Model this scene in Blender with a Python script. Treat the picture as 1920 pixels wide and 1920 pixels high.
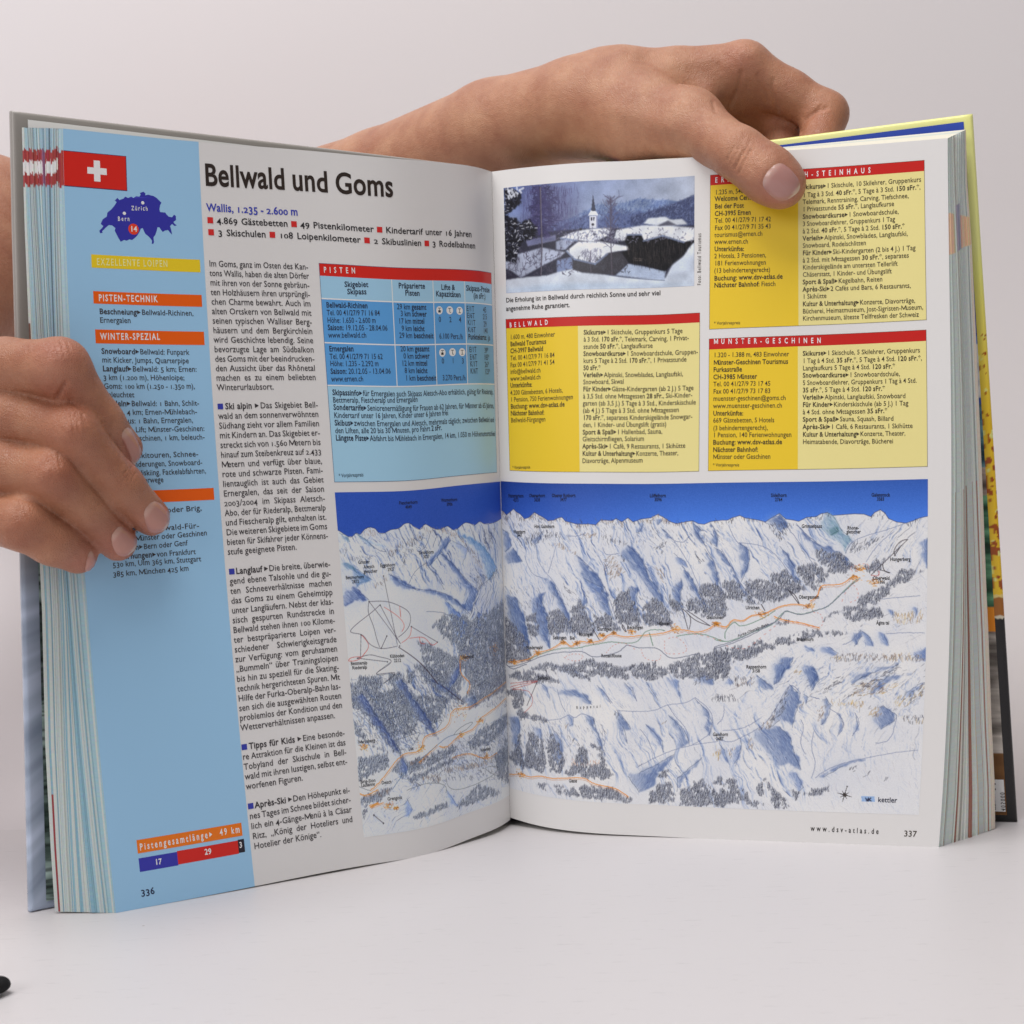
import bpy, math, random
import numpy as np
from mathutils import Matrix, Vector
from mathutils.bvhtree import BVHTree

for o in list(bpy.data.objects):
    bpy.data.objects.remove(o)
sc = bpy.context.scene
COL = sc.collection
random.seed(7)
RNG = np.random.default_rng(11)

# ------------------------------------------------------------------ camera
# Camera axes (x right, y down, d forward) are used as the measuring frame; FR turns them into the
# world frame, whose z is up and whose z = 0 is the table top.
F = 2900.0
TB, TC, TY = -0.0293, -0.0293, 0.15773           # table: y = TB*x + TC*d + TY
_n = Vector((TB, -1.0, TC)); _h = TY / _n.length
_n.normalize()
_fy = Vector((0, 0, 1)) - _n * _n.z; _fy.normalize()
_fx = _fy.cross(_n)
FR = np.array([list(_fx), list(_fy), list(_n)])
CAM_Z = _h


def wor(p):
    p = np.asarray(p, float).reshape(-1, 3)
    return p @ FR.T + np.array([0, 0, CAM_Z])


def at(px, py, d):
    px, py, d = np.broadcast_arrays(np.asarray(px, float), np.asarray(py, float), np.asarray(d, float))
    return np.stack([(px - 960) / F * d, (py - 960) / F * d, d], -1)


cam = bpy.data.cameras.new("camera")
cam.sensor_width = 36; cam.lens = F * 36 / 1920; cam.clip_start = 0.02; cam.clip_end = 50
cam.dof.use_dof = True; cam.dof.focus_distance = 0.62; cam.dof.aperture_fstop = 30
co = bpy.data.objects.new("camera", cam); COL.objects.link(co)
r_, u_, b_ = FR @ np.array([1, 0, 0]), FR @ np.array([0, -1, 0]), FR @ np.array([0, 0, -1])
co.matrix_world = Matrix(((r_[0], u_[0], b_[0], 0), (r_[1], u_[1], b_[1], 0), (r_[2], u_[2], b_[2], CAM_Z), (0, 0, 0, 1)))
sc.camera = co

# ------------------------------------------------------------------ light
w = bpy.data.worlds.new("World"); sc.world = w; w.use_nodes = True
bg = w.node_tree.nodes["Background"]
bg.inputs[0].default_value = (1.0, 0.965, 0.985, 1); bg.inputs[1].default_value = 0.235


def area(name, loc, target, sx, sy, power, col):
    l = bpy.data.lights.new(name, "AREA"); l.shape = "RECTANGLE"; l.size = sx; l.size_y = sy
    l.energy = power; l.color = col
    o = bpy.data.objects.new(name, l); COL.objects.link(o); o.location = loc
    d = Vector(target) - Vector(loc); o.rotation_euler = d.to_track_quat("-Z", "Y").to_euler()
    return o


area("softbox_overhead", (-0.32, 0.24, 1.48), (0.0, 0.60, 0.08), 1.0, 0.8, 18.0, (1.0, 0.975, 0.955))
area("softbox_front", (-1.25, -0.9, 1.0), (0.05, 0.65, 0.1), 1.0, 1.0, 10.5, (1.0, 0.975, 0.96))

sc.view_settings.view_transform = "Standard"; sc.view_settings.look = "None"
sc.view_settings.exposure = 0.0; sc.view_settings.gamma = 1.0
try:
    sc.view_settings.use_curve_mapping = False
except Exception:
    pass
sc.cycles.max_bounces = 6; sc.cycles.diffuse_bounces = 4; sc.cycles.use_denoising = True


# ------------------------------------------------------------------ helpers
def s2l(c):
    c = np.asarray(c, float) / 255.0
    return np.where(c <= 0.04045, c / 12.92, ((c + 0.055) / 1.055) ** 2.4)


WHITE = {"L": s2l((188, 180, 178)), "R": s2l((208, 206, 207)), "N": s2l((208, 204, 203))}
PAPER = 0.78


def ink(c, side):
    """photographed colour of a print -> reflectance of the ink, by the paper white beside it"""
    return np.clip(s2l(c) / WHITE[side] * PAPER, 0.006, 0.86)


def link(name, me, parent=None, mats=()):
    o = bpy.data.objects.new(name, me); COL.objects.link(o)
    for m in mats:
        me.materials.append(m)
    if parent is not None:
        o.parent = parent
    return o


def mesh_np(name, v, faces_loops, counts, col=None, smooth=True):
    """mesh from numpy arrays; faces_loops flat vertex indices, counts loop count per face"""
    me = bpy.data.meshes.new(name)
    nv, nf = len(v), len(counts)
    me.vertices.add(nv); me.vertices.foreach_set("co", np.asarray(v, np.float32).ravel())
    me.loops.add(len(faces_loops)); me.loops.foreach_set("vertex_index", np.asarray(faces_loops, np.int32))
    me.polygons.add(nf)
    st = np.concatenate([[0], np.cumsum(counts)[:-1]]).astype(np.int32)
    me.polygons.foreach_set("loop_start", st)
    try:
        me.polygons.foreach_set("loop_total", np.asarray(counts, np.int32))
    except Exception:
        pass
    me.polygons.foreach_set("use_smooth", np.full(nf, smooth))
    me.update(calc_edges=True)
    if col is not None:
        a = me.color_attributes.new("Col", "FLOAT_COLOR", "POINT")
        c4 = np.ones((nv, 4), np.float32); c4[:, :3] = col
        a.data.foreach_set("color", c4.ravel())
    me.validate()
    return me


def grid_faces(nu, nv, flip=False, base=0):
    i, j = np.meshgrid(np.arange(nu - 1), np.arange(nv - 1), indexing="ij")
    a = (i * nv + j).ravel()
    q = np.stack([a, a + nv, a + nv + 1, a + 1], -1)
    if flip:
        q = q[:, ::-1]
    return q + base


def grid_mesh(name, P, col=None, flip=False):
    nu, nv = P.shape[:2]
    q = grid_faces(nu, nv, flip)
    return mesh_np(name, wor(P.reshape(-1, 3)), q.ravel(), np.full(len(q), 4), None if col is None else col.reshape(-1, 3))


class MB:
    """collects printed shapes and other pieces into ONE mesh"""
    def __init__(s):
        s.v, s.c, s.f, s.n, s.k = [], [], [], [], 0

    def add(s, v, faces, col):
        v = np.asarray(v, float).reshape(-1, 3)
        faces = [np.asarray(faces)] if isinstance(faces, np.ndarray) else faces
        for fa in faces:
            s.f.append((fa + s.k).ravel()); s.n.append(np.full(len(fa), fa.shape[1]))
        s.v.append(v); s.c.append(np.broadcast_to(np.asarray(col, float), (len(v), 3))); s.k += len(v)

    def build(s, name, mat, parent=None):
        me = mesh_np(name, wor(np.concatenate(s.v)), np.concatenate(s.f), np.concatenate(s.n), np.concatenate(s.c))
        return link(name, me, parent, [mat])


def nodes(name):
    m = bpy.data.materials.new(name); m.use_nodes = True
    nt = m.node_tree
    return m, nt, nt.nodes["Principled BSDF"]


def nd(nt, typ, **kw):
    n = nt.nodes.new(typ)
    for k, v in kw.items():
        if k in ("noise_dimensions", "operation", "blend_type", "data_type", "feature", "distance", "attribute_name", "musgrave_dimensions"):
            setattr(n, k, v)
        else:
            n.inputs[k.replace("_", " ")].default_value = v
    return n


def col_mat(name, rough, spec=0.5, bump=0.0, scale=900.0, coat=0.0):
    m, nt, p = nodes(name)
    a = nd(nt, "ShaderNodeAttribute", attribute_name="Col")
    nt.links.new(a.outputs["Color"], p.inputs["Base Color"])
    p.inputs["Roughness"].default_value = rough
    p.inputs["Specular IOR Level"].default_value = spec
    p.inputs["Coat Weight"].default_value = coat
    p.inputs["Coat Roughness"].default_value = 0.12
    if bump:
        tc = nd(nt, "ShaderNodeTexCoord")
        nz = nd(nt, "ShaderNodeTexNoise", Scale=scale, Detail=3.0)
        bp = nd(nt, "ShaderNodeBump", Strength=bump, Distance=0.0002)
        nt.links.new(tc.outputs["Object"], nz.inputs["Vector"]); nt.links.new(nz.outputs["Fac"], bp.inputs["Height"])
        nt.links.new(bp.outputs["Normal"], p.inputs["Normal"])
    return m


M_PRINT = col_mat("coated_paper_print", 0.33, 0.28, 0.10, 26.0)
M_EDGE = col_mat("cut_paper_edges", 0.75, 0.25, 0.15, 700.0)
M_COVER = col_mat("laminated_board", 0.24, 0.36, 0.10, 160.0, 0.12)
M_END = col_mat("endpaper", 0.5, 0.4)


def vnoise(shape, cell, seed, octaves=3):
    r = np.random.default_rng(seed); out = np.zeros(shape); amp, tot = 1.0, 0.0
    for k in range(octaves):
        c = max(cell / 2 ** k, 1.0)
        gy, gx = int(shape[0] / c) + 3, int(shape[1] / c) + 3
        g = r.random((gy, gx))
        y = np.arange(shape[0]) / c; x = np.arange(shape[1]) / c
        yi, xi = y.astype(int), x.astype(int)
        fy, fx = (y - yi)[:, None], (x - xi)[None]
        fy, fx = fy * fy * (3 - 2 * fy), fx * fx * (3 - 2 * fx)
        a = g[yi][:, xi] * (1 - fx) + g[yi][:, xi + 1] * fx
        b = g[yi + 1][:, xi] * (1 - fx) + g[yi + 1][:, xi + 1] * fx
        out += amp * (a * (1 - fy) + b * fy); tot += amp; amp *= 0.5
    return out / tot


def tag(o, label=None, cat=None, group=None, kind=None):
    if label: o["label"] = label
    if cat: o["category"] = cat
    if group: o["group"] = group
    if kind: o["kind"] = kind
    return o


# ------------------------------------------------------------------ setting: table and backdrop
def table_point(x, d):
    return np.stack([x, TB * x + TC * d + TY, d], -1)


def smooth_white(name, c1, c2, rough, streak):
    m, nt, p = nodes(name)
    tc = nd(nt, "ShaderNodeTexCoord")
    mp = nd(nt, "ShaderNodeMapping"); mp.inputs["Scale"].default_value = (9, 46, 9); mp.inputs["Rotation"].default_value = (0, 0, 0.35)
    nz = nd(nt, "ShaderNodeTexNoise", Scale=9.0, Detail=6.0, Roughness=0.7)
    nt.links.new(tc.outputs["Object"], mp.inputs["Vector"]); nt.links.new(mp.outputs["Vector"], nz.inputs["Vector"])
    rp = nd(nt, "ShaderNodeValToRGB"); e = rp.color_ramp.elements
    e[0].position = 0.33; e[0].color = (*[x * 0.80 for x in c1], 1); e[1].position = 0.41; e[1].color = (*c1, 1)
    nt.links.new(nz.outputs["Fac"], rp.inputs["Fac"])
    big = nd(nt, "ShaderNodeTexNoise", Scale=2.2, Detail=2.0)
    nt.links.new(tc.outputs["Object"], big.inputs["Vector"])
    mx = nd(nt, "ShaderNodeMix", data_type="RGBA"); mx.inputs[6].default_value = (*c1, 1); mx.inputs[7].default_value = (*c2, 1)
    nt.links.new(big.outputs["Fac"], mx.inputs[0])
    out = mx.outputs[2]
    if streak:
        m2 = nd(nt, "ShaderNodeMix", data_type="RGBA", blend_type="MULTIPLY"); m2.inputs[0].default_value = streak
        nt.links.new(mx.outputs[2], m2.inputs[6]); nt.links.new(rp.outputs["Color"], m2.inputs[7])
        # a few specks of dirt
        vo = nd(nt, "ShaderNodeTexVoronoi", Scale=38.0)
        nt.links.new(tc.outputs["Object"], vo.inputs["Vector"])
        wn = nd(nt, "ShaderNodeTexWhiteNoise"); nt.links.new(vo.outputs["Color"], wn.inputs["Vector"])
        th = nd(nt, "ShaderNodeMath", operation="MULTIPLY"); th.inputs[1].default_value = 0.034
        nt.links.new(wn.outputs["Value"], th.inputs[0])
        s1 = nd(nt, "ShaderNodeMath", operation="SUBTRACT"); s1.inputs[1].default_value = 0.012
        nt.links.new(th.outputs[0], s1.inputs[0])
        lt = nd(nt, "ShaderNodeMath", operation="LESS_THAN")
        nt.links.new(vo.outputs["Distance"], lt.inputs[0]); nt.links.new(s1.outputs[0], lt.inputs[1])
        m3 = nd(nt, "ShaderNodeMix", data_type="RGBA"); m3.inputs[7].default_value = (0.34, 0.29, 0.24, 1)
        sf = nd(nt, "ShaderNodeMath", operation="MULTIPLY"); sf.inputs[1].default_value = 0.6
        nt.links.new(lt.outputs[0], sf.inputs[0]); nt.links.new(sf.outputs[0], m3.inputs[0])
        nt.links.new(m2.outputs[2], m3.inputs[6]); out = m3.outputs[2]
        bp = nd(nt, "ShaderNodeBump", Strength=0.12, Distance=0.0003)
        nt.links.new(nz.outputs["Fac"], bp.inputs["Height"]); nt.links.new(bp.outputs["Normal"], p.inputs["Normal"])
    nt.links.new(out, p.inputs["Base Color"]); p.inputs["Roughness"].default_value = rough
    p.inputs["Specular IOR Level"].default_value = 0.4
    return m


M_TABLE = smooth_white("white_laminate", (0.785, 0.765, 0.775), (0.755, 0.737, 0.745), 0.42, 0.55)
M_WALL = smooth_white("matt_white_backdrop", (0.74, 0.706, 0.726), (0.715, 0.685, 0.698), 0.6, 0.0)

TFAR = 0.70                      # the flat top ends here and the paper sweep starts
mb = MB()
xs = np.linspace(-1.5, 1.5, 13); ds = np.linspace(-0.25, TFAR, 8)
X, D = np.meshgrid(xs, ds, indexing="ij")
top = table_point(X, D)
up = np.array([TB, -1.0, TC]); up /= np.linalg.norm(up)
mb.add(top, grid_faces(13, 8), (0.7, 0.7, 0.7))
mb.add(top - up * 0.03, grid_faces(13, 8, True), (0.7, 0.7, 0.7))
table = mb.build("table", M_TABLE)
tag(table, "plain white laminate table top with faint scratches under the standing book", "table", kind="structure")

mb = MB()
fw = np.array([0, 0, 1.0]) - up * up[2]; fw /= np.linalg.norm(fw)
prof = []
R = 0.32
for a in np.linspace(0, math.pi / 2, 14):
    prof.append((R * math.sin(a), R * (1 - math.cos(a))))
prof.append((R, 2.6))
xs = np.linspace(-1.9, 1.9, 9)
P = np.zeros((9, len(prof), 3))
for i, x in enumerate(xs):
    base = table_point(np.array(x), np.array(TFAR + 0.0005))
    for j, (f, h) in enumerate(prof):
        P[i, j] = base + fw * f + up * (h - 0.0005 if j == 0 else h)
mb.add(P, grid_faces(9, len(prof)), (0.7, 0.7, 0.7))
wall = mb.build("backdrop", M_WALL)
tag(wall, "pale pinkish grey paper sweep rising behind the table", "backdrop", kind="structure")


# ------------------------------------------------------------------ the two open pages as bent sheets
class Spl:
    """natural cubic spline through the columns of y at knots x"""
    def __init__(s, x, y):
        s.x = np.asarray(x, float); y = np.asarray(y, float); s.y = y
        n = len(s.x); h = np.diff(s.x)
        A = np.zeros((n, n)); r = np.zeros((n,) + y.shape[1:]); A[0, 0] = A[-1, -1] = 1
        for i in range(1, n - 1):
            A[i, i - 1], A[i, i], A[i, i + 1] = h[i - 1], 2 * (h[i - 1] + h[i]), h[i]
            r[i] = 6 * ((y[i + 1] - y[i]) / h[i] - (y[i] - y[i - 1]) / h[i - 1])
        s.m = np.linalg.solve(A, r)

    def __call__(s, q):
        q = np.clip(np.asarray(q, float), s.x[0], s.x[-1]); sh = q.shape; q = q.ravel()
        i = np.clip(np.searchsorted(s.x, q) - 1, 0, len(s.x) - 2)
        h = (s.x[i + 1] - s.x[i])[:, None]; a = (s.x[i + 1] - q)[:, None] / h; b = 1 - a
        o = a * s.y[i] + b * s.y[i + 1] + ((a ** 3 - a) * s.m[i] + (b ** 3 - b) * s.m[i + 1]) * h * h / 6
        return o.reshape(sh + (s.y.shape[1],))


class Page:
    """u = mm along the sheet from the gutter, v = mm down from its top edge"""
    H = 285.0

    def __init__(s, side, cols, peak):
        s.side, s.peak = side, peak
        cols = np.array(cols, float)          # top x, top y, bottom x, bottom y, depth, bow
        mid = at((cols[:, 0] + cols[:, 2]) / 2, (cols[:, 1] + cols[:, 3]) / 2, cols[:, 4])
        k = np.concatenate([[0], np.cumsum(np.linalg.norm(np.diff(mid, axis=0), axis=1))])
        sp = Spl(k, cols)
        q = np.linspace(0, k[-1], 1200); c = sp(q)
        m = at((c[:, 0] + c[:, 2]) / 2, (c[:, 1] + c[:, 3]) / 2, c[:, 4])
        # arc length in the horizontal section
        L = np.concatenate([[0], np.cumsum(np.hypot(np.diff(m[:, 0]), np.diff(m[:, 2])))]) * 1000
        s.W = L[-1]; s.tab_u = np.linspace(0, s.W, 1500)
        s.tab = sp(np.interp(s.tab_u, L, q))

    def row(s, u):
        return np.stack([np.interp(u, s.tab_u, s.tab[:, k]) for k in range(6)], -1)

    def pix(s, u, v):
        c = s.row(u); t = np.asarray(v, float) / s.H
        e = math.log(0.5) / math.log(s.peak); tt = np.clip(t, 0, 1) ** e
        bow = c[..., 5] * 4 * tt * (1 - tt)
        return c[..., 0] + (c[..., 2] - c[..., 0]) * t + bow, c[..., 1] + (c[..., 3] - c[..., 1]) * t, c[..., 4]

    def pos0(s, u, v):
        return at(*s.pix(np.asarray(u, float), np.asarray(v, float)))

    def pos(s, u, v, lift=0.0):
        """lift in mm towards the reader"""
        u, v = np.broadcast_arrays(np.asarray(u, float), np.asarray(v, float))
        e = 0.4
        du = s.pos0(np.minimum(u + e, s.W), v) - s.pos0(np.maximum(u - e, 0), v); dv = s.pos0(u, v + e) - s.pos0(u, v - e)
        n = np.cross(du, dv); n /= np.linalg.norm(n, axis=-1, keepdims=True) + 1e-12
        n *= np.where(n[..., 2:3] > 0, -1, 1)
        return s.pos0(u, v) + n * (np.asarray(lift)[..., None] * 0.001)

    def inv(s, px, py):
        """photo measurement -> (u, v) on the sheet"""
        px, py = np.broadcast_arrays(np.asarray(px, float), np.asarray(py, float)); sh = px.shape
        us = s.tab_u[None]; c = s.tab[None]
        P, Q = px.ravel()[:, None], py.ravel()[:, None]
        out_u = np.zeros(len(P)); out_v = np.zeros(len(P))
        for a in range(0, len(P), 400):
            p, q = P[a:a + 400], Q[a:a + 400]
            t = (q - c[..., 1]) / (c[..., 3] - c[..., 1])
            e = math.log(0.5) / math.log(s.peak); tt = np.clip(t, 0, 1) ** e
            x = c[..., 0] + (c[..., 2] - c[..., 0]) * t + c[..., 5] * 4 * tt * (1 - tt) - p
            sg = 1 if s.side == "R" else -1
            x = x * sg
            i = np.clip((x < 0).sum(1), 1, x.shape[1] - 1)
            r = np.arange(len(i)); x0, x1 = x[r, i - 1], x[r, i]
            f = np.where(np.abs(x1 - x0) > 1e-9, -x0 / (x1 - x0 + 1e-12), 0)
            f = np.clip(f, -40, 40)
            uu = s.tab_u[i - 1] + f * (s.tab_u[1] - s.tab_u[0]); out_u[a:a + 400] = uu
            cc = s.row(np.clip(uu, 0, s.W)); out_v[a:a + 400] = (q[:, 0] - cc[:, 1]) / (cc[:, 3] - cc[:, 1]) * s.H
        return out_u.reshape(sh), out_v.reshape(sh)


PL = Page("L", [(922, 322, 957, 1537, .680, -1), (891, 313, 933, 1552, .6667, -1.5), (829, 305, 881, 1573, .652, -3),
                (735, 297, 808, 1600, .635, -4), (584, 283, 687, 1622, .6163, -5.5), (362, 265, 467, 1664, .589, -11),
                (118, 241, 217, 1712, .561, -16)], 0.48)
PR = Page("R", [(922, 322, 957, 1533, .680, -1), (960, 317, 990, 1543, .674, 0), (1007, 312, 1030, 1552, .667, 1),
                (1117, 304, 1125, 1563, .657, 2), (1226, 300, 1226, 1568, .6512, 2.5), (1333, 292, 1318, 1573, .646, 3),
                (1550, 277, 1540, 1583, .633, 9), (1777, 259, 1760, 1591, .6205, 16)], 0.60)
PG = {"L": PL, "R": PR}

book = bpy.data.objects.new("open_book", None); COL.objects.link(book)
tag(book, "open hardcover ski atlas standing upright on the table with a printed double page", "book")


def part(name, parent, label=None):
    o = bpy.data.objects.new(name, None)
    return o


def sheet(P, name):
    """one leaf with its real thickness"""
    u = np.unique(np.concatenate([np.linspace(0, 30, 46), np.linspace(30, P.W, 110)])); v = np.linspace(0, P.H, 90)
    U, V = np.meshgrid(u, v, indexing="ij")
    mb = MB(); c = np.array([PAPER, PAPER * 0.985, PAPER * 0.975])
    fl = P.side == "L"
    mb.add(P.pos(U, V, np.zeros_like(U)), grid_faces(len(u), len(v), fl), c)
    mb.add(P.pos(U, V, np.full_like(U, -0.12)), grid_faces(len(u), len(v), not fl), c)
    return mb.build(name, M_PRINT, book)


page_l = sheet(PL, "page"); tag(page_l, "page 336 with the blue margin column and headline")
page_r = sheet(PR, "page"); tag(page_r, "page 337 with three yellow boxes and a village photograph")


# ------------------------------------------------------------------ page blocks
def lerp_px(pts, y):
    pts = np.array(pts, float)
    return np.interp(y, pts[:, 1], pts[:, 0]), np.interp(y, pts[:, 1], pts[:, 2])


def block(P, edge, sp_top, sp_bot, colfn, seed, nsheet):
    r = np.random.default_rng(seed)
    mb = MB(); left = P.side == "L"
    v = np.linspace(0, P.H, 600)
    front = P.pos(np.full_like(v, P.W), v, np.full_like(v, -0.15))
    e = np.array(edge, float)
    yb = np.linspace(e[0, 1], e[-1, 1], 600); xb, db = lerp_px(e, yb)
    back = at(xb, yb, db)
    # fore edge: columns are cut sheet edges, some painted dark as shadow gaps
    ts = np.sort(np.concatenate([[0], r.random(nsheet - 1) * 0.96 + 0.02, [1]]))
    cols, C = [], []
    for k in range(nsheet):
        j = r.normal(0, 0.00018) if 0 < k < nsheet - 1 else 0
        for t in (ts[k] + 1e-5, ts[k + 1] - 1e-5):
            wob = 0.010 * math.sin(5 * t + 1) * np.sin(v / P.H * math.pi) * t * (1 - t)
            p = front * (1 - t) + back * t
            p = p + np.array([(-1 if left else 1) * 0.8, 0, -0.6]) * j
            p[:, 0] += (-1 if left else 1) * wob
            cols.append(p); C.append(colfn(k, (ts[k] + ts[k + 1]) / 2, v / P.H, r))
    # same colour on both rails of one sheet
    for k in range(0, len(C), 2):
        C[k + 1] = C[k]
    A = np.array(cols); C = np.array(C)
    mb.add(A, grid_faces(A.shape[0], A.shape[1], left), C.reshape(-1, 3))
    # head, tail and back
    n = 60
    us = np.linspace(P.W, 0, n)
    for vv, q, s, fl in ((0.0, back[0], sp_top, not left), (P.H, back[-1], sp_bot, left)):
        f = P.pos(us, np.full(n, vv), np.full(n, -0.15)); t = np.linspace(0, 1, n)[:, None]
        b = at(*q_px(q)) * (1 - t) + at(*s) * t
        m = 14
        G = np.stack([f * (1 - k / (m - 1)) + b * (k / (m - 1)) for k in range(m)], 1)
        cc = np.stack([np.broadcast_to(ink((206, 200, 186) if r.random() < 0.6 else (186, 190, 184), "R"), (n, 3)) for k in range(m)], 1)
        mb.add(G, grid_faces(n, m, fl), cc.reshape(-1, 3))
    s0, s1 = at(*sp_top), at(*sp_bot)
    t = np.linspace(0, 1, 600)[:, None]
    G = np.stack([back, s0 * (1 - t) + s1 * t], 0)
    mb.add(G, grid_faces(2, 600, left), ink((200, 196, 190), "R"))
    o = mb.build("page_block", M_EDGE, book)
    for p in o.data.polygons:
        p.use_smooth = False
    return o


def q_px(p):
    return p[0] / p[2] * F + 960, p[1] / p[2] * F + 960, p[2]


LP = [(150, 186, 200), (176, 190, 190), (136, 176, 196), (160, 178, 182), (122, 160, 186), (184, 192, 188), (112, 148, 176),
      (168, 184, 190), (146, 182, 192)]


def left_cols(k, t, b, r):
    base = np.array(LP[r.integers(len(LP))], float) * (1 if r.random() > 0.18 else 0.74)  # occasional darker column paints the shadow gap between sheets
    low = np.array([(116, 170, 196), (176, 192, 194), (140, 186, 204), (188, 196, 192)][r.integers(4)], float)
    s = np.clip((b - 0.42) * 4, 0, 1)[:, None]
    c = base * (1 - s) + low * s
    y = 241 + b * 1471 + (1 - t) * 0 - 5 * t + 4 + r.normal(0, 3.0)
    red = np.array([176, 44, 44]) + r.normal(0, 9, 3); white = np.array([206, 202, 204]) + r.normal(0, 5, 3)
    fl = (y > 283) & (y < 350); c[fl] = red
    if t > 0.13:
        c[(y > 305) & (y < 328)] = white
    if 0.44 < t < 0.5:
        c[fl] = (130, 70, 110)
    if 0.90 < t < 0.93:
        c[(b > 0.85)] = (170, 40, 48)
    if t > 0.97:
        c[(b > 0.25) & (b < 0.55)] = (120, 70, 60)
    c = c * .62 + c.mean(1, keepdims=True) * .32
    return ink(np.clip(c + r.normal(0, 2.5, c.shape), 0, 255), "R")


RP = [(206, 208, 203), (200, 205, 201), (212, 210, 204), (194, 200, 197), (210, 206, 198), (202, 207, 203), (184, 190, 188)]


def right_cols(k, t, b, r):
    c = np.tile(np.array(RP[r.integers(len(RP))], float) * (1 if r.random() > 0.18 else 0.76), (len(b), 1))  # now and then a column is dimmed to paint a shadow gap
    if t < 0.30:
        c = c * 0.5 + np.array([188, 199, 195]) * 0.5
    if r.random() < 0.08:
        c[b > 0.5] = (150, 104, 92)
    if 0.66 < t < 0.72:
        c[b > 0.33] = (214, 160, 60)
    if t > 0.93:
        c[:] = (206, 194, 180)
    tab = (b > 0.105 + 0.02 * t) & (b < 0.165)
    if t < 0.2 or t > 0.55:
        c[tab] = np.array([216, 178, 148]) + r.normal(0, 8, 3)
    elif t > 0.3:
        c[(b > 0.10) & (b < 0.165)] = np.array([164, 162, 176]) + r.normal(0, 12, 3)
    return ink(np.clip(c + r.normal(0, 2.5, c.shape), 0, 255), "R")


LB = [(41, 239, .5665), (46, 420, .566), (55, 640, .566), (72, 1000, .565), (79, 1150, .5645), (85, 1400, .5635), (95, 1590, .563), (103, 1709, .5625)]
RB = [(1811, 243, .632), (1813.5, 342, .6325), (1821.6, 451, .634), (1830, 630, .637), (1842, 908, .641), (1850, 1117, .644),
      (1853, 1180, .645), (1859, 1348, .6465), (1865, 1468, .648), (1866, 1553, .648)]
block(PL, LB, (890, 316, .688), (920, 1535, .688), left_cols, 3, 62)
block(PR, RB, (985, 322, .700), (1005, 1521, .700), right_cols, 5, 54)


# ------------------------------------------------------------------ hard covers
class Board:
    def __init__(s, st, ot, ob, sb):
        s.c = [at(*q) for q in (st, ot, ob, sb)]
        s.La = np.linalg.norm(s.c[1] - s.c[0]); s.Lb = np.linalg.norm(s.c[2] - s.c[1])
        n = np.cross(s.c[1] - s.c[0], s.c[3] - s.c[0]); n /= np.linalg.norm(n)
        s.n = n if n[2] > 0 else -n

    def pt(s, a, b, depth=0.0):
        a = np.asarray(a, float)[..., None]; b = np.asarray(b, float)[..., None]
        p = (s.c[0] * (1 - a) + s.c[1] * a) * (1 - b) + (s.c[3] * (1 - a) + s.c[2] * a) * b
        return p + s.n * np.asarray(depth, float)[..., None]


def board(B, th, r, colfn, name, flip, seed):
    rng = np.random.default_rng(seed)
    na, nb = 60, 420
    per = [(x, 0.0) for x in np.linspace(0, 1, na)[:-1]] + [(1.0, y) for y in np.linspace(0, 1, nb)[:-1]] + \
          [(x, 1.0) for x in np.linspace(1, 0, na)[:-1]] + [(0.0, y) for y in np.linspace(1, 0, nb)[:-1]]
    per = np.array(per); N = len(per)
    prof = [(r * (1 - math.sin(t)), r * (1 - math.cos(t))) for t in np.linspace(0, math.pi / 2, 6)]
    prof += [(r * (1 - math.cos(t)), th - r + r * math.sin(t)) for t in np.linspace(0, math.pi / 2, 5)]
    prof = [(0.012, 0.0), (0.006, 0.0), (0.0048, 0.0), (0.0036, 0.0), (0.0025, 0.0)] + prof; prof.append((0.012, th))
    wob = vnoise((N, 1), 60, seed + 1)[:, 0] - 0.5
    rows, cols = [], []
    for ins, dep in prof:
        a = per[:, 0] * (1 - 2 * ins / B.La) + ins / B.La; b = per[:, 1] * (1 - 2 * ins / B.Lb) + ins / B.Lb
        # knocked corners
        rows.append(B.pt(a, b, dep + wob * 0.0009))
        cols.append(colfn((1 - a) * B.La * 1000, b, a * B.La * 1000, min(b[0], 1), rng))
    mb = MB(); V = np.concatenate(rows); C = np.concatenate(cols)
    fs = []
    for k in range(len(prof) - 1):
        i = np.arange(N); j = (i + 1) % N
        q = np.stack([k * N + i, k * N + j, (k + 1) * N + j, (k + 1) * N + i], -1)
        fs.append(q[:, ::-1] if flip else q)
    mb.add(V, fs, C)
    ia = np.linspace(0.012 / B.La, 1 - 0.012 / B.La, 50); ib = np.linspace(0.012 / B.Lb, 1 - 0.012 / B.Lb, 120)
    U, W = np.meshgrid(ia, ib, indexing="ij")
    for dep, fl in ((0.0, flip), (th, not flip)):
        mb.add(B.pt(U, W, np.full_like(U, dep)), grid_faces(50, 120, fl), colfn(((1 - U) * B.La * 1000).ravel(), W.ravel(), (U * B.La * 1000).ravel(), 0, rng))
    return mb.build(name, M_COVER, book)


BL = Board((880, 309, .694), (22, 206, .5695), (57, 1711, .564), (915, 1535, .694))
BR = Board((1000, 319, .712), (1823, 212, .6365), (1907, 1542, .6577), (1010, 1516, .712))


def lcov(out, b, sp, _, rng):
    n = vnoise((len(b), 1), 9, 5)[:, 0][:, None]
    up = np.array([126, 117, 112.0]); lo = np.array([166, 176, 200.0]) * 0.62 + n * np.array([66, 62, 62])
    s = np.clip((b - 0.50) * 9, 0, 1)[:, None]
    return ink(up * (1 - s) + lo * s, "L")


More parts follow.
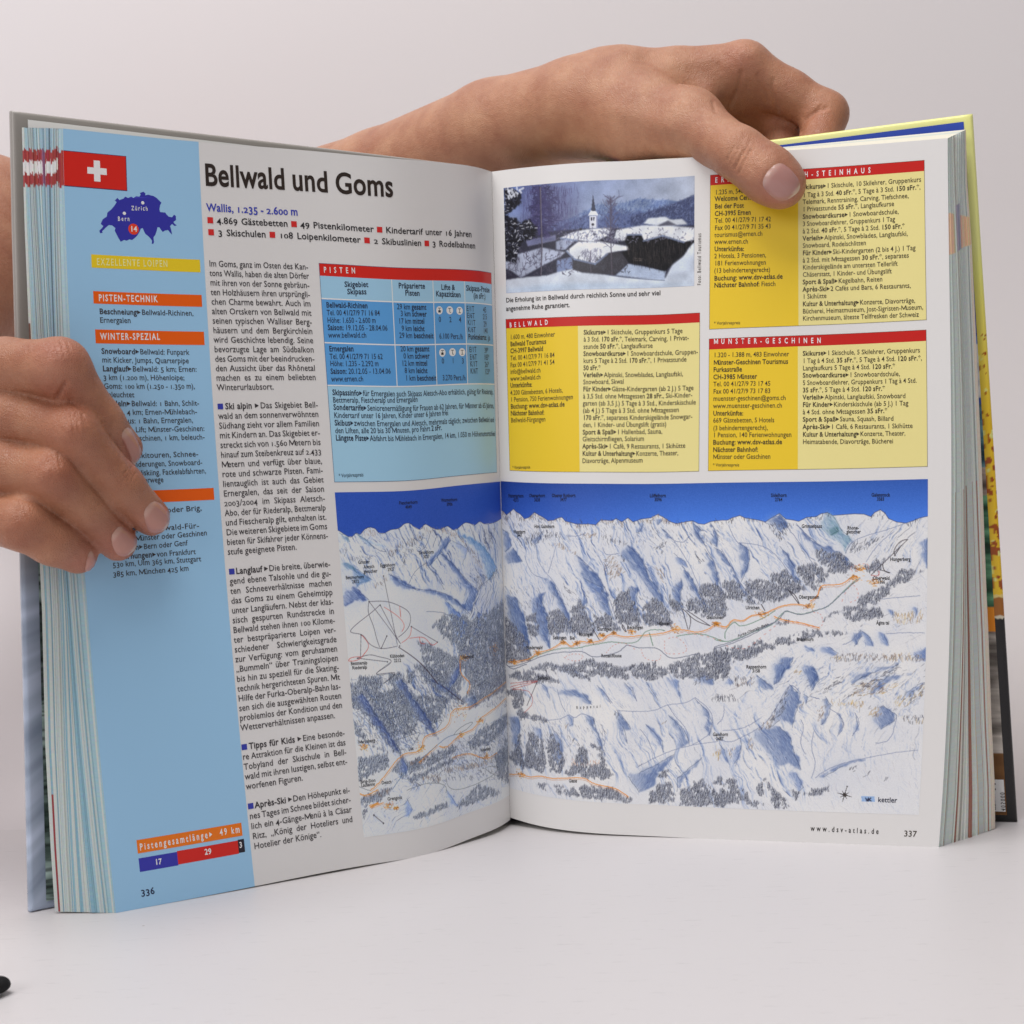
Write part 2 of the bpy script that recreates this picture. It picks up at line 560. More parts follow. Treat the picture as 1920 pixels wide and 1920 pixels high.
def rcov(out, b, sp, _, rng):
    c = np.zeros((len(b), 3)); y = b
    t = np.clip((y - 0.18) / 0.25, 0, 1)[:, None]
    c[:] = np.array([226, 222, 138]) * (1 - t) + np.array([226, 178, 38]) * t
    r2 = random.Random(8)
    for k in range(90):
        b0 = r2.uniform(.30, .67); o0 = r2.uniform(-.5, 5.5); r0 = r2.uniform(.35, .9) * (.6 + .8 * (b0 - .3) / .37)
        k_ = (((b - b0) * 292) / (1.5 * r0)) ** 2 + ((out - o0) / r0) ** 2 < 1
        c[k_] = (150, 70, 16) if r2.random() < .8 else (246, 228, 130)
    c[(y > 0.672)] = (150, 92, 34); c[(y > 0.672) & (y < 0.676)] = (214, 190, 120)
    c[(y > 0.702)] = (24, 22, 24); c[(y > 0.702) & (y < 0.706)] = (200, 190, 170)
    return ink(c, "R")


cov_l = board(BL, .0040, .0014, lcov, "cover", False, 21); tag(cov_l, "grey and pale blue front cover board")
cov_r = board(BR, .0036, .0015, rcov, "cover", True, 22); tag(cov_r, "back cover board, yellow above and black below")


def endpaper(B, cov, ta, tb, colfn, flip, seed):
    na, nb = 50, 420
    a = np.linspace(0.02, 1 - ta / B.La, na); b = np.linspace(tb / B.Lb, 1 - tb / B.Lb, nb)
    A, W = np.meshgrid(a, b, indexing="ij")
    nz = vnoise((na, nb), 5, seed, 4); n2 = vnoise((na, nb), 40, seed + 1, 3)
    c = colfn(A, W, nz, n2)
    mb = MB(); mb.add(B.pt(A, W, np.full_like(A, -0.00035)), grid_faces(na, nb, flip), c.reshape(-1, 3))
    return mb.build("endpaper", M_END, cov)


def lend(A, b, n, n2):
    c = np.zeros(A.shape + (3,)); g = (n - 0.5)[..., None]
    c[:] = np.array([150, 143, 136]) + g * 8
    ph = np.array([104, 116, 110]) + g * 190 + (n2 - 0.5)[..., None] * 120
    st = np.where((np.modf(b * 60 + n * 3)[0] < 0.22), 0.6, 1.0)[..., None]
    s = np.clip((b - 0.50) * 14, 0, 1)[..., None]
    c = c * (1 - s) + ph * st * s
    k = (b > 0.62) & (b < 0.74); c[k] *= 0.62
    c[b < 0.022] = (196, 198, 186)
    return ink(np.clip(c, 10, 230), "L")


def rend(A, b, n, n2):
    c = np.zeros(A.shape + (3,)); g = (n - 0.5)[..., None]
    c[:] = (34, 66, 164)
    def band(lo, hi, col, amp):
        k = (b >= lo) & (b < hi); c[k] = (np.array(col) + g * np.array(amp))[k]
    band(0.305, 0.318, (60, 110, 190), (40, 40, 40))
    band(0.318, 0.392, (196, 198, 200), (260, 260, 260))
    band(0.392, 0.402, (50, 80, 160), (20, 20, 20))
    band(0.402, 0.49, (60, 96, 108), (220, 240, 240))
    band(0.49, 0.53, (128, 112, 104), (230, 220, 210))
    band(0.53, 0.69, (70, 118, 88), (200, 230, 190))
    band(0.69, 0.724, (222, 132, 26), (10, 10, 10))
    band(0.724, 0.90, (128, 120, 114), (250, 245, 240))
    band(0.90, 1.01, (104, 66, 26), (40, 36, 30))
    band(0.012, 0.02, (206, 202, 176), (10, 10, 10)) if False else None
    return ink(np.clip(c, 6, 250), "R")


endpaper(BL, cov_l, .0058, .0030, lend, True, 31)
endpaper(BR, cov_r, .0036, .0031, rend, False, 32)

# spine: a bowed dark strip joining the two boards
nb_ = 40; t = np.linspace(0, 1, nb_)
Ls = BL.pt(np.zeros(nb_), t, np.full(nb_, .002)); Rs = BR.pt(np.zeros(nb_), t, np.full(nb_, .002))
G = []
for s in np.linspace(0, 1, 12):
    p = Ls * (1 - s) + Rs * s; p[:, 2] += 0.010 * math.sin(math.pi * s); G.append(p)
mb = MB(); mb.add(np.array(G), grid_faces(12, nb_, True), (0.02, 0.02, 0.022)); 
G2 = np.array(G) + np.array([0, 0, .0025]); mb.add(G2, grid_faces(12, nb_), (0.02, 0.02, 0.022))
tag(mb.build("spine", M_COVER, book), "dark spine between the two boards")

# bar code sticker inside the back cover
def barcode():
    mb = MB(); W_ = BR
    a0, a1 = 1 - 0.0215 / W_.La, 1 - 0.0040 / W_.La; b0, b1 = 0.938, 0.9845

    def q(a, b, c, d, col, dep):
        U, V = np.meshgrid(np.linspace(a, b, 2), np.linspace(c, d, 2), indexing="ij")
        mb.add(W_.pt(U, V, np.full_like(U, dep)), grid_faces(2, 2), col)
    q(a0, a1, b0, b1, ink((226, 224, 222), "R"), -0.0006)
    r = random.Random(4); y = b0 + 0.0015
    while y < b1 - 0.002:
        wd = r.choice([0.0005, 0.0009, 0.0013])
        if not (b0 + 0.0165 < y < b0 + 0.0205):
            q(a0 + .004, a1 - (0.0036 if y > b0 + 0.018 else 0.0050) / W_.La, y, y + wd, ink((30, 28, 28), "R"), -0.0008)
        y += wd + r.choice([0.0005, 0.0008, 0.0011])
    return mb
BARS = barcode()


# ------------------------------------------------------------------ lettering
GL = {}


def raw_mesh(text, off, res):
    c = bpy.data.curves.new("g", "FONT"); c.body = text; c.offset = off; c.resolution_u = res; c.size = 1.0
    o = bpy.data.objects.new("g", c); COL.objects.link(o)
    dg = bpy.context.evaluated_depsgraph_get(); dg.update()
    me = o.evaluated_get(dg).to_mesh()
    v = np.array([x.co[:2] for x in me.vertices]).reshape(-1, 2)
    me.calc_loop_triangles()
    f = np.array([list(x.vertices) for x in me.loop_triangles], int).reshape(-1, 3)
    o.evaluated_get(dg).to_mesh_clear()
    bpy.data.objects.remove(o); bpy.data.curves.remove(c)
    return v, f


OFF = {"r": 0.0065, "b": 0.021, "m": 0.013}


def draw_m(wt):
    from mathutils.geometry import tessellate_polygon
    H = cap_height(); W = .80; w = {"r": .088, "m": .10, "b": .128}[wt]
    o = [(0, 0), (0, H), (w * 1.1, H), (W / 2, H * .36), (W - w * 1.1, H), (W, H), (W, 0), (W - w, 0), (W - w, H * .70), (W / 2 + w * .3, H * .06), (W / 2 - w * .3, H * .06), (w, H * .70), (w, 0)]
    v = np.array(o) + [.07, 0]
    return v, np.array(tessellate_polygon([[Vector((a, b, 0)) for a, b in o]]))


def glyph(ch, wt, res=2):
    k = (ch, wt, res)
    if k not in GL:
        if ch == " ":
            GL[k] = (np.zeros((0, 2)), np.zeros((0, 3), int), 0.26)
        else:
            v, f = draw_m(wt) if ch == "M" else raw_mesh(ch, OFF[wt], res)
            if ch == "▸": v = v * 1.45 - [0, .14]
            w2, _ = raw_mesh(ch + "|", 0.0, 1); w1, _ = raw_mesh("|", 0.0, 1)
            adv = w2[:, 0].max() - w1[:, 0].max() + (0.02 if wt == "b" else 0.006)
            GL[k] = (v, f, adv)
    return GL[k]


CAPH = None
LOWC = set("acegmnopqrsuvwxyzäöüàéè"); XUP = 1.09
OLD = {"0": (0.70, 0), "1": (0.70, 0), "2": (0.70, 0), "3": (1, -.2), "4": (1, -.2), "5": (1, -.2), "7": (1, -.2), "9": (1, -.2)}


def layout(text, wt="r", old=False, res=2):
    """list of (char, weight, x) plus total advance; {..} switches to bold"""
    out, x, cur = [], 0.0, wt
    for ch in text:
        if ch == "{": cur = "b"; continue
        if ch == "}": cur = wt; continue
        if ch in "¤§":
            out.append((ch, cur, x)); x += 0.62; continue
        out.append((ch, cur, x)); x += glyph(ch, cur, res)[2]
    return out, x


def cap_height():
    global CAPH
    if CAPH is None:
        v, _ = raw_mesh("H", 0.0, 1); CAPH = v[:, 1].max() - v[:, 1].min()
    return CAPH


def put_text(mb, fmap, text, x0, x1, cap, mode="fit", cond=0.8, wt="r", old=False, col=(0.02, 0.02, 0.02), res=2):
    """fmap(x, y) -> frame position; x along the baseline, y up, all in the same unit as cap"""
    sy = cap / cap_height()
    lay, adv = layout(text, wt, old, res)
    nsp = text.count(" "); nch = max(len(lay) - 1, 1)
    W = x1 - x0 if x1 is not None else adv * sy * cond
    sx, es, ec = sy * cond, 0.0, 0.0
    if mode == "fit":
        sx = W / adv
        lo, hi = sy * 0.45, sy * 1.15
        if sx > hi: sx = hi; ec = (W - adv * sx) / nch
        if sx < lo: sx = lo; ec = (W - adv * sx) / nch
    elif mode == "just":
        es = (W - adv * sx) / max(nsp, 1)
        if es < -0.10 * sx or nsp == 0:
            sx = W / adv; es = 0
    elif mode == "track":
        ec = (W - adv * sx) / nch
    acc = 0.0; red = ink((176, 36, 34), "L"); blu = ink((46, 50, 132), "L")
    for i, (ch, w_, gx) in enumerate(lay):
        X = x0 + gx * sx + ec * i + acc
        if ch == " ":
            acc += es; continue
        if ch in "¤§":
            s = cap * 0.94; fr = np.array([[0, 0], [s, 0], [s, s], [0, s]]) + [X, 0]
            mb.add(fmap(fr[:, 0], fr[:, 1]), [np.array([[0, 1, 2, 3]])], red if ch == "¤" else blu); continue
        v, f, _ = glyph(ch, w_, res)
        if not len(f): continue
        y = v[:, 1] * sy
        if ch in LOWC: y = y * XUP
        if old and ch in OLD:
            s, d = OLD[ch]; y = y * s + d * cap
        mb.add(fmap(X + v[:, 0] * sx, y), [f], col)


TXT = 0.10       # mm above the sheet: ink stands on the panels, panels on the paper


def page_line(mb, P, p0, p1, text, cap_px, lift=TXT, **kw):
    (u0, u1), (v0, v1) = P.inv([p0[0], p1[0]], [p0[1], p1[1]])
    d = P.row(np.array([(u0 + u1) / 2]))[0, 4]
    cap = cap_px * d / F * 1000
    if P.side == "L":
        xa, xb, f = -u0, -u1, (lambda x: -x)
    else:
        xa, xb, f = u0, u1, (lambda x: x)
    sl = (v1 - v0) / (xb - xa) if abs(xb - xa) > 1e-6 else 0

    def fm(x, y):
        return P.pos(f(x), v0 + (x - xa) * sl - y, np.full(np.shape(x), lift))
    put_text(mb, fm, text, xa, xb, cap, **kw)


def box(mb, P, quad, col, lift, side=None, raw=False, step=1.4):
    """printed rectangle; quad = its four corners as measured (tl, tr, br, bl)"""
    q = np.array(quad, float); U, V = P.inv(q[:, 0], q[:, 1])
    ul, ur = (U[0] + U[3]) / 2, (U[1] + U[2]) / 2; vt, vb = (V[0] + V[1]) / 2, (V[2] + V[3]) / 2
    return rect(mb, P, ul, ur, vt, vb, col, lift, raw, step)


def rect(mb, P, ul, ur, vt, vb, col, lift, raw=False, step=1.4):
    nu = max(2, int(abs(ur - ul) / step) + 2); nv = max(2, int(abs(vb - vt) / 4) + 2)
    A, B = np.meshgrid(np.linspace(ul, ur, nu), np.linspace(vt, vb, nv), indexing="ij")
    A = np.clip(A, 0.05, P.W)
    mb.add(P.pos(A, B, np.full_like(A, lift)), grid_faces(nu, nv, P.side == "L"), col if raw else ink(col, P.side))
    return ul, ur, vt, vb


def frame(mb, P, r, col, lift, wd=0.16):
    ul, ur, vt, vb = r; s = 1 if ur > ul else -1
    rect(mb, P, ul, ur, vt, vt + wd, col, lift); rect(mb, P, ul, ur, vb - wd, vb, col, lift)
    rect(mb, P, ul, ul + s * wd, vt, vb, col, lift); rect(mb, P, ur - s * wd, ur, vt, vb, col, lift)


def disc(mb, P, cx, cy, rad_mm, col, lift, n=20, sx=1.0):
    (u,), (v,) = P.inv([cx], [cy]); t = np.linspace(0, 2 * math.pi, n, endpoint=False)
    uu = np.concatenate([[u], u + rad_mm * sx * np.cos(t)]); vv = np.concatenate([[v], v + rad_mm * np.sin(t)])
    i = np.arange(n)
    mb.add(P.pos(uu, vv, np.full(n + 1, lift)), [np.stack([np.zeros(n, int), i + 1, (i + 1) % n + 1], -1)], ink(col, P.side))


def poly_fill(mb, P, pts, col, lift):
    from mathutils.geometry import tessellate_polygon
    p = np.array(pts, float); U, V = P.inv(p[:, 0], p[:, 1])
    tri = np.array(tessellate_polygon([[Vector((a, b, 0)) for a, b in zip(U, V)]]))
    mb.add(P.pos(U, V, np.full(len(U), lift)), [tri], ink(col, P.side))


def zt(ox, oy, s):
    """measurements taken in an enlarged crop"""
    return lambda x, y: (ox + x / s, oy + y / s)


DARK_L, DARK_R = ink((50, 44, 46), "L"), ink((58, 50, 40), "R")
BLACK_L, BLACK_R = ink((34, 30, 32), "L"), ink((36, 30, 30), "R")
WHT_L, WHT_R = ink((206, 198, 194), "L"), ink((226, 220, 218), "R")

# ---------------- page 336
Z1, Z2, Z3 = zt(0, 180, 4), zt(0, 600, 3.6917), zt(0, 1080, 3)
Z4, Z5, Z6 = zt(360, 280, 3.2), zt(380, 480, 3.3103), zt(420, 1020, 3.3103)
mb = MB()
page_line(mb, PL, Z4(75, 215), Z4(1212, 285), "Bellwald und Goms", 38.5, wt="b", col=ink((42, 32, 28), "L"), res=5)
tag(mb.build("headline", M_PRINT, page_l), "large black printed headline")

mb = MB()
page_line(mb, PL, Z4(87, 370), Z4(637, 398), "Wallis, 1.235 - 2.600 m", 14, wt="b", old=True, col=ink((52, 56, 140), "L"), res=3)
page_line(mb, PL, Z4(93, 443), Z4(1678, 528), "¤ 4.869 Gästebetten ¤ 49 Pistenkilometer ¤ Kindertarif unter 16 Jahren", 11.5, mode="just", cond=1.08, wt="m", old=True, col=BLACK_L)
page_line(mb, PL, Z4(98, 515), Z4(1700, 597), "¤ 3 Skischulen ¤ 108 Loipenkilometer ¤ 2 Skibuslinien ¤ 3 Rodelbahnen", 11.5, mode="just", cond=1.08, wt="m", old=True, col=BLACK_L)
(ur_, ur2_), _ = PL.inv([582, 652.5], [503, 1485]); UR = (ur_ + ur2_) / 2
PARS = [((392, 499.6), (406.6, 732), """Im Goms, ganz im Osten des Kan-
tons Wallis, haben die alten Dörfer
mit ihren von der Sonne gebräun-
ten Holzhäusern ihren ursprüngli-
chen Charme bewahrt. Auch im
alten Ortskern von Bellwald mit
seinen typischen Walliser Berg-
häusern und dem Bergkirchlein
wird Geschichte lebendig. Seine
bevorzugte Lage am Südbalkon
des Goms mit der beeindrucken-
den Aussicht über das Rhônetal
machen es zu einem beliebten
Winterurlaubsort."""), ((408.3, 767.6), (426.8, 1040.4), """§ {Ski alpin ▸} Das Skigebiet Bell-
wald an dem sonnenverwöhnten
Südhang zieht vor allem Familien
mit Kindern an. Das Skigebiet er-
streckt sich von 1.560 Metern bis
hinauf zum Steibenkreuz auf 2.433
Metern und verfügt über blaue,
rote und schwarze Pisten. Fami-
lientauglich ist auch das Gebiet
Ernergalen, das seit der Saison
2003/2004 im Skipass Aletsch-
Abo, der für Riederalp, Bettmeralp
und Fiescheralp gilt, enthalten ist.
Die weiteren Skigebiete im Goms
bieten für Skifahrer jeder Könnens-
stufe geeignete Pisten."""), ((429.7, 1077.4), (451, 1370.5), """§ {Langlauf ▸} Die breite, überwie-
gend ebene Talsohle und die gu-
ten Schneeverhältnisse machen
das Goms zu einem Geheimtipp
unter Langläufern. Nebst der klas-
sisch gespurten Rundstrecke in
Bellwald stehen ihnen 100 Kilome-
ter bestpräparierte Loipen ver-
schiedener Schwierigkeitsgrade
zur Verfügung: vom geruhsamen
„Bummeln“ über Trainingsloipen
bis hin zu speziell für die Skating-
technik hergerichteten Spuren. Mit
Hilfe der Furka-Oberalp-Bahn las-
sen sich die ausgewählten Routen
problemlos der Kondition und den
Wetterverhältnissen anpassen."""), ((453.2, 1406.7), (461.4, 1480.7), """§ {Tipps für Kids ▸} Eine besonde-
re Attraktion für die Kleinen ist das
Tobyland der Skischule in Bell-
wald mit ihren lustigen, selbst ent-
worfenen Figuren."""), ((465.3, 1517.6), (476.5, 1592.5), """§ {Après-Ski ▸} Den Höhepunkt ei-
nes Tages im Schnee bildet sicher-
lich ein 4-Gänge-Menü à la Cäsar
Ritz, „König der Hoteliers und
Hotelier der Könige“.""")]
for a, b, t in PARS:
    (ua, ub), (va, vb) = PL.inv([a[0], b[0]], [a[1], b[1]]); L = t.split("\n")
    for i, s in enumerate(L):
        k = i / (len(L) - 1); u0 = ua + (ub - ua) * k; v0 = va + (vb - va) * k
        def fm(x, y, v0=v0):
            return PL.pos(-x, v0 - y, np.full(np.shape(x), TXT))
        last = i == len(L) - 1
        put_text(mb, fm, s, -u0, None if last else -UR, 2.32, mode="nat" if last else "just", cond=.92, wt="r", old=True, col=DARK_L)
tag(mb.build("body_text", M_PRINT, page_l), "narrow justified column of German text")

# blue margin column with its bars and lines
mb = MB()
SIDE = (112, 150, 178)
(us,), _ = PL.inv([417.0], [1000.0])
_, (vt_, vb_) = PL.inv([362, 467], [265, 1664])
rect(mb, PL, PL.W, us, 0.0, PL.H, (130, 161, 192), 0.03)
def bar(q, col, z=0.06): return box(mb, PL, q, col, z)
bar([Z1(685, 1190), Z1(1500, 1225), Z1(1502, 1320), Z1(685, 1290)], (204, 164, 30))
page_line(mb, PL, Z1(725, 1268), Z1(1258, 1283), "EXZELLENTE LOIPEN", 12.5, mode="track", cond=.62, wt="m", col=ink((222, 206, 130), "L"))
OR = (198, 76, 4)
bar([Z1(698, 1465), Z1(1512, 1490), Z1(1516, 1578), Z1(702, 1560)], OR)
page_line(mb, PL, Z1(740, 1537), Z1(1182, 1546), "PISTEN-TECHNIK", 12, mode="track", cond=.66, wt="b", col=WHT_L)
page_line(mb, PL, Z1(745, 1635), Z1(1452, 1648), "{Beschneiung▸} Bellwald-Richinen,", 10, old=True, col=DARK_L)
page_line(mb, PL, Z1(748, 1700), Z1(982, 1703), "Ernergalen", 10, col=DARK_L)
bar([Z1(712, 1750), Z1(1530, 1768), Z1(1533, 1865), Z1(718, 1858)], OR)
page_line(mb, PL, Z1(753, 1827), Z1(1200, 1828), "WINTER-SPEZIAL", 12, mode="track", cond=.66, wt="b", col=WHT_L)
SL = [("{Snowboard▸} Bellwald: Funpark", 1310), ("mit Kicker, Jumps, Quarterpipe", 1308), ("{Langlauf▸} Bellwald: 5 km; Ernen:", 1363), ("3 km (1.200 m), Höhenloipe;", 1278),
      ("Goms: 100 km (1.250 - 1.350 m),", 1350), ("beleuchtet", 930), ("{Rodeln▸} Bellwald: 1 Bahn, Schlit-", 1380), ("telbus, 4 km; Ernen-Mühlebach-", 1365),
      ("Steinhaus: 1 Bahn, Ernergalen,", 1338), ("1 Bahn, 1 Lift; Münster-Geschinen:", 1417), ("1 Bahn, Geschinen, 1 km, beleuch-", 1418), ("tet", 760),
      ("{Spezial▸} Skitouren, Schnee-", 1375), ("schuhwanderungen, Snowboard-", 1402), ("touren, Heliskiing, Fackelabfahrten,", 1428), ("Winterwanderwege", 1133)]
for i, (s, xe) in enumerate(SL):
    k = i / 15; a = Z2(702 + 62 * k, 237 + 59.5 * i); 
    e = Z2(xe, 240 + 59.0 * i)
    (u0, u1), (v0, _) = PL.inv([a[0], e[0]], [a[1], e[1]]); v0 = PL.inv([e[0]], [e[1]])[1][0] * .7 + v0 * .3
    put_text(mb, lambda x, y, v0=v0: PL.pos(-x, v0 - y, np.full(np.shape(x), TXT)), s, -u0, -u1, 2.0, old=True, col=DARK_L)
bar([(194, 924), Z2(1478, 1157), Z2(1483, 1240), (196, 947)], OR)
for s, a, e in [("{Bahn▸} Bellwald oder Brig,", (205, 968), Z2(1398, 1318)), ("gangen, ab Bellwald-Für-", (207, 1001), Z2(1380, 1440)), ("gangen, Münster oder Geschinen", (208, 1018), Z2(1435, 1490)),
                ("{Flughafen▸} Bern oder Genf", (209, 1035), Z2(1298, 1560)), ("{Entfernungen▸} von Frankfurt", (210, 1050), Z2(1355, 1620)),
                ("530 km, Ulm 365 km, Stuttgart", Z2(780, 1712), Z2(1393, 1670)), ("385 km, München 425 km", Z2(782, 1778), Z2(1308, 1735))]:
    page_line(mb, PL, a, e, s, 10, old=True, col=DARK_L)
bar([Z3(768, 1490), Z3(1357, 1383), Z3(1363, 1455), Z3(775, 1567)], (204, 96, 20))
page_line(mb, PL, Z3(787, 1543), Z3(1190, 1470), "Pistengesamtlänge▸", 12, mode="track", cond=.62, wt="b", col=WHT_L)
page_line(mb, PL, Z3(1238, 1460), Z3(1350, 1442), "49 km", 12, mode="track", cond=.62, wt="b", old=False, col=WHT_L)
bar([Z3(780, 1590), Z3(995, 1550), Z3(1003, 1625), Z3(786, 1668)], (46, 44, 134))
bar([Z3(995, 1550), Z3(1337, 1485), Z3(1343, 1560), Z3(1003, 1625)], (178, 30, 24))
bar([Z3(1337, 1485), Z3(1372, 1477), Z3(1378, 1550), Z3(1343, 1560)], (30, 26, 34))
for s, x0, x1, y in (("17", 873, 911, 1625), ("29", 1152, 1191, 1568), ("3", 1347, 1364, 1530)):
    page_line(mb, PL, Z3(x0, y), Z3(x1, y - 5), s, 10.5, wt="b", col=WHT_L)
page_line(mb, PL, Z3(793, 1797), Z3(872, 1787), "336", 12.5, wt="m", old=True, col=ink((30, 34, 60), "L"))
side = mb.build("margin_column", M_PRINT, page_l); tag(side, "pale blue margin column with orange heading bars")

mb = MB()
r = box(mb, PL, [Z1(472, 405), Z1(943, 453), Z1(957, 712), Z1(483, 677)], (30, 26, 60), 0.06)
s = -1
rect(mb, PL, r[0], r[1] - s * .2, r[2] + .2, r[3] - .25, (178, 30, 22), 0.08)
(uc,), (vc,) = PL.inv([181.8], [320.8]); k = 0.193
rect(mb, PL, uc + 19 * k, uc - 19 * k, vc - 6.2 * k, vc + 6.2 * k, (214, 206, 204), 0.11); rect(mb, PL, uc + 6.2 * k, uc - 6.2 * k, vc - 20 * k, vc + 20 * k, (214, 206, 204), 0.115)
tag(mb.build("flag", M_PRINT, page_l), "red flag with a white cross")

CH = [(745, 1010), (765, 990), (775, 975), (755, 960), (770, 925), (800, 905), (805, 875), (835, 850), (860, 820), (875, 795), (860, 785), (880, 765), (895, 780), (925, 770), (940, 755), (960, 765), (985, 755), (1000, 765), (1020, 752), (1045, 755), (1055, 740), (1048, 728), (1075, 718), (1090, 730), (1088, 745), (1110, 740), (1130, 745), (1150, 750), (1175, 765), (1195, 785), (1210, 800), (1200, 820), (1195, 850), (1200, 870), (1240, 875), (1250, 890), (1265, 905), (1290, 910), (1305, 890), (1318, 900), (1320, 930), (1300, 945), (1310, 960), (1325, 970), (1310, 975), (1290, 960), (1275, 975), (1285, 1010), (1290, 1040), (1275, 1025), (1260, 1005), (1235, 1010), (1220, 1020), (1205, 1000), (1195, 985), (1180, 985), (1175, 1010), (1165, 1040), (1150, 1060), (1155, 1095), (1148, 1110), (1138, 1108), (1140, 1085), (1125, 1065), (1110, 1050), (1090, 1035), (1080, 1015), (1070, 990), (1055, 995), (1045, 1020), (1030, 1045), (1010, 1065), (990, 1080), (970, 1075), (950, 1085), (930, 1080), (905, 1093), (885, 1060), (870, 1030), (860, 1010), (865, 990), (840, 970), (815, 968), (795, 985), (780, 1000), (765, 1015), (770, 1025), (750, 1030)]
mb = MB(); poly_fill(mb, PL, [Z1(*p) for p in CH], (44, 42, 128), 0.06)
disc(mb, PL, *Z1(1070, 801), .62, (214, 208, 212), .09); disc(mb, PL, *Z1(932, 880), .62, (214, 208, 212), .09); disc(mb, PL, *Z1(1001, 999), 2.05, (190, 52, 30), .09, 28)
page_line(mb, PL, Z1(985, 857), Z1(1108, 860), "Zürich", 8, wt="m", mode="track", cond=.7, col=WHT_L, lift=.12)
page_line(mb, PL, Z1(883, 936), Z1(972, 938), "Bern", 8, wt="m", mode="track", cond=.7, col=WHT_L, lift=.12)
page_line(mb, PL, Z1(976, 1016), Z1(1029, 1018), "14", 10, wt="b", col=WHT_L, lift=.13)
tag(mb.build("country_map", M_PRINT, page_l), "dark blue outline map with two town dots")

# table of pistes
mb = MB()
def tb(q, c, z): return box(mb, PL, [Z5(*p) for p in q], c, z)
R0 = tb([(722, 47), (1783, 100), (1833, 1350), (815, 1397)], (138, 168, 190), .03)
ul, ur, vt, vb = R0
def vof(x, y): return PL.inv(*[[k] for k in Z5(x, y)])[1][0]
def uof(x, y): return PL.inv(*[[k] for k in Z5(x, y)])[0][0]
v1, v2, v3, v4 = vof(727, 122), vof(740, 264), vof(760, 538), vof(775, 803)
rect(mb, PL, ul, ur, vt, v1, (178, 32, 24), .05)
rect(mb, PL, ul, ur, v1, v2, (136, 166, 190), .045)
rect(mb, PL, ul, ur, v2, v4, (78, 130, 178), .05)
c4 = uof(1640, 548)
rect(mb, PL, c4, ur, v2, v4, (100, 142, 176), .055)
for vv in (v2, v3, v4): rect(mb, PL, ul, ur, vv - .25, vv + .25, (200, 196, 196), .07)
for x, y in ((1185, 400), (1438, 420), (1632, 420)):
    u = uof(x, y); rect(mb, PL, u + .2, u - .2, v1, v4, (192, 192, 196), .075)
frame(mb, PL, R0, (56, 70, 100), .08, .15)
page_line(mb, PL, Z5(752, 103), Z5(948, 108), "PISTEN", 10.5, mode="track", cond=.62, wt="b", col=WHT_L)
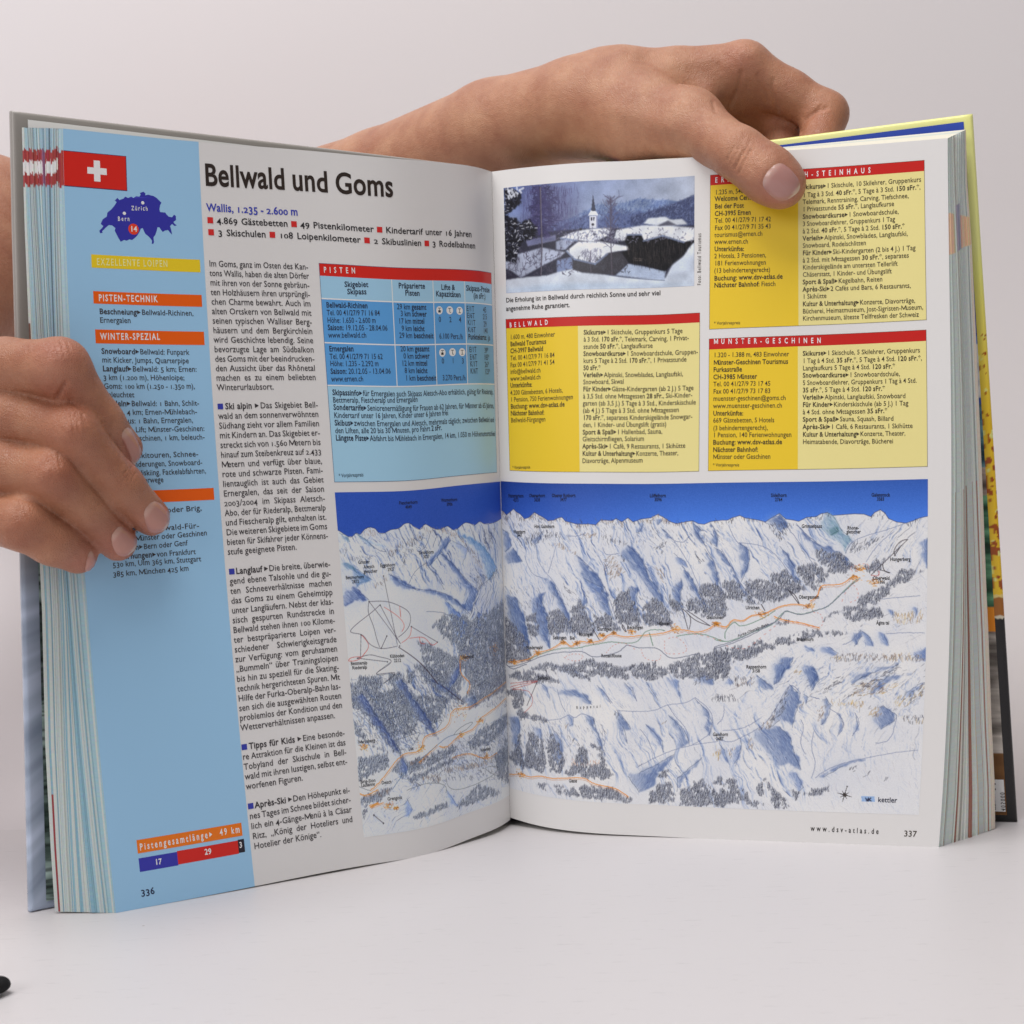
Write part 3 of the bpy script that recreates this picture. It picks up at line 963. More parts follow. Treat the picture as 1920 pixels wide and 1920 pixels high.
TT = [("{Skigebiet}", 880, 192, 1028, 193), ("{Skipass}", 897, 237, 1018, 238), ("{Präparierte}", 1215, 200, 1380, 203), ("{Pisten}", 1256, 245, 1348, 248), ("{Lifte &}", 1480, 210, 1565, 211), ("{Kapazitäten}", 1447, 250, 1602, 257), ("{Skipass-Preise}", 1634, 215, 1780, 228), ("{(in sFr.)}", 1680, 263, 1755, 268),
 ("{Bellwald-Richinen}", 767, 320, 1025, 325), ("Tel. 00 41/27/9 71 16 84", 770, 368, 1100, 370), ("Höhe: 1.650 - 2.600 m", 773, 415, 1075, 416), ("{Saison:} 19.12.05 - 28.04.06", 776, 460, 1148, 463), ("www.bellwald.ch", 780, 508, 1017, 507),
 ("29 km {gesamt}", 1205, 330, 1388, 334), ("3 km {schwer}", 1228, 373, 1390, 377), ("17 km {mittel}", 1215, 420, 1377, 420), ("9 km {leicht}", 1234, 465, 1377, 467), ("29 km {beschneit}", 1220, 508, 1432, 511),
 ("0", 1464, 410, 1480, 410), ("2", 1530, 411, 1545, 411), ("4", 1590, 412, 1605, 412), ("6.100 Pers./h", 1468, 513, 1615, 517), ("E/1T", 1637, 342, 1685, 345), ("45", 1740, 350, 1760, 351), ("E/6T", 1640, 385, 1688, 388), ("215", 1738, 393, 1764, 394), ("K/1T", 1643, 428, 1692, 431), ("29", 1743, 438, 1762, 439), ("K/6T", 1645, 472, 1694, 475), ("140", 1742, 480, 1768, 481), ("{Punktekarte:}", 1648, 518, 1762, 522), ("ja", 1770, 523, 1784, 524),
 ("{Ernergalen}", 785, 592, 938, 592), ("Tel. 00 41/27/9 71 15 62", 788, 640, 1118, 640), ("Höhe: 1.235 - 2.292 m", 791, 684, 1093, 684), ("{Saison:} 20.12.05 - 13.04.06", 794, 732, 1168, 730), ("www.ernen.ch", 798, 780, 998, 778),
 ("20 km {gesamt}", 1227, 592, 1407, 592), ("0 km {schwer}", 1246, 637, 1408, 637), ("12 km {mittel}", 1235, 682, 1395, 681), ("8 km {leicht}", 1253, 727, 1395, 727), ("1 km {beschneit}", 1258, 773, 1450, 773),
 ("0", 1483, 668, 1499, 668), ("1", 1548, 666, 1560, 666), ("3", 1607, 668, 1622, 668), ("3.270 Pers./h", 1488, 772, 1632, 772), ("E/1T", 1654, 597, 1699, 597), ("39*", 1748, 602, 1772, 602), ("E/6T", 1657, 643, 1701, 643), ("185*", 1746, 645, 1778, 645), ("K/1T", 1659, 686, 1705, 686), ("26*", 1750, 690, 1776, 690), ("K/6T", 1661, 730, 1708, 730), ("123*", 1751, 734, 1782, 734),
 ("{Skipassinfo▸} für Ernergalen auch Skipass Aletsch-Abo erhältlich, gültig für Riederalp,", 805, 863, 1803, 860), ("Bettmeralp, Fiescheralp und Ernergalen", 808, 910, 1335, 905), ("{Sondertarife▸} Seniorenermäßigung für Frauen ab 62 Jahren, für Männer ab 65 Jahren,", 812, 955, 1806, 945), ("Kindertarif unter 16 Jahren, Kinder unter 6 Jahren frei", 815, 1005, 1524, 988), ("{Skibus▸} zwischen Ernergalen und Aletsch, mehrmals täglich; zwischen Bellwald und", 819, 1052, 1808, 1032), ("den Liften, alle 20 bis 30 Minuten, pro Fahrt {2 sFr.}", 822, 1100, 1485, 1080), ("{Längste Piste▸} Abfahrt bis Mühlebach in Ernergalen, 14 km, 1.050 m Höhenunterschied", 826, 1145, 1815, 1118)]
for s, a, b, c, d in TT:
    page_line(mb, PL, Z5(a, b), Z5(c, d), s, 10, col=ink((36, 40, 56), "L"))
page_line(mb, PL, Z5(845, 1375), Z5(998, 1368), "* Vorjahrespreis", 6.8, col=ink((46, 56, 70), "L"))
for cx, cy in ((1469, 337), (1533, 337), (1594, 340), (1487, 600), (1550, 597), (1610, 597)):
    disc(mb, PL, *Z5(cx, cy), 1.72, (206, 202, 200), .08, 22, 1.0 if cx < 1500 else 1.05)
for k, (cx, cy) in enumerate(((1469, 337), (1533, 337), (1594, 340), (1487, 600), (1550, 597), (1610, 597))):
    (u,), (v,) = PL.inv(*[[q] for q in Z5(cx, cy)]); dk = (40, 38, 44)
    if k % 3 == 0:
        rect(mb, PL, u + .65, u - .65, v - .05, v + .95, dk, .1); rect(mb, PL, u + .12, u - .12, v - 1.0, v, dk, .1); rect(mb, PL, u + .8, u - .9, v - 1.05, v - .8, dk, .1)
    else:
        rect(mb, PL, u + .8, u - .8, v - .95, v - .7, dk, .1); rect(mb, PL, u + .14, u - .14, v - .9, v + .9, dk, .1); rect(mb, PL, u + (.1 if k % 3 == 1 else .6), u - .7, v + .75, v + 1.0, dk, .1)
tag(mb.build("price_table", M_PRINT, page_l), "blue table of pistes with a red heading bar")

# ---------------- page 337
Z7, Z8, Z9, Z10, Z11 = zt(920, 300, 4.5714), zt(1300, 280, 4), zt(920, 580, 4.5714), zt(1300, 620, 4), zt(1340, 1240, 4.5714)
mb = MB()
page_line(mb, PR, Z7(132, 1222), Z7(1458, 1158), "Die Erholung ist in Bellwald durch reichlich Sonne und sehr viel", 8.6, wt="m", col=BLACK_R)
page_line(mb, PR, Z7(133, 1295), Z7(680, 1260), "angenehme Ruhe garantiert.", 8.6, wt="m", col=BLACK_R)
tag(mb.build("caption", M_PRINT, page_r), "two-line caption under the photograph"); mb = MB()
(ua, ub), (va, vb) = PR.inv([1314.5, 1314.5], [534.5, 437.4])
put_text(mb, lambda x, y: PR.pos((ua + ub) / 2 - y, va - x, np.full(np.shape(x), TXT)), "Foto: Bellwald Tourismus", 0, va - vb, 1.45, mode="track", cond=.7, col=DARK_R)
tag(mb.build("photo_credit", M_PRINT, page_r), "tiny upright credit line beside the photograph"); mb = MB()
page_line(mb, PR, Z11(822, 1452), Z11(1405, 1480), "www.dsv-atlas.de", 9.5, mode="track", cond=.72, wt="m", col=BLACK_R)
tag(mb.build("web_address", M_PRINT, page_r), "spaced web address at the foot"); mb = MB()
page_line(mb, PR, Z11(1620, 1490), Z11(1732, 1495), "337", 11, wt="r", old=True, col=DARK_R)
tag(mb.build("page_number", M_PRINT, page_r), "page number 337")


def info(Z, quad, redl, div, title, tcap, left, right, foot, label):
    mb = MB()
    r = box(mb, PR, [Z(*p) for p in quad], (225, 204, 138), .03); ul, ur, vt, vb = r
    ud = PR.inv(*[[k] for k in Z(*div)])[0][0]; vr = PR.inv(*[[k] for k in Z(*redl)])[1][0]
    rect(mb, PR, ul, ud, vt, vb, (219, 183, 46), .045); rect(mb, PR, ul, ur, vt, vr, (182, 32, 28), .06)
    frame(mb, PR, r, (86, 70, 50), .08, .13)
    page_line(mb, PR, Z(*title[1]), Z(*title[2]), title[0], tcap, mode="track", cond=.64, wt="b", col=WHT_R)
    for s, a, b, c, d in left + right:
        page_line(mb, PR, Z(a, b), Z(c, d), s, 8.7, col=DARK_R)
    for s, a, b, c, d in foot:
        page_line(mb, PR, Z(a, b), Z(c, d), s, 5.6, col=DARK_R)
    tag(mb.build("info_box", M_PRINT, page_r), label)


info(Z9, [(133, 92), (1797, 20), (1783, 1375), (160, 1395)], (900, 138), (757, 900), ("BELLWALD", (163, 155), (492, 130)), 8.8,
 [("1.600 m, 480 Einwohner", 168, 258, 552, 233), ("{Bellwald Tourismus}", 170, 318, 478, 295), ("{CH-3997 Bellwald}", 170, 377, 452, 355), ("Tel. 00 41/27/9 71 16 84", 170, 438, 549, 410), ("Fax 00 41/27/9 71 41 54", 170, 498, 549, 470), ("info@bellwald.ch", 170, 555, 430, 540), ("www.bellwald.ch", 170, 615, 430, 598), ("{Unterkünfte:}", 170, 672, 358, 663), ("4.200 Gästebetten, 6 Hotels,", 170, 735, 620, 712), ("1 Pension, 750 Ferienwohnungen", 172, 793, 708, 770), ("{Buchung: www.dsv-atlas.de}", 173, 852, 636, 832), ("{Nächster Bahnhof:}", 173, 910, 462, 903), ("Bellwald-Fürgangen", 175, 970, 472, 960)],
 [("{Skikurse▸} 1 Skischule, Gruppenkurs 5 Tage", 797, 217, 1646, 203), ("à 3 Std. {170 sFr.*}, Telemark, Carving, 1 Privat-", 797, 277, 1700, 263), ("stunde {50 sFr.*}, Langlaufkurse", 795, 340, 1390, 330), ("{Snowboardkurse▸} 1 Snowboardschule, Gruppen-", 795, 400, 1778, 383), ("kurs 5 Tage à 2 Std. {170 sFr.*}, 1 Privatstunde", 795, 460, 1680, 447), ("{50 sFr.*}", 795, 522, 943, 520), ("{Verleih▸} Alpinski, Snowblades, Langlaufski,", 793, 582, 1650, 572), ("Snowboard, Skwal", 793, 643, 1143, 638), ("{Für Kinder▸} Gäste-Kindergarten (ab 2 J.) 5 Tage", 793, 703, 1740, 692), ("à 3,5 Std. ohne Mittagessen {28 sFr.}, Ski-Kinder-", 792, 765, 1730, 753), ("garten (ab 3,5 J.) 5 Tage à 3 Std., Kinderskischule", 790, 825, 1760, 815), ("(ab 4 J.) 5 Tage à 3 Std. ohne Mittagessen", 790, 887, 1616, 880), ("{170 sFr.*}, separates Kinderskigelände Snowgar-", 792, 948, 1730, 938), ("den, 1 Kinder- und Übungslift (gratis)", 790, 1010, 1508, 1003), ("{Sport & Spaß▸} 1 Hallenbad, Sauna,", 789, 1073, 1473, 1065), ("Gleitschirmfliegen, Solarium", 787, 1132, 1317, 1128), ("{Après-Ski▸} 1 Café, 9 Restaurants, 1 Skihütte", 787, 1193, 1670, 1187), ("{Kultur & Unterhaltung▸} Konzerte, Theater,", 787, 1255, 1610, 1250), ("Diavorträge, Alpenmuseum", 785, 1318, 1305, 1313)],
 [("* Vorjahrespreis", 188, 1368, 340, 1365)], "yellow box headed BELLWALD under the photograph")
info(Z8, [(128, 193), (1735, 80), (1748, 1288), (118, 1343)], (900, 222), (787, 800), ("ERNEN-MÜHLEBACH-STEINHAUS", (163, 250), (1330, 175)), 9.6,
 [("1.235 m, 540 Einwohner", 163, 340, 560, 322), ("{Welcome Center}", 160, 390, 470, 377), ("{Bei der Post}", 160, 445, 380, 438), ("{CH-3995 Ernen}", 160, 500, 433, 490), ("Tel. 00 41/27/9 71 17 42", 160, 552, 583, 540), ("Fax 00 41/27/9 71 35 43", 160, 607, 583, 593), ("tourismus@ernen.ch", 158, 660, 520, 648), ("www.ernen.ch", 158, 712, 412, 707), ("{Unterkünfte:}", 158, 765, 382, 763), ("2 Hotels, 3 Pensionen,", 156, 818, 547, 810), ("181 Ferienwohnungen", 158, 872, 546, 865), ("(13 behindertengerecht)", 155, 927, 578, 920), ("{Buchung: www.dsv-atlas.de}", 156, 985, 671, 970), ("{Nächster Bahnhof:} Fiesch", 156, 1037, 618, 1025)],
 [("{Skikurse▸} 1 Skischule, 10 Skilehrer, Gruppenkurs", 822, 300, 1710, 243), ("1 Tag à 3 Std. {40 sFr.*}, 5 Tage à 3 Std. {150 sFr.*},", 822, 360, 1705, 300), ("Telemark, Renntraining, Carving, Tiefschnee,", 820, 412, 1617, 365), ("1 Privatstunde {55 sFr.*}, Langlaufkurse", 820, 467, 1507, 425), ("{Snowboardkurse▸} 1 Snowboardschule,", 820, 523, 1542, 483), ("3 Snowboardlehrer, Gruppenkurs 1 Tag", 820, 577, 1513, 540), ("à 2 Std. {40 sFr.*}, 5 Tage à 2 Std. {150 sFr.*}", 820, 632, 1586, 592), ("{Verleih▸} Alpinski, Snowblades, Langlaufski,", 820, 686, 1610, 648), ("Snowboard, Rodelschlitten", 820, 740, 1297, 718), ("{Für Kinder▸} Ski-Kindergarten (2 bis 4 J.) 1 Tag", 820, 795, 1667, 755), ("à 2 Std. mit Mittagessen {30 sFr.*}, separates", 820, 850, 1618, 812), ("Kinderskigelände am untersten Tellerlift", 820, 903, 1533, 873), ("Chäserstatt, 1 Kinder- und Übungslift", 820, 957, 1488, 930), ("{Sport & Spaß▸} Kegelbahn, Reiten", 820, 1013, 1420, 990), ("{Après-Ski▸} 2 Cafés und Bars, 6 Restaurants,", 820, 1068, 1633, 1038), ("1 Skihütte", 820, 1122, 1000, 1115), ("{Kultur & Unterhaltung▸} Konzerte, Diavorträge,", 820, 1177, 1665, 1150), ("Bücherei, Heimatmuseum, Jost-Sigristen-Museum,", 820, 1232, 1725, 1200), ("Kirchenmuseum, älteste Tellfresken der Schweiz", 820, 1285, 1692, 1255)],
 [("* Vorjahrespreis", 155, 1315, 352, 1312)], "yellow box with its red heading half under the thumb")
info(Z10, [(118, 52), (1748, 2), (1756, 1030), (110, 1042)], (900, 114), (784, 600), ("MÜNSTER-GESCHINEN", (153, 100), (958, 92)), 9.6,
 [("1.320 - 1.388 m, 483 Einwohner", 152, 200, 718, 192), ("{Münster-Geschinen Tourismus}", 151, 256, 712, 248), ("{Furkastraße}", 150, 310, 366, 306), ("{CH-3985 Münster}", 149, 365, 478, 360), ("Tel. 00 41/27/9 73 17 45", 149, 418, 580, 413), ("Fax 00 41/27/9 73 17 83", 149, 473, 580, 468), ("muenster-geschinen@goms.ch", 149, 527, 695, 520), ("www.muenster-geschinen.ch", 148, 582, 667, 577), ("{Unterkünfte:}", 148, 637, 376, 636), ("669 Gästebetten, 5 Hotels", 148, 690, 608, 687), ("(3 behindertengerecht),", 148, 748, 560, 744), ("1 Pension, 140 Ferienwohnungen", 148, 800, 738, 797), ("{Buchung: www.dsv-atlas.de}", 147, 855, 667, 851), ("{Nächster Bahnhof:}", 147, 910, 487, 908), ("Münster oder Geschinen", 147, 963, 580, 961)],
 [("{Skikurse▸} 1 Skischule, 5 Skilehrer, Gruppenkurs", 820, 188, 1701, 163), ("1 Tag à 4 Std. {35 sFr.*}, 5 Tage à 4 Std. {120 sFr.*},", 820, 243, 1716, 222), ("Langlaufkurs 5 Tage à 4 Std. {120 sFr.*}", 820, 298, 1514, 283), ("{Snowboardkurse▸} 1 Snowboardschule,", 820, 352, 1551, 340), ("5 Snowboardlehrer, Gruppenkurs 1 Tag à 4 Std.", 820, 408, 1677, 390), ("{35 sFr.*}, 5 Tage à 4 Std. {120 sFr.*}", 820, 463, 1438, 450), ("{Verleih▸} Alpinski, Langlaufski, Snowboard", 820, 517, 1593, 505), ("{Für Kinder▸} Kinderskischule (ab 5 J.) 1 Tag", 820, 572, 1613, 560), ("à 4 Std. ohne Mittagessen {35 sFr.*}", 820, 628, 1455, 617), ("{Sport & Spaß▸} Sauna, Squash, Billard", 820, 682, 1503, 675), ("{Après-Ski▸} 1 Café, 6 Restaurants, 1 Skihütte", 820, 738, 1646, 730), ("{Kultur & Unterhaltung▸} Konzerte, Theater,", 820, 795, 1592, 786), ("Heimatabende, Diavorträge, Bücherei", 820, 850, 1500, 845)],
 [("* Vorjahrespreis", 147, 1018, 345, 1018)], "yellow box headed MÜNSTER-GESCHINEN above the panorama")

# digits beside the bar code
La = BR.La
put_text(BARS, lambda x, y: BR.pt(1 - (0.0056 - y) / La, 0.9832 - x / BR.Lb, np.full(np.shape(x), -0.0008)), "405000", 0, 0.0080, 0.0017, mode="track", cond=.8, col=ink((40, 36, 36), "R"))
put_text(BARS, lambda x, y: BR.pt(1 - (0.0090 - y) / La, 0.9540 - x / BR.Lb, np.full(np.shape(x), -0.0008)), "08", 0, 0.0034, 0.0019, mode="track", cond=.8, col=ink((40, 36, 36), "R"))
tag(BARS.build("barcode_sticker", M_END, cov_r), "white bar code sticker")


# ------------------------------------------------------------------ printed pictures: painted cell by cell on the sheet
class Canvas:
    def __init__(s, P, quad, res):
        s.P, s.res = P, res
        q = np.array(quad, float); U, V = P.inv(q[:, 0], q[:, 1])
        s.u0, s.u1 = (U[0] + U[3]) / 2, (U[1] + U[2]) / 2; s.v0, s.v1 = (V[0] + V[1]) / 2, (V[2] + V[3]) / 2
        s.nu = int(abs(s.u1 - s.u0) / res) + 1; s.nv = int(abs(s.v1 - s.v0) / res) + 1
        s.a = np.zeros((s.nv, s.nu, 3)); s.r = np.random.default_rng(5)

    def pts(s, p):
        p = np.array(p, float); U, V = s.P.inv(p[:, 0], p[:, 1])
        return np.stack([(U - s.u0) / (s.u1 - s.u0) * (s.nu - 1), (V - s.v0) / (s.v1 - s.v0) * (s.nv - 1)], -1)

    def mask(s, p, soft=0):
        """even-odd fill; returns (mask, slices)"""
        pad = int(soft * 2 + 2)
        x0, x1 = int(max(p[:, 0].min() - pad, 0)), int(min(p[:, 0].max() + pad, s.nu - 1)) + 1
        y0, y1 = int(max(p[:, 1].min() - pad, 0)), int(min(p[:, 1].max() + pad, s.nv - 1)) + 1
        if x1 <= x0 or y1 <= y0: return None, None
        X, Y = np.arange(x0, x1)[None] + .013, np.arange(y0, y1)[:, None] + .017
        m = np.zeros((y1 - y0, x1 - x0), bool); n = len(p)
        for i in range(n):
            (xa, ya), (xb, yb) = p[i], p[(i + 1) % n]
            if ya == yb: continue
            m ^= ((ya > Y) != (yb > Y)) & (X < (xb - xa) * (Y - ya) / (yb - ya) + xa)
        m = m.astype(float)
        for _ in range(2 if soft else 0):
            k = max(int(soft), 1)
            for ax in (0, 1):
                c = np.cumsum(np.pad(m, [(k + 1, k) if ax == 0 else (0, 0), (k + 1, k) if ax == 1 else (0, 0)]), ax)
                m = (np.take(c, np.arange(2 * k + 1, c.shape[ax]), ax) - np.take(c, np.arange(0, c.shape[ax] - 2 * k - 1), ax)) / (2 * k + 1)
        return m, (slice(y0, y1), slice(x0, x1))

    def blend(s, m, sl, col, alpha=1.0):
        a = (m * alpha)[..., None]; s.a[sl] = s.a[sl] * (1 - a) + np.asarray(col, float) * a

    def poly(s, p, col, alpha=1.0, soft=0, raw=False):
        m, sl = s.mask(p if raw else s.pts(p), soft)
        if m is not None: s.blend(m, sl, col, alpha)

    def line(s, q, col, wd, alpha=1.0):
        """q in cells; wd in mm"""
        h = max(wd / s.res / 2, 0.35); q = np.asarray(q, float)
        for (xa, ya), (xb, yb) in zip(q[:-1], q[1:]):
            x0, x1 = int(max(min(xa, xb) - h - 1, 0)), int(min(max(xa, xb) + h + 2, s.nu))
            y0, y1 = int(max(min(ya, yb) - h - 1, 0)), int(min(max(ya, yb) + h + 2, s.nv))
            if x1 <= x0 or y1 <= y0: continue
            X, Y = np.arange(x0, x1)[None], np.arange(y0, y1)[:, None]
            dx, dy = xb - xa, yb - ya; L = dx * dx + dy * dy + 1e-9
            t = np.clip(((X - xa) * dx + (Y - ya) * dy) / L, 0, 1)
            d = np.hypot(X - xa - t * dx, Y - ya - t * dy)
            s.blend(np.clip(h + .5 - d, 0, 1), (slice(y0, y1), slice(x0, x1)), col, alpha)

    def pline(s, p, col, wd, alpha=1.0, wig=0.0, dash=False):
        q = s.pts(p)
        if len(q) > 2:
            sp = Spl(np.arange(len(q)), q); t = np.linspace(0, len(q) - 1, len(q) * 8); q = sp(t)
        else:
            q = q[0] + (q[1] - q[0]) * np.linspace(0, 1, 24)[:, None]
        if wig: q = q + np.cumsum(s.r.normal(0, wig, q.shape), 0) * .2 + s.r.normal(0, wig, q.shape)
        if dash:
            for i in range(0, len(q) - 2, 3): s.line(q[i:i + 2], col, wd, alpha)
        else: s.line(q, col, wd, alpha)

    def hatch(s, p, cols, n_mm2, ang, lng, wd, jit=.35, alpha=.9, soft=0):
        """short strokes scattered inside an outline; ang in degrees clockwise from +x"""
        q = s.pts(p); m, sl = s.mask(q, soft)
        if m is None: return
        ys, xs = np.nonzero(m > .5)
        if not len(ys): return
        n = int(len(ys) * s.res ** 2 * n_mm2); idx = s.r.integers(0, len(ys), n)
        for i in idx:
            x, y = xs[i] + sl[1].start, ys[i] + sl[0].start
            a = math.radians(ang) + s.r.normal(0, jit); l = lng / s.res * s.r.uniform(.5, 1.2) / 2
            s.line([(x - l * math.cos(a), y - l * math.sin(a)), (x + l * math.cos(a), y + l * math.sin(a))], cols[s.r.integers(len(cols))], wd, alpha * s.r.uniform(.6, 1))

    def shade(s, p, col=(92, 116, 168), alpha=.85, ang=60, fade=True, soft=1, edge=True):
        """blue snow shadow: firm along the lee ridge, thinning out up the slope, streaked along ang"""
        q0 = s.pts(p); q = []
        for b0, b1 in zip(q0, np.roll(q0, -1, 0)):
            L = max(int(np.hypot(*(b1 - b0)) / 5), 1); nn = (b1 - b0)[::-1] * [-1, 1] / (np.hypot(*(b1 - b0)) + 1e-9); ph = s.r.uniform(0, 6); am = min(L * .45, 4.5) * s.r.uniform(-1, 1)
            for i in range(L): q.append(b0 + (b1 - b0) * i / L + nn * (am * math.sin(math.pi * i / L) + s.r.normal(0, 1.5) + 1.2 * math.sin(i * 1.3 + ph)))
        q = np.array(q); m, sl = s.mask(q, soft)
        if m is None: return
        hh, ww = m.shape; seed = int(abs(q[0, 0]) * 7 + abs(q[0, 1])) % 9999
        n = vnoise(m.shape, 12, seed, 4); a = math.radians(ang)
        Y, X = np.mgrid[0:hh, 0:ww]; t = X * -math.sin(a) + Y * math.cos(a) + 3 * n
        st = np.interp(t.ravel(), np.linspace(t.min(), t.max(), 160), vnoise((160, 1), 2.0, hh * 31 + ww, 3)[:, 0]).reshape(m.shape)
        ms = m > .4; c = np.cumsum(ms, 1); tot = np.maximum(c[:, -1:], 1); pos = c / tot
        k = (.34 + .80 * pos ** 1.3) * (.62 + .5 * n) * (.55 + .7 * st) * 1.25
        # a wider, paler wash first, so the shadow has no cut edge on its upper side
        m2, sl2 = s.mask(q + np.array([-3.0, -1.0]), 6)
        s.blend(m2, sl2, np.array(col) * .35 + np.array([190, 198, 216]) * .65, .42)
        s.blend(m * np.clip(k, 0, 1), sl, col, alpha)
        if edge:
            s.hatch(p, [(66, 80, 128), (90, 110, 160), (160, 176, 208), (206, 210, 222)], 1.0, ang, 1.7, .15, .22, .55)
            d = np.array(col) * .62
            for b0, b1 in zip(q0, np.roll(q0, -1, 0)):
                if b1[1] > b0[1] + 2 and abs(b1[0] - b0[0]) < abs(b1[1] - b0[1]) * 2.2:
                    L = max(int(np.hypot(*(b1 - b0)) / 5), 1); tt = np.linspace(0, 1, L + 1)[:, None]
                    s.line(b0 * (1 - tt) + b1 * tt + s.r.normal(0, .7, (L + 1, 2)), d, .16, .7)

    def build(s, mb, side, lift=.05):
        A, B = np.meshgrid(np.linspace(s.u0, s.u1, s.nu), np.linspace(s.v0, s.v1, s.nv), indexing="ij")
        A = np.clip(A, 0.02, s.P.W)
        P = s.P.pos(A, B, np.full_like(A, lift))
        mb.add(P, grid_faces(s.nu, s.nv, s.P.side == "L"), ink(np.clip(s.a, 8, 252), side).transpose(1, 0, 2).reshape(-1, 3))
        return mb


def tr(z, p): return [z(*q) for q in p]


SNOW = (200, 200, 208); SKY_L = (40, 70, 152); SKY_R = (54, 96, 186)
INKC = [(58, 58, 70), (78, 80, 94), (96, 98, 112), (42, 44, 58)]
FORC = INKC + [(150, 154, 168), (196, 198, 204)]
BRN = [(140, 112, 92), (100, 84, 80), (176, 150, 122), (86, 78, 84)]
YEL = [(196, 160, 88), (170, 130, 80), (120, 100, 90), (206, 186, 140)]
ORG = [(214, 140, 40), (196, 110, 30), (226, 168, 80), (150, 90, 50)]


def forest(cv, z, p, ang=60, dark=.72, seedcol=None):
    q = tr(z, p); c = cv.pts(q); sp = []
    for a, b in zip(c, np.roll(c, -1, 0)):           # ragged outline
        n = max(int(np.hypot(*(b - a)) / 3), 1)
        for i in range(n): sp.append(a + (b - a) * i / n + cv.r.normal(0, 2.4, 2))
    sp = np.array(sp); sp = sp.mean(0) + (sp - sp.mean(0)) * 1.16
    m, sl = cv.mask(sp, 1)
    if m is None: return
    n = vnoise(m.shape, 8, len(sp) * 13 + int(abs(c[0, 0])), 4)
    m = m * np.clip((n - .26) * 6, 0, 1); cv.blend(m * np.clip(.35 + .8 * n, 0, 1), sl, seedcol or (86, 92, 114), dark)
    ys, xs = np.nonzero(m > .3)
    if not len(ys): return
    for i in cv.r.integers(0, len(ys), int(len(ys) * cv.res ** 2 * 3.6)):      # one small tree at a time: dark flank, snowy tip
        x, y = xs[i] + sl[1].start, ys[i] + sl[0].start; l = cv.r.uniform(2.2, 5.0); t = cv.r.normal(0, .8)
        dk = INKC[cv.r.integers(4)]
        cv.line([(x, y - l * .5), (x + t, y + l * .5)], dk, .22, .85); cv.line([(x - .8, y - l * .55), (x - 1 + t, y + l * .1)], (206, 208, 214), .15, .75)


def village(cv, z, x, y, r, n=46):
    c = cv.pts([z(x, y), z(x + r, y)]); R = abs(c[1, 0] - c[0, 0])
    for _ in range(n):
        a, b = cv.r.normal(0, .5, 2); p = c[0] + np.array([a * R, b * R * .62]); t = cv.r.uniform(-.5, .6)
        l = cv.r.uniform(1, 3.2)
        cv.line([p, p + l * np.array([math.cos(t), math.sin(t)])], ORG[cv.r.integers(4)], .2, .9)
    for _ in range(n // 5):
        a, b = cv.r.normal(0, .5, 2); p = c[0] + np.array([a * R, b * R * .6])
        cv.line([p, p + cv.r.normal(0, 2, 2)], (80, 60, 54), .16, .8)


def rocks(cv, sky, z, lo, hi, depth, cols, dens=2.2, ang=90):
    """rock faces hanging under the skyline between two x limits"""
    p = [q for q in sky if lo <= q[0] <= hi]
    if len(p) < 2: return
    b = [(x, y + depth * (.6 + .4 * math.sin(x * .05))) for x, y in reversed(p)]
    cv.hatch(tr(z, [(x, y + 3) for x, y in p] + b), cols, dens, ang, 1.3, .16, .3, .85)


def skyline(cv, z, sk, col, x_lo, x_hi, y_top):
    q = [z(x_lo, y_top)] + tr(z, sk) + [z(x_hi, y_top)]
    cv.poly(q, col, 1.0)


def airy(cv):
    """loose brush texture of the painted snow"""
    H, W = cv.a.shape[:2]; lum = cv.a.mean(2); cols = [(150, 164, 196), (176, 186, 210), (120, 132, 168), (222, 222, 228), (168, 160, 164)]
    n1 = vnoise((H, W), 34, 77, 3)
    for _ in range(int(H * W * cv.res ** 2 * .34)):
        x, y = cv.r.integers(W), cv.r.integers(H)
        if lum[y, x] < 165 or n1[y, x] < .44: continue
        a = math.radians(62 + 40 * (n1[y, x] - .5)) + cv.r.normal(0, .3); l = cv.r.uniform(2.5, 9)
        cv.line([(x - l * math.cos(a), y - l * math.sin(a)), (x + l * math.cos(a), y + l * math.sin(a))], cols[cv.r.integers(5)], .17, cv.r.uniform(.08, .34))
    cv.a += cv.r.normal(0, 3.0, (H, W, 1))


def lattice(x, y, seed):
    g = np.random.default_rng(seed).random((257, 257)); xi, yi = np.floor(x).astype(int), np.floor(y).astype(int); fx, fy = x - xi, y - yi
    fx, fy = fx * fx * fx * (fx * (fx * 6 - 15) + 10), fy * fy * fy * (fy * (fy * 6 - 15) + 10)
    a, b = xi % 257, yi % 257; a1, b1 = (xi + 1) % 257, (yi + 1) % 257
    return (g[b, a] * (1 - fx) + g[b, a1] * fx) * (1 - fy) + (g[b1, a] * (1 - fx) + g[b1, a1] * fx) * fy


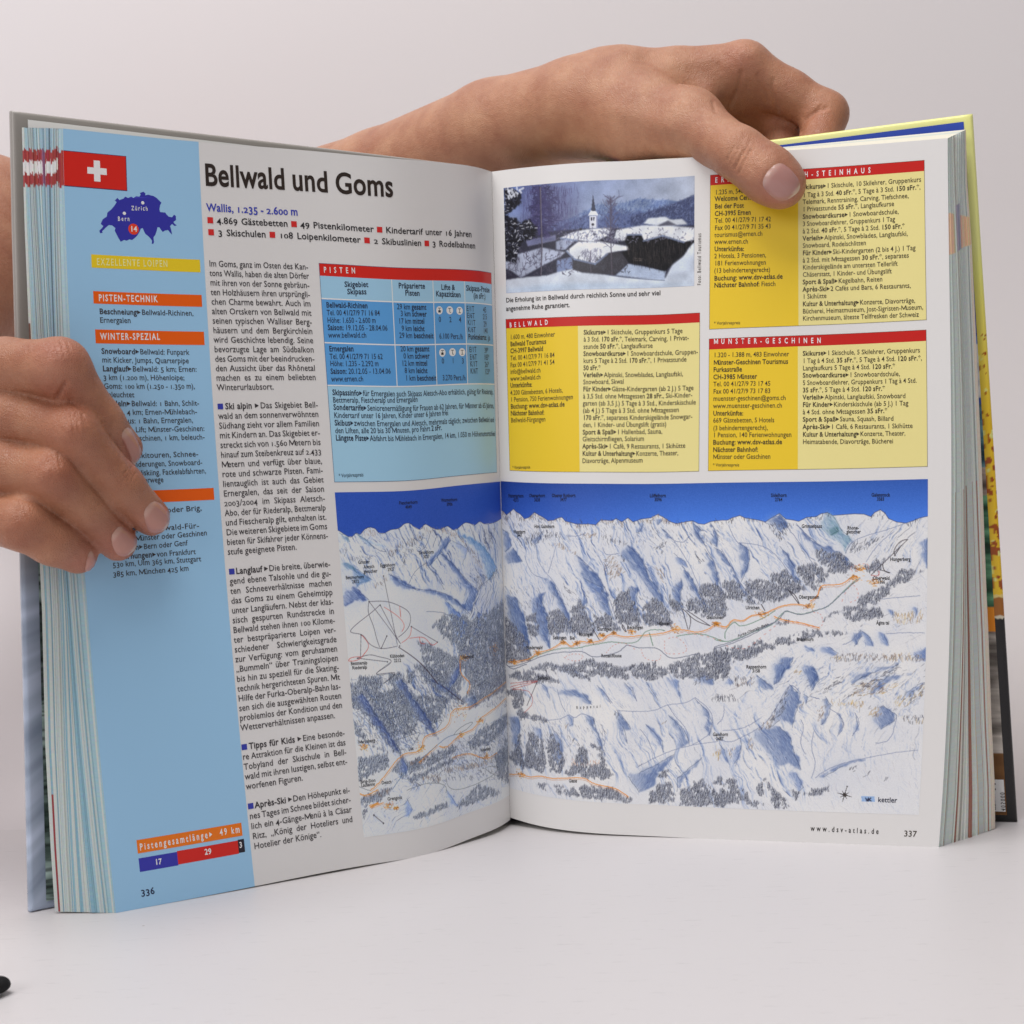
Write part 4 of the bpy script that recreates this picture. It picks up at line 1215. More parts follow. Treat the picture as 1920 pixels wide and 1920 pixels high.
def relief(cv, zones, flat, seed):
    """soft blue hill shading of the painted slopes: ridged terrain lit from the left"""
    H, W = cv.a.shape[:2]; Y, X = np.mgrid[0:H, 0:W] * cv.res; out = np.zeros((H, W)); crest = np.zeros((H, W)); tot = np.zeros((H, W)) + 1e-6
    for poly, ang, sc_ac, sc_al, gain in zones:
        m = np.zeros((H, W)); mm, sl = cv.mask(cv.pts(poly), 26)
        if mm is None: continue
        m[sl] = mm; a = math.radians(ang); al = X * math.cos(a) + Y * math.sin(a); ac = -X * math.sin(a) + Y * math.cos(a)
        wx = (lattice(X / 9, Y / 9, seed + 5) - .5) * 5 + (lattice(X / 3, Y / 3, seed + 6) - .5) * 1.6
        al, ac = al + wx, ac + wx * .8
        h = np.zeros((H, W)); amp = 1.0; f = 1.0
        for o in range(5):
            n = lattice(ac / sc_ac * f + 40 * o + 60, al / sc_al * f + 90, seed + 10 + o); h += amp * (1 - np.abs(2 * n - 1)) ** 1.6; amp *= .52; f *= 2.0
        gx = np.gradient(h, cv.res, axis=1); gy = np.gradient(h, cv.res, axis=0)
        sh = np.clip(-gx * 1.0 + gy * .35, -.2, 1.2) * gain
        lap = np.gradient(gx, cv.res, axis=1) + np.gradient(gy, cv.res, axis=0)
        out += sh * m; crest += np.clip(-lap * .22 - .25, 0, 1) * m; tot += m
    k = np.clip(out / np.maximum(tot, 1), 0, 1); c = np.clip(crest / np.maximum(tot, 1), 0, 1) * (out > -1)
    fl = np.ones((H, W))
    for p in flat:
        mm, sl = cv.mask(cv.pts(p), 10)
        if mm is not None: fl[sl] *= 1 - .92 * mm
    k = k * fl; c = c * fl
    ramp = np.array([[1, 1, 1], [.80, .85, .94], [.55, .64, .82], [.37, .46, .68], [.27, .35, .57]])
    t = np.clip(np.clip(k * 1.25 - .06, 0, 1) * 4, 0, 3.999); i = t.astype(int); f_ = (t - i)[..., None]
    cv.a *= ramp[i] * (1 - f_) + ramp[np.minimum(i + 1, 4)] * f_
    cc = (np.clip(c * 1.5, 0, 1) * .62)[..., None]; cv.a = cv.a * (1 - cc) + np.array([84, 84, 98]) * cc


# ---- left half of the panorama
L1, L2 = zt(620, 880, 4.8), zt(640, 1180, 4.8)
cv = Canvas(PL, [(628, 921), (937.5, 905), (956, 1506), (680, 1553)], .2)
cv.a[:] = (190, 186, 190)
nz = vnoise(cv.a.shape[:2], 90, 3, 4)[..., None]; cv.a += (nz - .5) * np.array([26, 22, 6])
relief(cv, [(tr(L1, [(-20, 400), (1600, 380), (1600, 1000), (1150, 1100), (500, 950), (-20, 1150)]), 62, 7, 17, .85),
            (tr(L1, [(1250, 950), (1620, 800), (1640, 1950), (1000, 1950), (1100, 1300)]), 115, 5, 14, .9),
            (tr(L2, [(50, 420), (900, 300), (1100, 700), (700, 1150), (100, 1200)]), 55, 6, 16, .9),
            (tr(L2, [(600, 1150), (1500, 700), (1540, 1500), (640, 1750), (100, 1750), (150, 1450)]), 150, 6, 15, .6)],
       [tr(L1, [(130, 1230), (650, 1150), (880, 1300), (760, 1560), (560, 1900), (140, 1950)]), tr(L2, [(150, 1480), (560, 1130), (830, 930), (1010, 700), (1180, 690), (1200, 880), (900, 1060), (600, 1180), (300, 1470)]), tr(L2, [(620, 1480), (880, 1400), (920, 1560), (660, 1650)]), tr(L2, [(950, 1330), (1400, 1270), (1380, 1420), (1000, 1440)])], 41)
S1 = [(20, 545), (65, 550), (100, 570), (160, 605), (200, 600), (230, 575), (265, 585), (300, 545), (350, 522), (400, 535), (430, 570), (480, 575), (540, 545), (600, 535), (640, 510), (665, 490), (710, 485), (740, 510), (800, 540), (830, 510), (855, 495), (900, 520), (950, 540), (1000, 535), (1050, 512), (1100, 545), (1140, 535), (1180, 500), (1215, 480), (1260, 490), (1300, 500), (1340, 470), (1380, 490), (1450, 485), (1500, 465), (1560, 430)]
cv.poly([L1(10, 150)] + tr(L1, S1) + [L1(1600, 40)], SKY_L)
cv.pline(tr(L1, S1), (40, 44, 70), .16, .8)
BL1, TEAL = (66, 86, 136), (84, 116, 146)
for p, c, g in [([(80, 570), (160, 610), (170, 650), (130, 640)], TEAL, 60), ([(230, 580), (330, 640), (400, 720), (360, 690), (280, 620)], TEAL, 50),
          ([(300, 640), (420, 690), (500, 700), (400, 660)], (150, 166, 196), 20), ([(1130, 560), (1330, 650), (1450, 800), (1490, 880), (1420, 1000), (1400, 940), (1370, 830), (1290, 700), (1190, 620)], (88, 124, 168), 60),
          ([(1060, 600), (1080, 640), (1010, 720), (960, 790), (880, 870), (870, 820), (940, 760), (1000, 680)], BL1, 120), ([(1090, 640), (1240, 720), (1180, 860), (1210, 760)], (140, 150, 180), 100),
          ([(990, 760), (1120, 870), (1220, 990), (1330, 1100), (1260, 1280), (1200, 1240), (1250, 1120), (1160, 980), (1060, 860)], BL1, 55), ([(920, 880), (1020, 1040), (960, 960)], BL1, 60),
          ([(520, 940), (640, 1000), (780, 1090), (960, 1100), (1110, 1160), (1250, 1300), (1150, 1240), (1000, 1150), (850, 1110), (700, 1080), (580, 1040), (540, 990)], BL1, 70),
          ([(100, 1140), (190, 1060), (250, 1080), (340, 1180), (220, 1190), (110, 1230)], (58, 76, 128), 45), ([(200, 880), (280, 930), (370, 1000), (240, 1070), (200, 960)], (78, 108, 150), 40),
          ([(100, 840), (200, 870), (230, 930), (130, 900)], TEAL, 40), ([(1320, 1280), (1345, 1300), (1350, 1450), (1305, 1480)], (70, 88, 140), 80),
          ([(1030, 1180), (1150, 1290), (1240, 1400), (1180, 1560), (1100, 1400)], (80, 104, 160), 60)]:
    cv.shade(tr(L1, p), c, .9, g)
for p, c in [([(270, 600), (310, 545), (350, 525), (420, 575), (400, 600)], BRN), ([(500, 760), (620, 660), (780, 570), (860, 560), (800, 640), (640, 720), (520, 800)], INKC + BRN), ([(830, 520), (1060, 530), (1180, 600), (1250, 700), (1180, 660), (1050, 570), (860, 570)], BRN),
             ([(600, 800), (760, 680), (830, 640), (840, 580), (700, 690)], INKC), ([(1180, 640), (1300, 750), (1380, 900), (1300, 850)], BRN + INKC), ([(80, 740), (160, 700), (120, 780)], INKC), ([(170, 790), (380, 780), (360, 820), (180, 830)], INKC),
             ([(820, 860), (880, 820), (880, 900)], BRN), ([(390, 1040), (480, 980), (520, 940), (500, 1010), (400, 1090)], BRN), ([(1280, 980), (1500, 900), (1490, 960), (1320, 1090)], INKC), ([(640, 780), (760, 700), (640, 900)], INKC), ([(1370, 550), (1480, 520), (1450, 700), (1380, 720)], INKC)]:
    cv.hatch(tr(L1, p), c, 1.6, 70, 1.2, .15, .35, .8)
for p in [[(900, 560), (860, 680), (800, 740)], [(960, 580), (920, 700)], [(1000, 600), (970, 690)], [(1250, 500), (1300, 640), (1280, 560)], [(880, 880), (960, 980), (1020, 1080)], [(1000, 760), (1120, 880), (1240, 1040)], [(540, 940), (700, 1060), (960, 1100), (1120, 1180), (1240, 1310)], [(1440, 620), (1400, 740)], [(300, 620), (420, 720), (500, 740)], [(860, 1280), (1000, 1290), (1120, 1340)], [(700, 1040), (760, 920), (860, 840)], [(1500, 900), (1400, 1010), (1330, 1090), (1260, 1300)], [(1420, 1090), (1380, 1260), (1300, 1480), (1200, 1640)]]:
    cv.pline(tr(L1, p), (76, 84, 112), .18, .8, .3)
FL = [([(950, 1420), (1030, 1330), (1200, 1330), (1250, 1420), (1170, 1620), (1080, 1540)], L1), ([(820, 1580), (900, 1600), (1100, 1700), (1160, 1850), (1150, 1960), (960, 1960), (870, 1780)], L1), ([(1280, 1400), (1540, 1240), (1560, 1920), (1300, 1900), (1180, 1700)], L1),
      ([(100, 560), (190, 470), (370, 480), (360, 560), (330, 660), (440, 840), (540, 1130), (420, 1000), (250, 800), (110, 650)], L2), ([(460, 450), (560, 440), (640, 600), (720, 700), (830, 880), (850, 960), (700, 800), (560, 640), (480, 540)], L2), ([(330, 600), (500, 580), (680, 800), (600, 920), (420, 900)], L2),
      ([(480, 560), (680, 600), (950, 620), (830, 820), (720, 760)], L2), ([(680, 330), (800, 350), (1000, 520), (1060, 620), (880, 560), (740, 420)], L2), ([(1110, 640), (1230, 480), (1480, 440), (1480, 520), (1300, 620), (1190, 700)], L2),
      ([(130, 1290), (180, 1170), (400, 1130), (400, 1240), (250, 1300), (150, 1350)], L2), ([(470, 1260), (540, 1150), (590, 1290), (560, 1330)], L2), ([(600, 1200), (1000, 1060), (990, 1120), (640, 1280)], L2), ([(620, 1330), (1000, 1160), (970, 1200), (640, 1370)], L2),
      ([(1080, 1560), (1240, 1410), (1420, 1470), (1300, 1520), (1070, 1590)], L2), ([(660, 1680), (930, 1570), (950, 1600), (680, 1700)], L2), ([(1180, 1000), (1300, 880), (1480, 770), (1480, 860), (1360, 1000), (1200, 1060)], L2), ([(1390, 1150), (1490, 1000), (1500, 1370), (1420, 1320)], L2), ([(580, 370), (660, 400), (620, 470)], L2), ([(160, 1540), (300, 1480), (440, 1420), (420, 1480), (240, 1570)], L2), ([(120, 850), (150, 880), (230, 980), (130, 950)], L2), ([(290, 1050), (400, 1100), (330, 1080)], L2)]
for p, z in FL: forest(cv, z, p, 55)
for p, c, g in [([(110, 600), (180, 580), (330, 800), (520, 1110), (440, 1040), (280, 840)], (52, 68, 122), 55), ([(470, 460), (540, 450), (640, 620), (820, 880), (840, 950), (700, 790)], (56, 74, 128), 55), ([(740, 420), (860, 480), (1050, 620), (900, 560)], (66, 84, 136), 50), ([(1000, 400), (1060, 300), (1060, 420), (960, 560)], (52, 72, 130), 70), ([(1110, 640), (1200, 600), (1230, 690), (1180, 700)], (70, 86, 124), 60), ([(590, 1520), (640, 1620), (600, 1690), (560, 1690)], (110, 130, 180), 60), ([(940, 1440), (1050, 1600), (980, 1570)], (110, 130, 180), 55), ([(540, 1160), (600, 1240), (570, 1320), (520, 1260)], (70, 88, 140), 60)]:
    cv.shade(tr(L2, p), c, .8, g)
for p in [[(930, 1260), (1370, 1170), (1280, 1230), (950, 1290)], [(700, 1340), (900, 1290), (890, 1370), (760, 1350)], [(610, 1200), (760, 1150), (640, 1240)], [(370, 1440), (440, 1420), (420, 1490)], [(300, 1480), (380, 1450), (360, 1500)]]:
    cv.hatch(tr(L2, p), BRN, 2.6, 90, 1.4, .2, .25, .9)
OR1, OR2 = (204, 128, 44), (186, 112, 60)
for p in [[(150, 1470), (230, 1490), (330, 1440)], [(260, 1450), (340, 1380), (430, 1270), (540, 1140), (640, 1110), (720, 1080), (735, 1010), (765, 960), (830, 940), (960, 860), (1000, 740), (1100, 710), (1180, 690), (1300, 610), (1480, 470)], [(880, 1050), (960, 1050), (1060, 960), (1180, 900), (1240, 820), (1340, 740), (1480, 620)], [(1000, 1160), (1150, 1120), (1290, 1160), (1400, 1110)], [(250, 1590), (330, 1560), (260, 1600), (380, 1560)], [(1070, 240), (1080, 400), (1150, 480), (1130, 580)], [(700, 1200), (740, 1160), (860, 1040)]]:
    cv.pline(tr(L2, p), OR1, .34, .9, .35)
    cv.pline(tr(L2, [(x + 8, y + 10) for x, y in p]), OR2, .16, .7, .35)
for x, y, r in ((720, 1070, 40), (1070, 740, 95), (1250, 820, 32), (1070, 960, 34), (420, 1590, 44), (1100, 250, 40), (1300, 1140, 24), (200, 1060, 40), (490, 1610, 24), (1380, 170, 34)): village(cv, L2, x, y, r)
for p in [[(475, 960), (600, 1580)], [(345, 1190), (630, 1570)], [(445, 1222), (620, 1560)], [(273, 1490), (268, 1690)], [(240, 1700), (510, 1732)], [(725, 1415), (960, 1555)], [(505, 1500), (455, 1610)], [(345, 1190), (500, 1190), (620, 1230), (710, 1300), (700, 1420), (610, 1510)], [(345, 1190), (340, 1290), (380, 1400), (410, 1510), (440, 1600)], [(440, 1222), (340, 1310), (180, 1450), (270, 1485), (340, 1560), (450, 1612), (600, 1590)], [(240, 1700), (350, 1670), (450, 1690), (540, 1740), (410, 1840), (570, 1830), (480, 1920)]]:
    cv.pline(tr(L1, p), (52, 44, 56), .2, .9)
for p in [[(610, 1600), (800, 1740), (960, 1930)], [(620, 1606), (810, 1746), (970, 1936)]]: cv.pline(tr(L1, p), (60, 46, 56), .26, .95)
cv.pline(tr(L2, [(900, 500), (1000, 580), (1090, 650)]), (60, 46, 56), .26, .95)
for p in [[(480, 1240), (600, 1320), (660, 1400), (640, 1460)], [(725, 1415), (710, 1500), (640, 1560)], [(710, 1520), (800, 1510), (860, 1530), (910, 1580), (960, 1555)], [(275, 1490), (340, 1580), (310, 1650), (280, 1690)], [(160, 1725), (190, 1695), (270, 1690), (230, 1720), (160, 1725)], [(800, 1510), (810, 1560), (850, 1570)], [(620, 1230), (630, 1330)]]:
    cv.pline(tr(L1, p), (176, 60, 50), .2, .9)
for p in [[(240, 640), (380, 640), (480, 720)], [(330, 640), (300, 760), (430, 800), (580, 760)], [(420, 860), (480, 740), (560, 680), (640, 840)], [(500, 990), (600, 960), (700, 930), (640, 1040)], [(780, 860), (900, 820), (860, 900)], [(140, 1360), (150, 1410), (260, 1450)], [(940, 1300), (1060, 1440), (1400, 1270), (1300, 1250), (1480, 1360)], [(1010, 950), (1080, 880), (1180, 840), (1100, 920), (1010, 950)], [(590, 1450), (760, 1390), (920, 1400), (940, 1470)], [(380, 490), (480, 400), (320, 410), (440, 300)]]:
    cv.pline(tr(L2, p), (66, 70, 74), .17, .8, .3)
cv.pline(tr(L2, [(1010, 950), (900, 1010), (700, 1180), (560, 1300), (460, 1440)]), (90, 110, 136), .28, .8, .3)
for x, y in ((345, 1190), (445, 1222), (475, 960), (273, 1490), (240, 1700), (510, 1732), (725, 1415), (960, 1555), (505, 1500), (455, 1610), (620, 1590)):
    c = cv.pts([L1(x, y)])[0]; cv.line([c, c + .1], (40, 34, 40), .55)
c = cv.pts([L2(292, 1672), L2(378, 1745)]); cv.line(c, (40, 36, 44), .26)
for q in c: cv.line([q, q + .1], (40, 36, 44), .7)
cv.hatch(tr(L2, [(190, 1630), (235, 1610), (240, 1650), (200, 1720)]), INKC, 2.5, 100, 1.4, .2, .4, .9)
for p in ([(90, 430), (900, 320), (1120, 640), (820, 900), (560, 1120), (110, 1000)], [(640, 1180), (1500, 760), (1500, 1380), (1000, 1350), (640, 1420)], [(1080, 40), (1490, 40), (1490, 700), (1180, 700)]):
    cv.hatch(tr(L2, p), INKC + [(170, 174, 186), (58, 74, 120)], .9, 58, 1.7, .17, .4, .75)
airy(cv); mbl = cv.build(MB(), "L")

# ---- right half
A_, B_, C_, D_ = zt(940, 900, 4.5714), zt(1340, 900, 4.5714), zt(940, 1240, 4.5714), zt(1340, 1240, 4.5714)
cv = Canvas(PR, [(938, 904), (1739.5, 896), (1723, 1527), (957, 1478)], .22)
cv.r = np.random.default_rng(9); cv.a[:] = (210, 209, 213)
nz = vnoise(cv.a.shape[:2], 110, 8, 4)[..., None]; cv.a += (nz - .5) * np.array([30, 24, 10])
relief(cv, [(tr(A_, [(-30, 200), (1950, 200), (1950, 1200), (-30, 1450)]), 62, 9.5, 24, .80),
            (tr(B_, [(-40, 250), (1150, 250), (1150, 800), (700, 1000), (-40, 1130)]), 55, 9.5, 24, .75),
            (tr(B_, [(1100, 280), (1850, 280), (1850, 760), (1300, 760)]), 125, 6, 18, .55),
            (tr(B_, [(1150, 1000), (1850, 880), (1850, 1350), (-40, 1650), (-40, 1580)]), 165, 8, 20, .35),
            (tr(C_, [(0, 60), (1900, 40), (1950, 500), (0, 520)]), 60, 11, 26, .50),
            (tr(C_, [(0, 420), (1900, 380), (1950, 1250), (0, 1250)]), 66, 10, 24, .70),
            (tr(D_, [(-20, -60), (1850, -60), (1850, 420), (-20, 560)]), 140, 8, 20, .85),
            (tr(D_, [(-20, 300), (1000, 250), (1000, 1250), (-20, 1250)]), 62, 10, 24, .70),
            (tr(D_, [(800, 350), (1850, 450), (1850, 800), (900, 1000)]), 100, 9, 24, .45)],
       [tr(A_, [(-10, 1650), (-10, 1540), (420, 1420), (900, 1300), (1930, 1180), (1930, 1480), (1400, 1600), (500, 1560), (200, 1640)]), tr(B_, [(0, 1200), (500, 1060), (800, 980), (1150, 780), (1450, 850), (1200, 1080), (900, 1260), (300, 1430), (0, 1460)]), tr(D_, [(860, 1030), (1850, 880), (1850, 1350), (700, 1350)]), tr(C_, [(60, 920), (900, 990), (1300, 1180), (700, 1080), (60, 1010)]), tr(C_, [(1000, 950), (1280, 1000), (1280, 1250), (1050, 1250)])], 87)
SA = [(-10, 255), (0, 260), (20, 270), (45, 300), (75, 275), (105, 248), (130, 275), (160, 290), (200, 335), (240, 320), (285, 278), (320, 300), (360, 320), (400, 350), (450, 345), (490, 325), (520, 320), (550, 355), (600, 365), (650, 380), (750, 378), (810, 385), (850, 345), (900, 345), (950, 350), (985, 330), (1030, 360), (1085, 325), (1130, 360), (1200, 335), (1280, 325), (1340, 295), (1390, 320), (1440, 355), (1500, 375), (1600, 355), (1640, 350), (1690, 375), (1740, 380), (1800, 355)]
SB = [(0, 350), (60, 345), (110, 345), (150, 325), (215, 305), (260, 325), (320, 335), (380, 345), (435, 360), (480, 330), (555, 287), (610, 335), (680, 345), (720, 355), (790, 320), (870, 315), (910, 290), (965, 280), (1010, 305), (1100, 297), (1200, 290), (1280, 293), (1340, 315), (1370, 280), (1420, 255), (1460, 285), (1490, 330), (1560, 360), (1640, 370), (1700, 350), (1760, 325), (1850, 305)]
SK = tr(A_, SA) + tr(B_, SB[1:])
m, sl = cv.mask(cv.pts([(930, 890)] + SK + [(1745, 885)]), 0)
g = np.linspace(0, 1, m.shape[1])[None, :, None]; skyc = np.array([36, 66, 150]) * (1 - np.clip(g * 2.2, 0, 1)) + np.array(SKY_R) * np.clip(g * 2.2, 0, 1)
vg = np.linspace(0, 1, m.shape[0])[:, None, None]
cv.blend(m, sl, np.broadcast_to(skyc, m.shape + (3,)) * (.90 + .24 * vg) + vg * np.array([10, 12, 6]))
cv.line(cv.pts(SK), (40, 44, 70), .22, .8)
BLU, BL2 = (74, 96, 146), (96, 118, 168)
SHA = [([(640, 640), (680, 670), (760, 760), (850, 850), (870, 900), (920, 990), (900, 1010), (940, 1130), (970, 1210), (860, 1110), (800, 980), (700, 850), (690, 780)], 55), ([(1080, 560), (1180, 640), (1240, 760), (1270, 850), (1340, 930), (1390, 1050), (1340, 1050), (1270, 950), (1180, 820), (1080, 700), (1020, 650)], 55), ([(350, 830), (440, 880), (480, 950), (540, 1080), (590, 1200), (640, 1350), (560, 1250), (480, 1050), (420, 950)], 60), ([(255, 1030), (320, 980), (380, 960), (350, 1050), (390, 1150), (400, 1250), (420, 1450), (330, 1350), (290, 1230), (270, 1150)], 65), ([(50, 990), (120, 1000), (160, 1100), (200, 1200), (240, 1500), (140, 1450), (80, 1250)], 65), ([(100, 580), (180, 700), (130, 700), (60, 720), (30, 660)], 60), ([(720, 990), (740, 1050), (710, 1120), (780, 1260), (700, 1150), (680, 1090)], 65), ([(1090, 920), (1170, 920), (1160, 1030), (1190, 1220), (1130, 1150), (1100, 1040)], 70), ([(1460, 930), (1540, 840), (1550, 900), (1530, 1030), (1560, 1110), (1500, 1050)], 60), ([(1310, 330), (1380, 340), (1340, 390)], 80), ([(1370, 410), (1470, 510), (1420, 500)], 50), ([(1480, 630), (1560, 690), (1600, 745), (1530, 730)], 40), ([(1640, 370), (1730, 440), (1680, 450), (1760, 570), (1690, 520), (1650, 440)], 55), ([(1790, 370), (1860, 480), (1840, 580), (1800, 540), (1820, 470)], 65), ([(1740, 590), (1820, 700), (1860, 850), (1905, 980), (1880, 990), (1820, 850)], 60), ([(1550, 740), (1640, 850), (1700, 980), (1780, 1150), (1700, 1080), (1650, 960)], 60), ([(10, 420), (60, 460), (90, 560), (30, 620)], 70), ([(1150, 450), (1200, 360), (1215, 390), (1180, 450)], 110), ([(700, 840), (860, 920), (860, 960), (760, 950)], 30), ([(260, 530), (330, 460), (340, 500), (290, 560)], 120)]
SHB = [([(0, 580), (60, 620), (130, 720), (200, 860), (350, 1060), (320, 1050), (180, 870), (100, 720)], 55), ([(210, 540), (290, 600), (300, 680), (270, 780), (230, 870), (250, 700), (220, 620)], 70), ([(440, 350), (555, 290), (600, 340), (620, 400), (560, 420), (480, 380)], 30), ([(700, 380), (800, 480), (900, 560), (1040, 610), (1130, 660), (1180, 740), (1080, 770), (950, 700), (850, 580), (760, 480)], 45), ([(560, 570), (620, 640), (680, 740), (740, 900), (700, 880), (640, 740)], 55), ([(1750, 540), (1820, 500), (1820, 770), (1790, 700)], 80), ([(1170, 1380), (1200, 1310), (1250, 1290), (1260, 1340), (1200, 1420)], 70), ([(1260, 1290), (1330, 1350), (1360, 1420), (1290, 1420)], 60), ([(500, 1600), (590, 1520), (680, 1520), (650, 1580), (590, 1650), (510, 1750), (530, 1660)], 100), ([(740, 1600), (840, 1600), (890, 1720), (830, 1810), (800, 1700)], 70), ([(760, 1410), (830, 1440), (860, 1470), (790, 1470)], 40), ([(900, 1450), (980, 1430), (1060, 1490), (940, 1490)], 30), ([(1400, 1320), (1450, 1320), (1490, 1420), (1420, 1400)], 60), ([(1480, 1120), (1520, 1110), (1530, 1180)], 80), ([(1690, 1110), (1740, 1100), (1720, 1180)], 90), ([(1700, 1490), (1820, 1430), (1820, 1540), (1730, 1540)], 50)]
SHC = [([(330, 180), (390, 230), (420, 330), (390, 290)], 60), ([(400, 220), (600, 240), (700, 270), (770, 370), (640, 300), (470, 260)], 30), ([(820, 210), (880, 260), (940, 360), (860, 290)], 55), ([(1050, 180), (1120, 250), (1160, 340), (1090, 280)], 60), ([(1240, 170), (1340, 330), (1280, 250)], 55), ([(1400, 130), (1520, 170), (1530, 310), (1470, 220)], 60), ([(990, 420), (1060, 500), (1110, 580), (1040, 560), (1080, 700), (1020, 600), (990, 520)], 60), ([(1430, 460), (1560, 580), (1610, 700), (1520, 740), (1490, 560)], 60), ([(1660, 320), (1770, 430), (1810, 530), (1780, 640), (1740, 590), (1760, 500)], 60), ([(680, 460), (790, 480), (800, 530), (840, 650), (890, 820), (830, 720), (770, 560)], 60), ([(1480, 800), (1300, 900), (1180, 960), (1080, 980), (1180, 1120), (1320, 1060), (1340, 960)], 120), ([(1720, 830), (1600, 930), (1510, 1000), (1510, 1110), (1560, 1010)], 125), ([(430, 560), (500, 650), (520, 700), (510, 900), (470, 750)], 75), ([(60, 480), (150, 480), (160, 560), (150, 700), (190, 880), (180, 950), (100, 700)], 75), ([(250, 540), (340, 580), (350, 680), (300, 620)], 60), ([(440, 40), (620, 60), (740, 150), (560, 100)], 30), ([(1240, 540), (1380, 680), (1390, 780), (1310, 650)], 60), ([(560, 460), (620, 480), (610, 540), (580, 560)], 60), ([(1650, 170), (1720, 110), (1810, 150), (1820, 200), (1740, 180)], 60)]
SHD = [([(640, 200), (730, 280), (700, 440), (660, 560), (560, 500), (480, 560), (520, 450), (600, 300)], 70), ([(330, 600), (450, 580), (560, 560), (650, 660), (680, 780), (740, 930), (640, 880), (520, 880), (430, 760)], 55), ([(760, 280), (800, 310), (780, 370)], 70), ([(950, 310), (1000, 380), (970, 480), (910, 550), (940, 430)], 100), ([(1440, 380), (1560, 460), (1540, 510), (1430, 580), (1360, 520)], 60), ([(1580, 20), (1380, 90), (1240, 150), (1170, 200), (1200, 110), (1420, 50)], 150), ([(1700, 90), (1500, 120), (1350, 230), (1340, 300), (1440, 200)], 140), ([(350, 115), (430, 170), (500, 235), (430, 235), (370, 190)], 50), ([(120, 140), (160, 200), (70, 210)], 70), ([(750, 50), (860, 60), (880, 130), (820, 220), (790, 130)], 70), ([(560, 20), (680, 40), (600, 60), (550, 170), (510, 200), (510, 90)], 100), ([(40, 700), (80, 760), (120, 870), (80, 830)], 65), ([(220, 660), (230, 760), (170, 880), (150, 800)], 100), ([(1790, 180), (1650, 260), (1600, 330), (1700, 300)], 120), ([(1060, 440), (1100, 540), (1060, 620), (1080, 520)], 80), ([(1210, 460), (1235, 560), (1180, 640), (1210, 540)], 90), ([(860, 1000), (1000, 920), (1150, 860), (1300, 840), (1100, 900), (930, 990)], 150), ([(700, 960), (760, 1080), (720, 1120), (620, 960)], 60)]
for z, L in ((A_, SHA), (B_, SHB), (C_, SHC), (D_, SHD)):
    for p, g in L: cv.shade(tr(z, p), BLU if len(p) > 4 else BL2, .9 if z in (A_, B_) else .72, g)
cv.shade(tr(B_, [(950, 290), (1020, 310), (1090, 430), (1180, 520), (1120, 620), (1060, 540), (960, 450), (900, 400)]), (118, 150, 172), .85, 50)
cv.shade(tr(B_, [(950, 430), (1040, 410), (1060, 440), (1000, 470)]), (70, 110, 120), .8, 50)
rocks(cv, SA, A_, 0, 400, 60, INKC + BRN); rocks(cv, SA, A_, 380, 850, 30, BRN); rocks(cv, SA, A_, 820, 1680, 44, BRN)
rocks(cv, SB, B_, 0, 440, 40, INKC + BRN, 1.6); rocks(cv, SB, B_, 780, 1010, 50, INKC, 1.2, 110); rocks(cv, SB, B_, 1330, 1500, 80, INKC, .9, 110); rocks(cv, SB, B_, 1640, 1840, 40, INKC, 2)
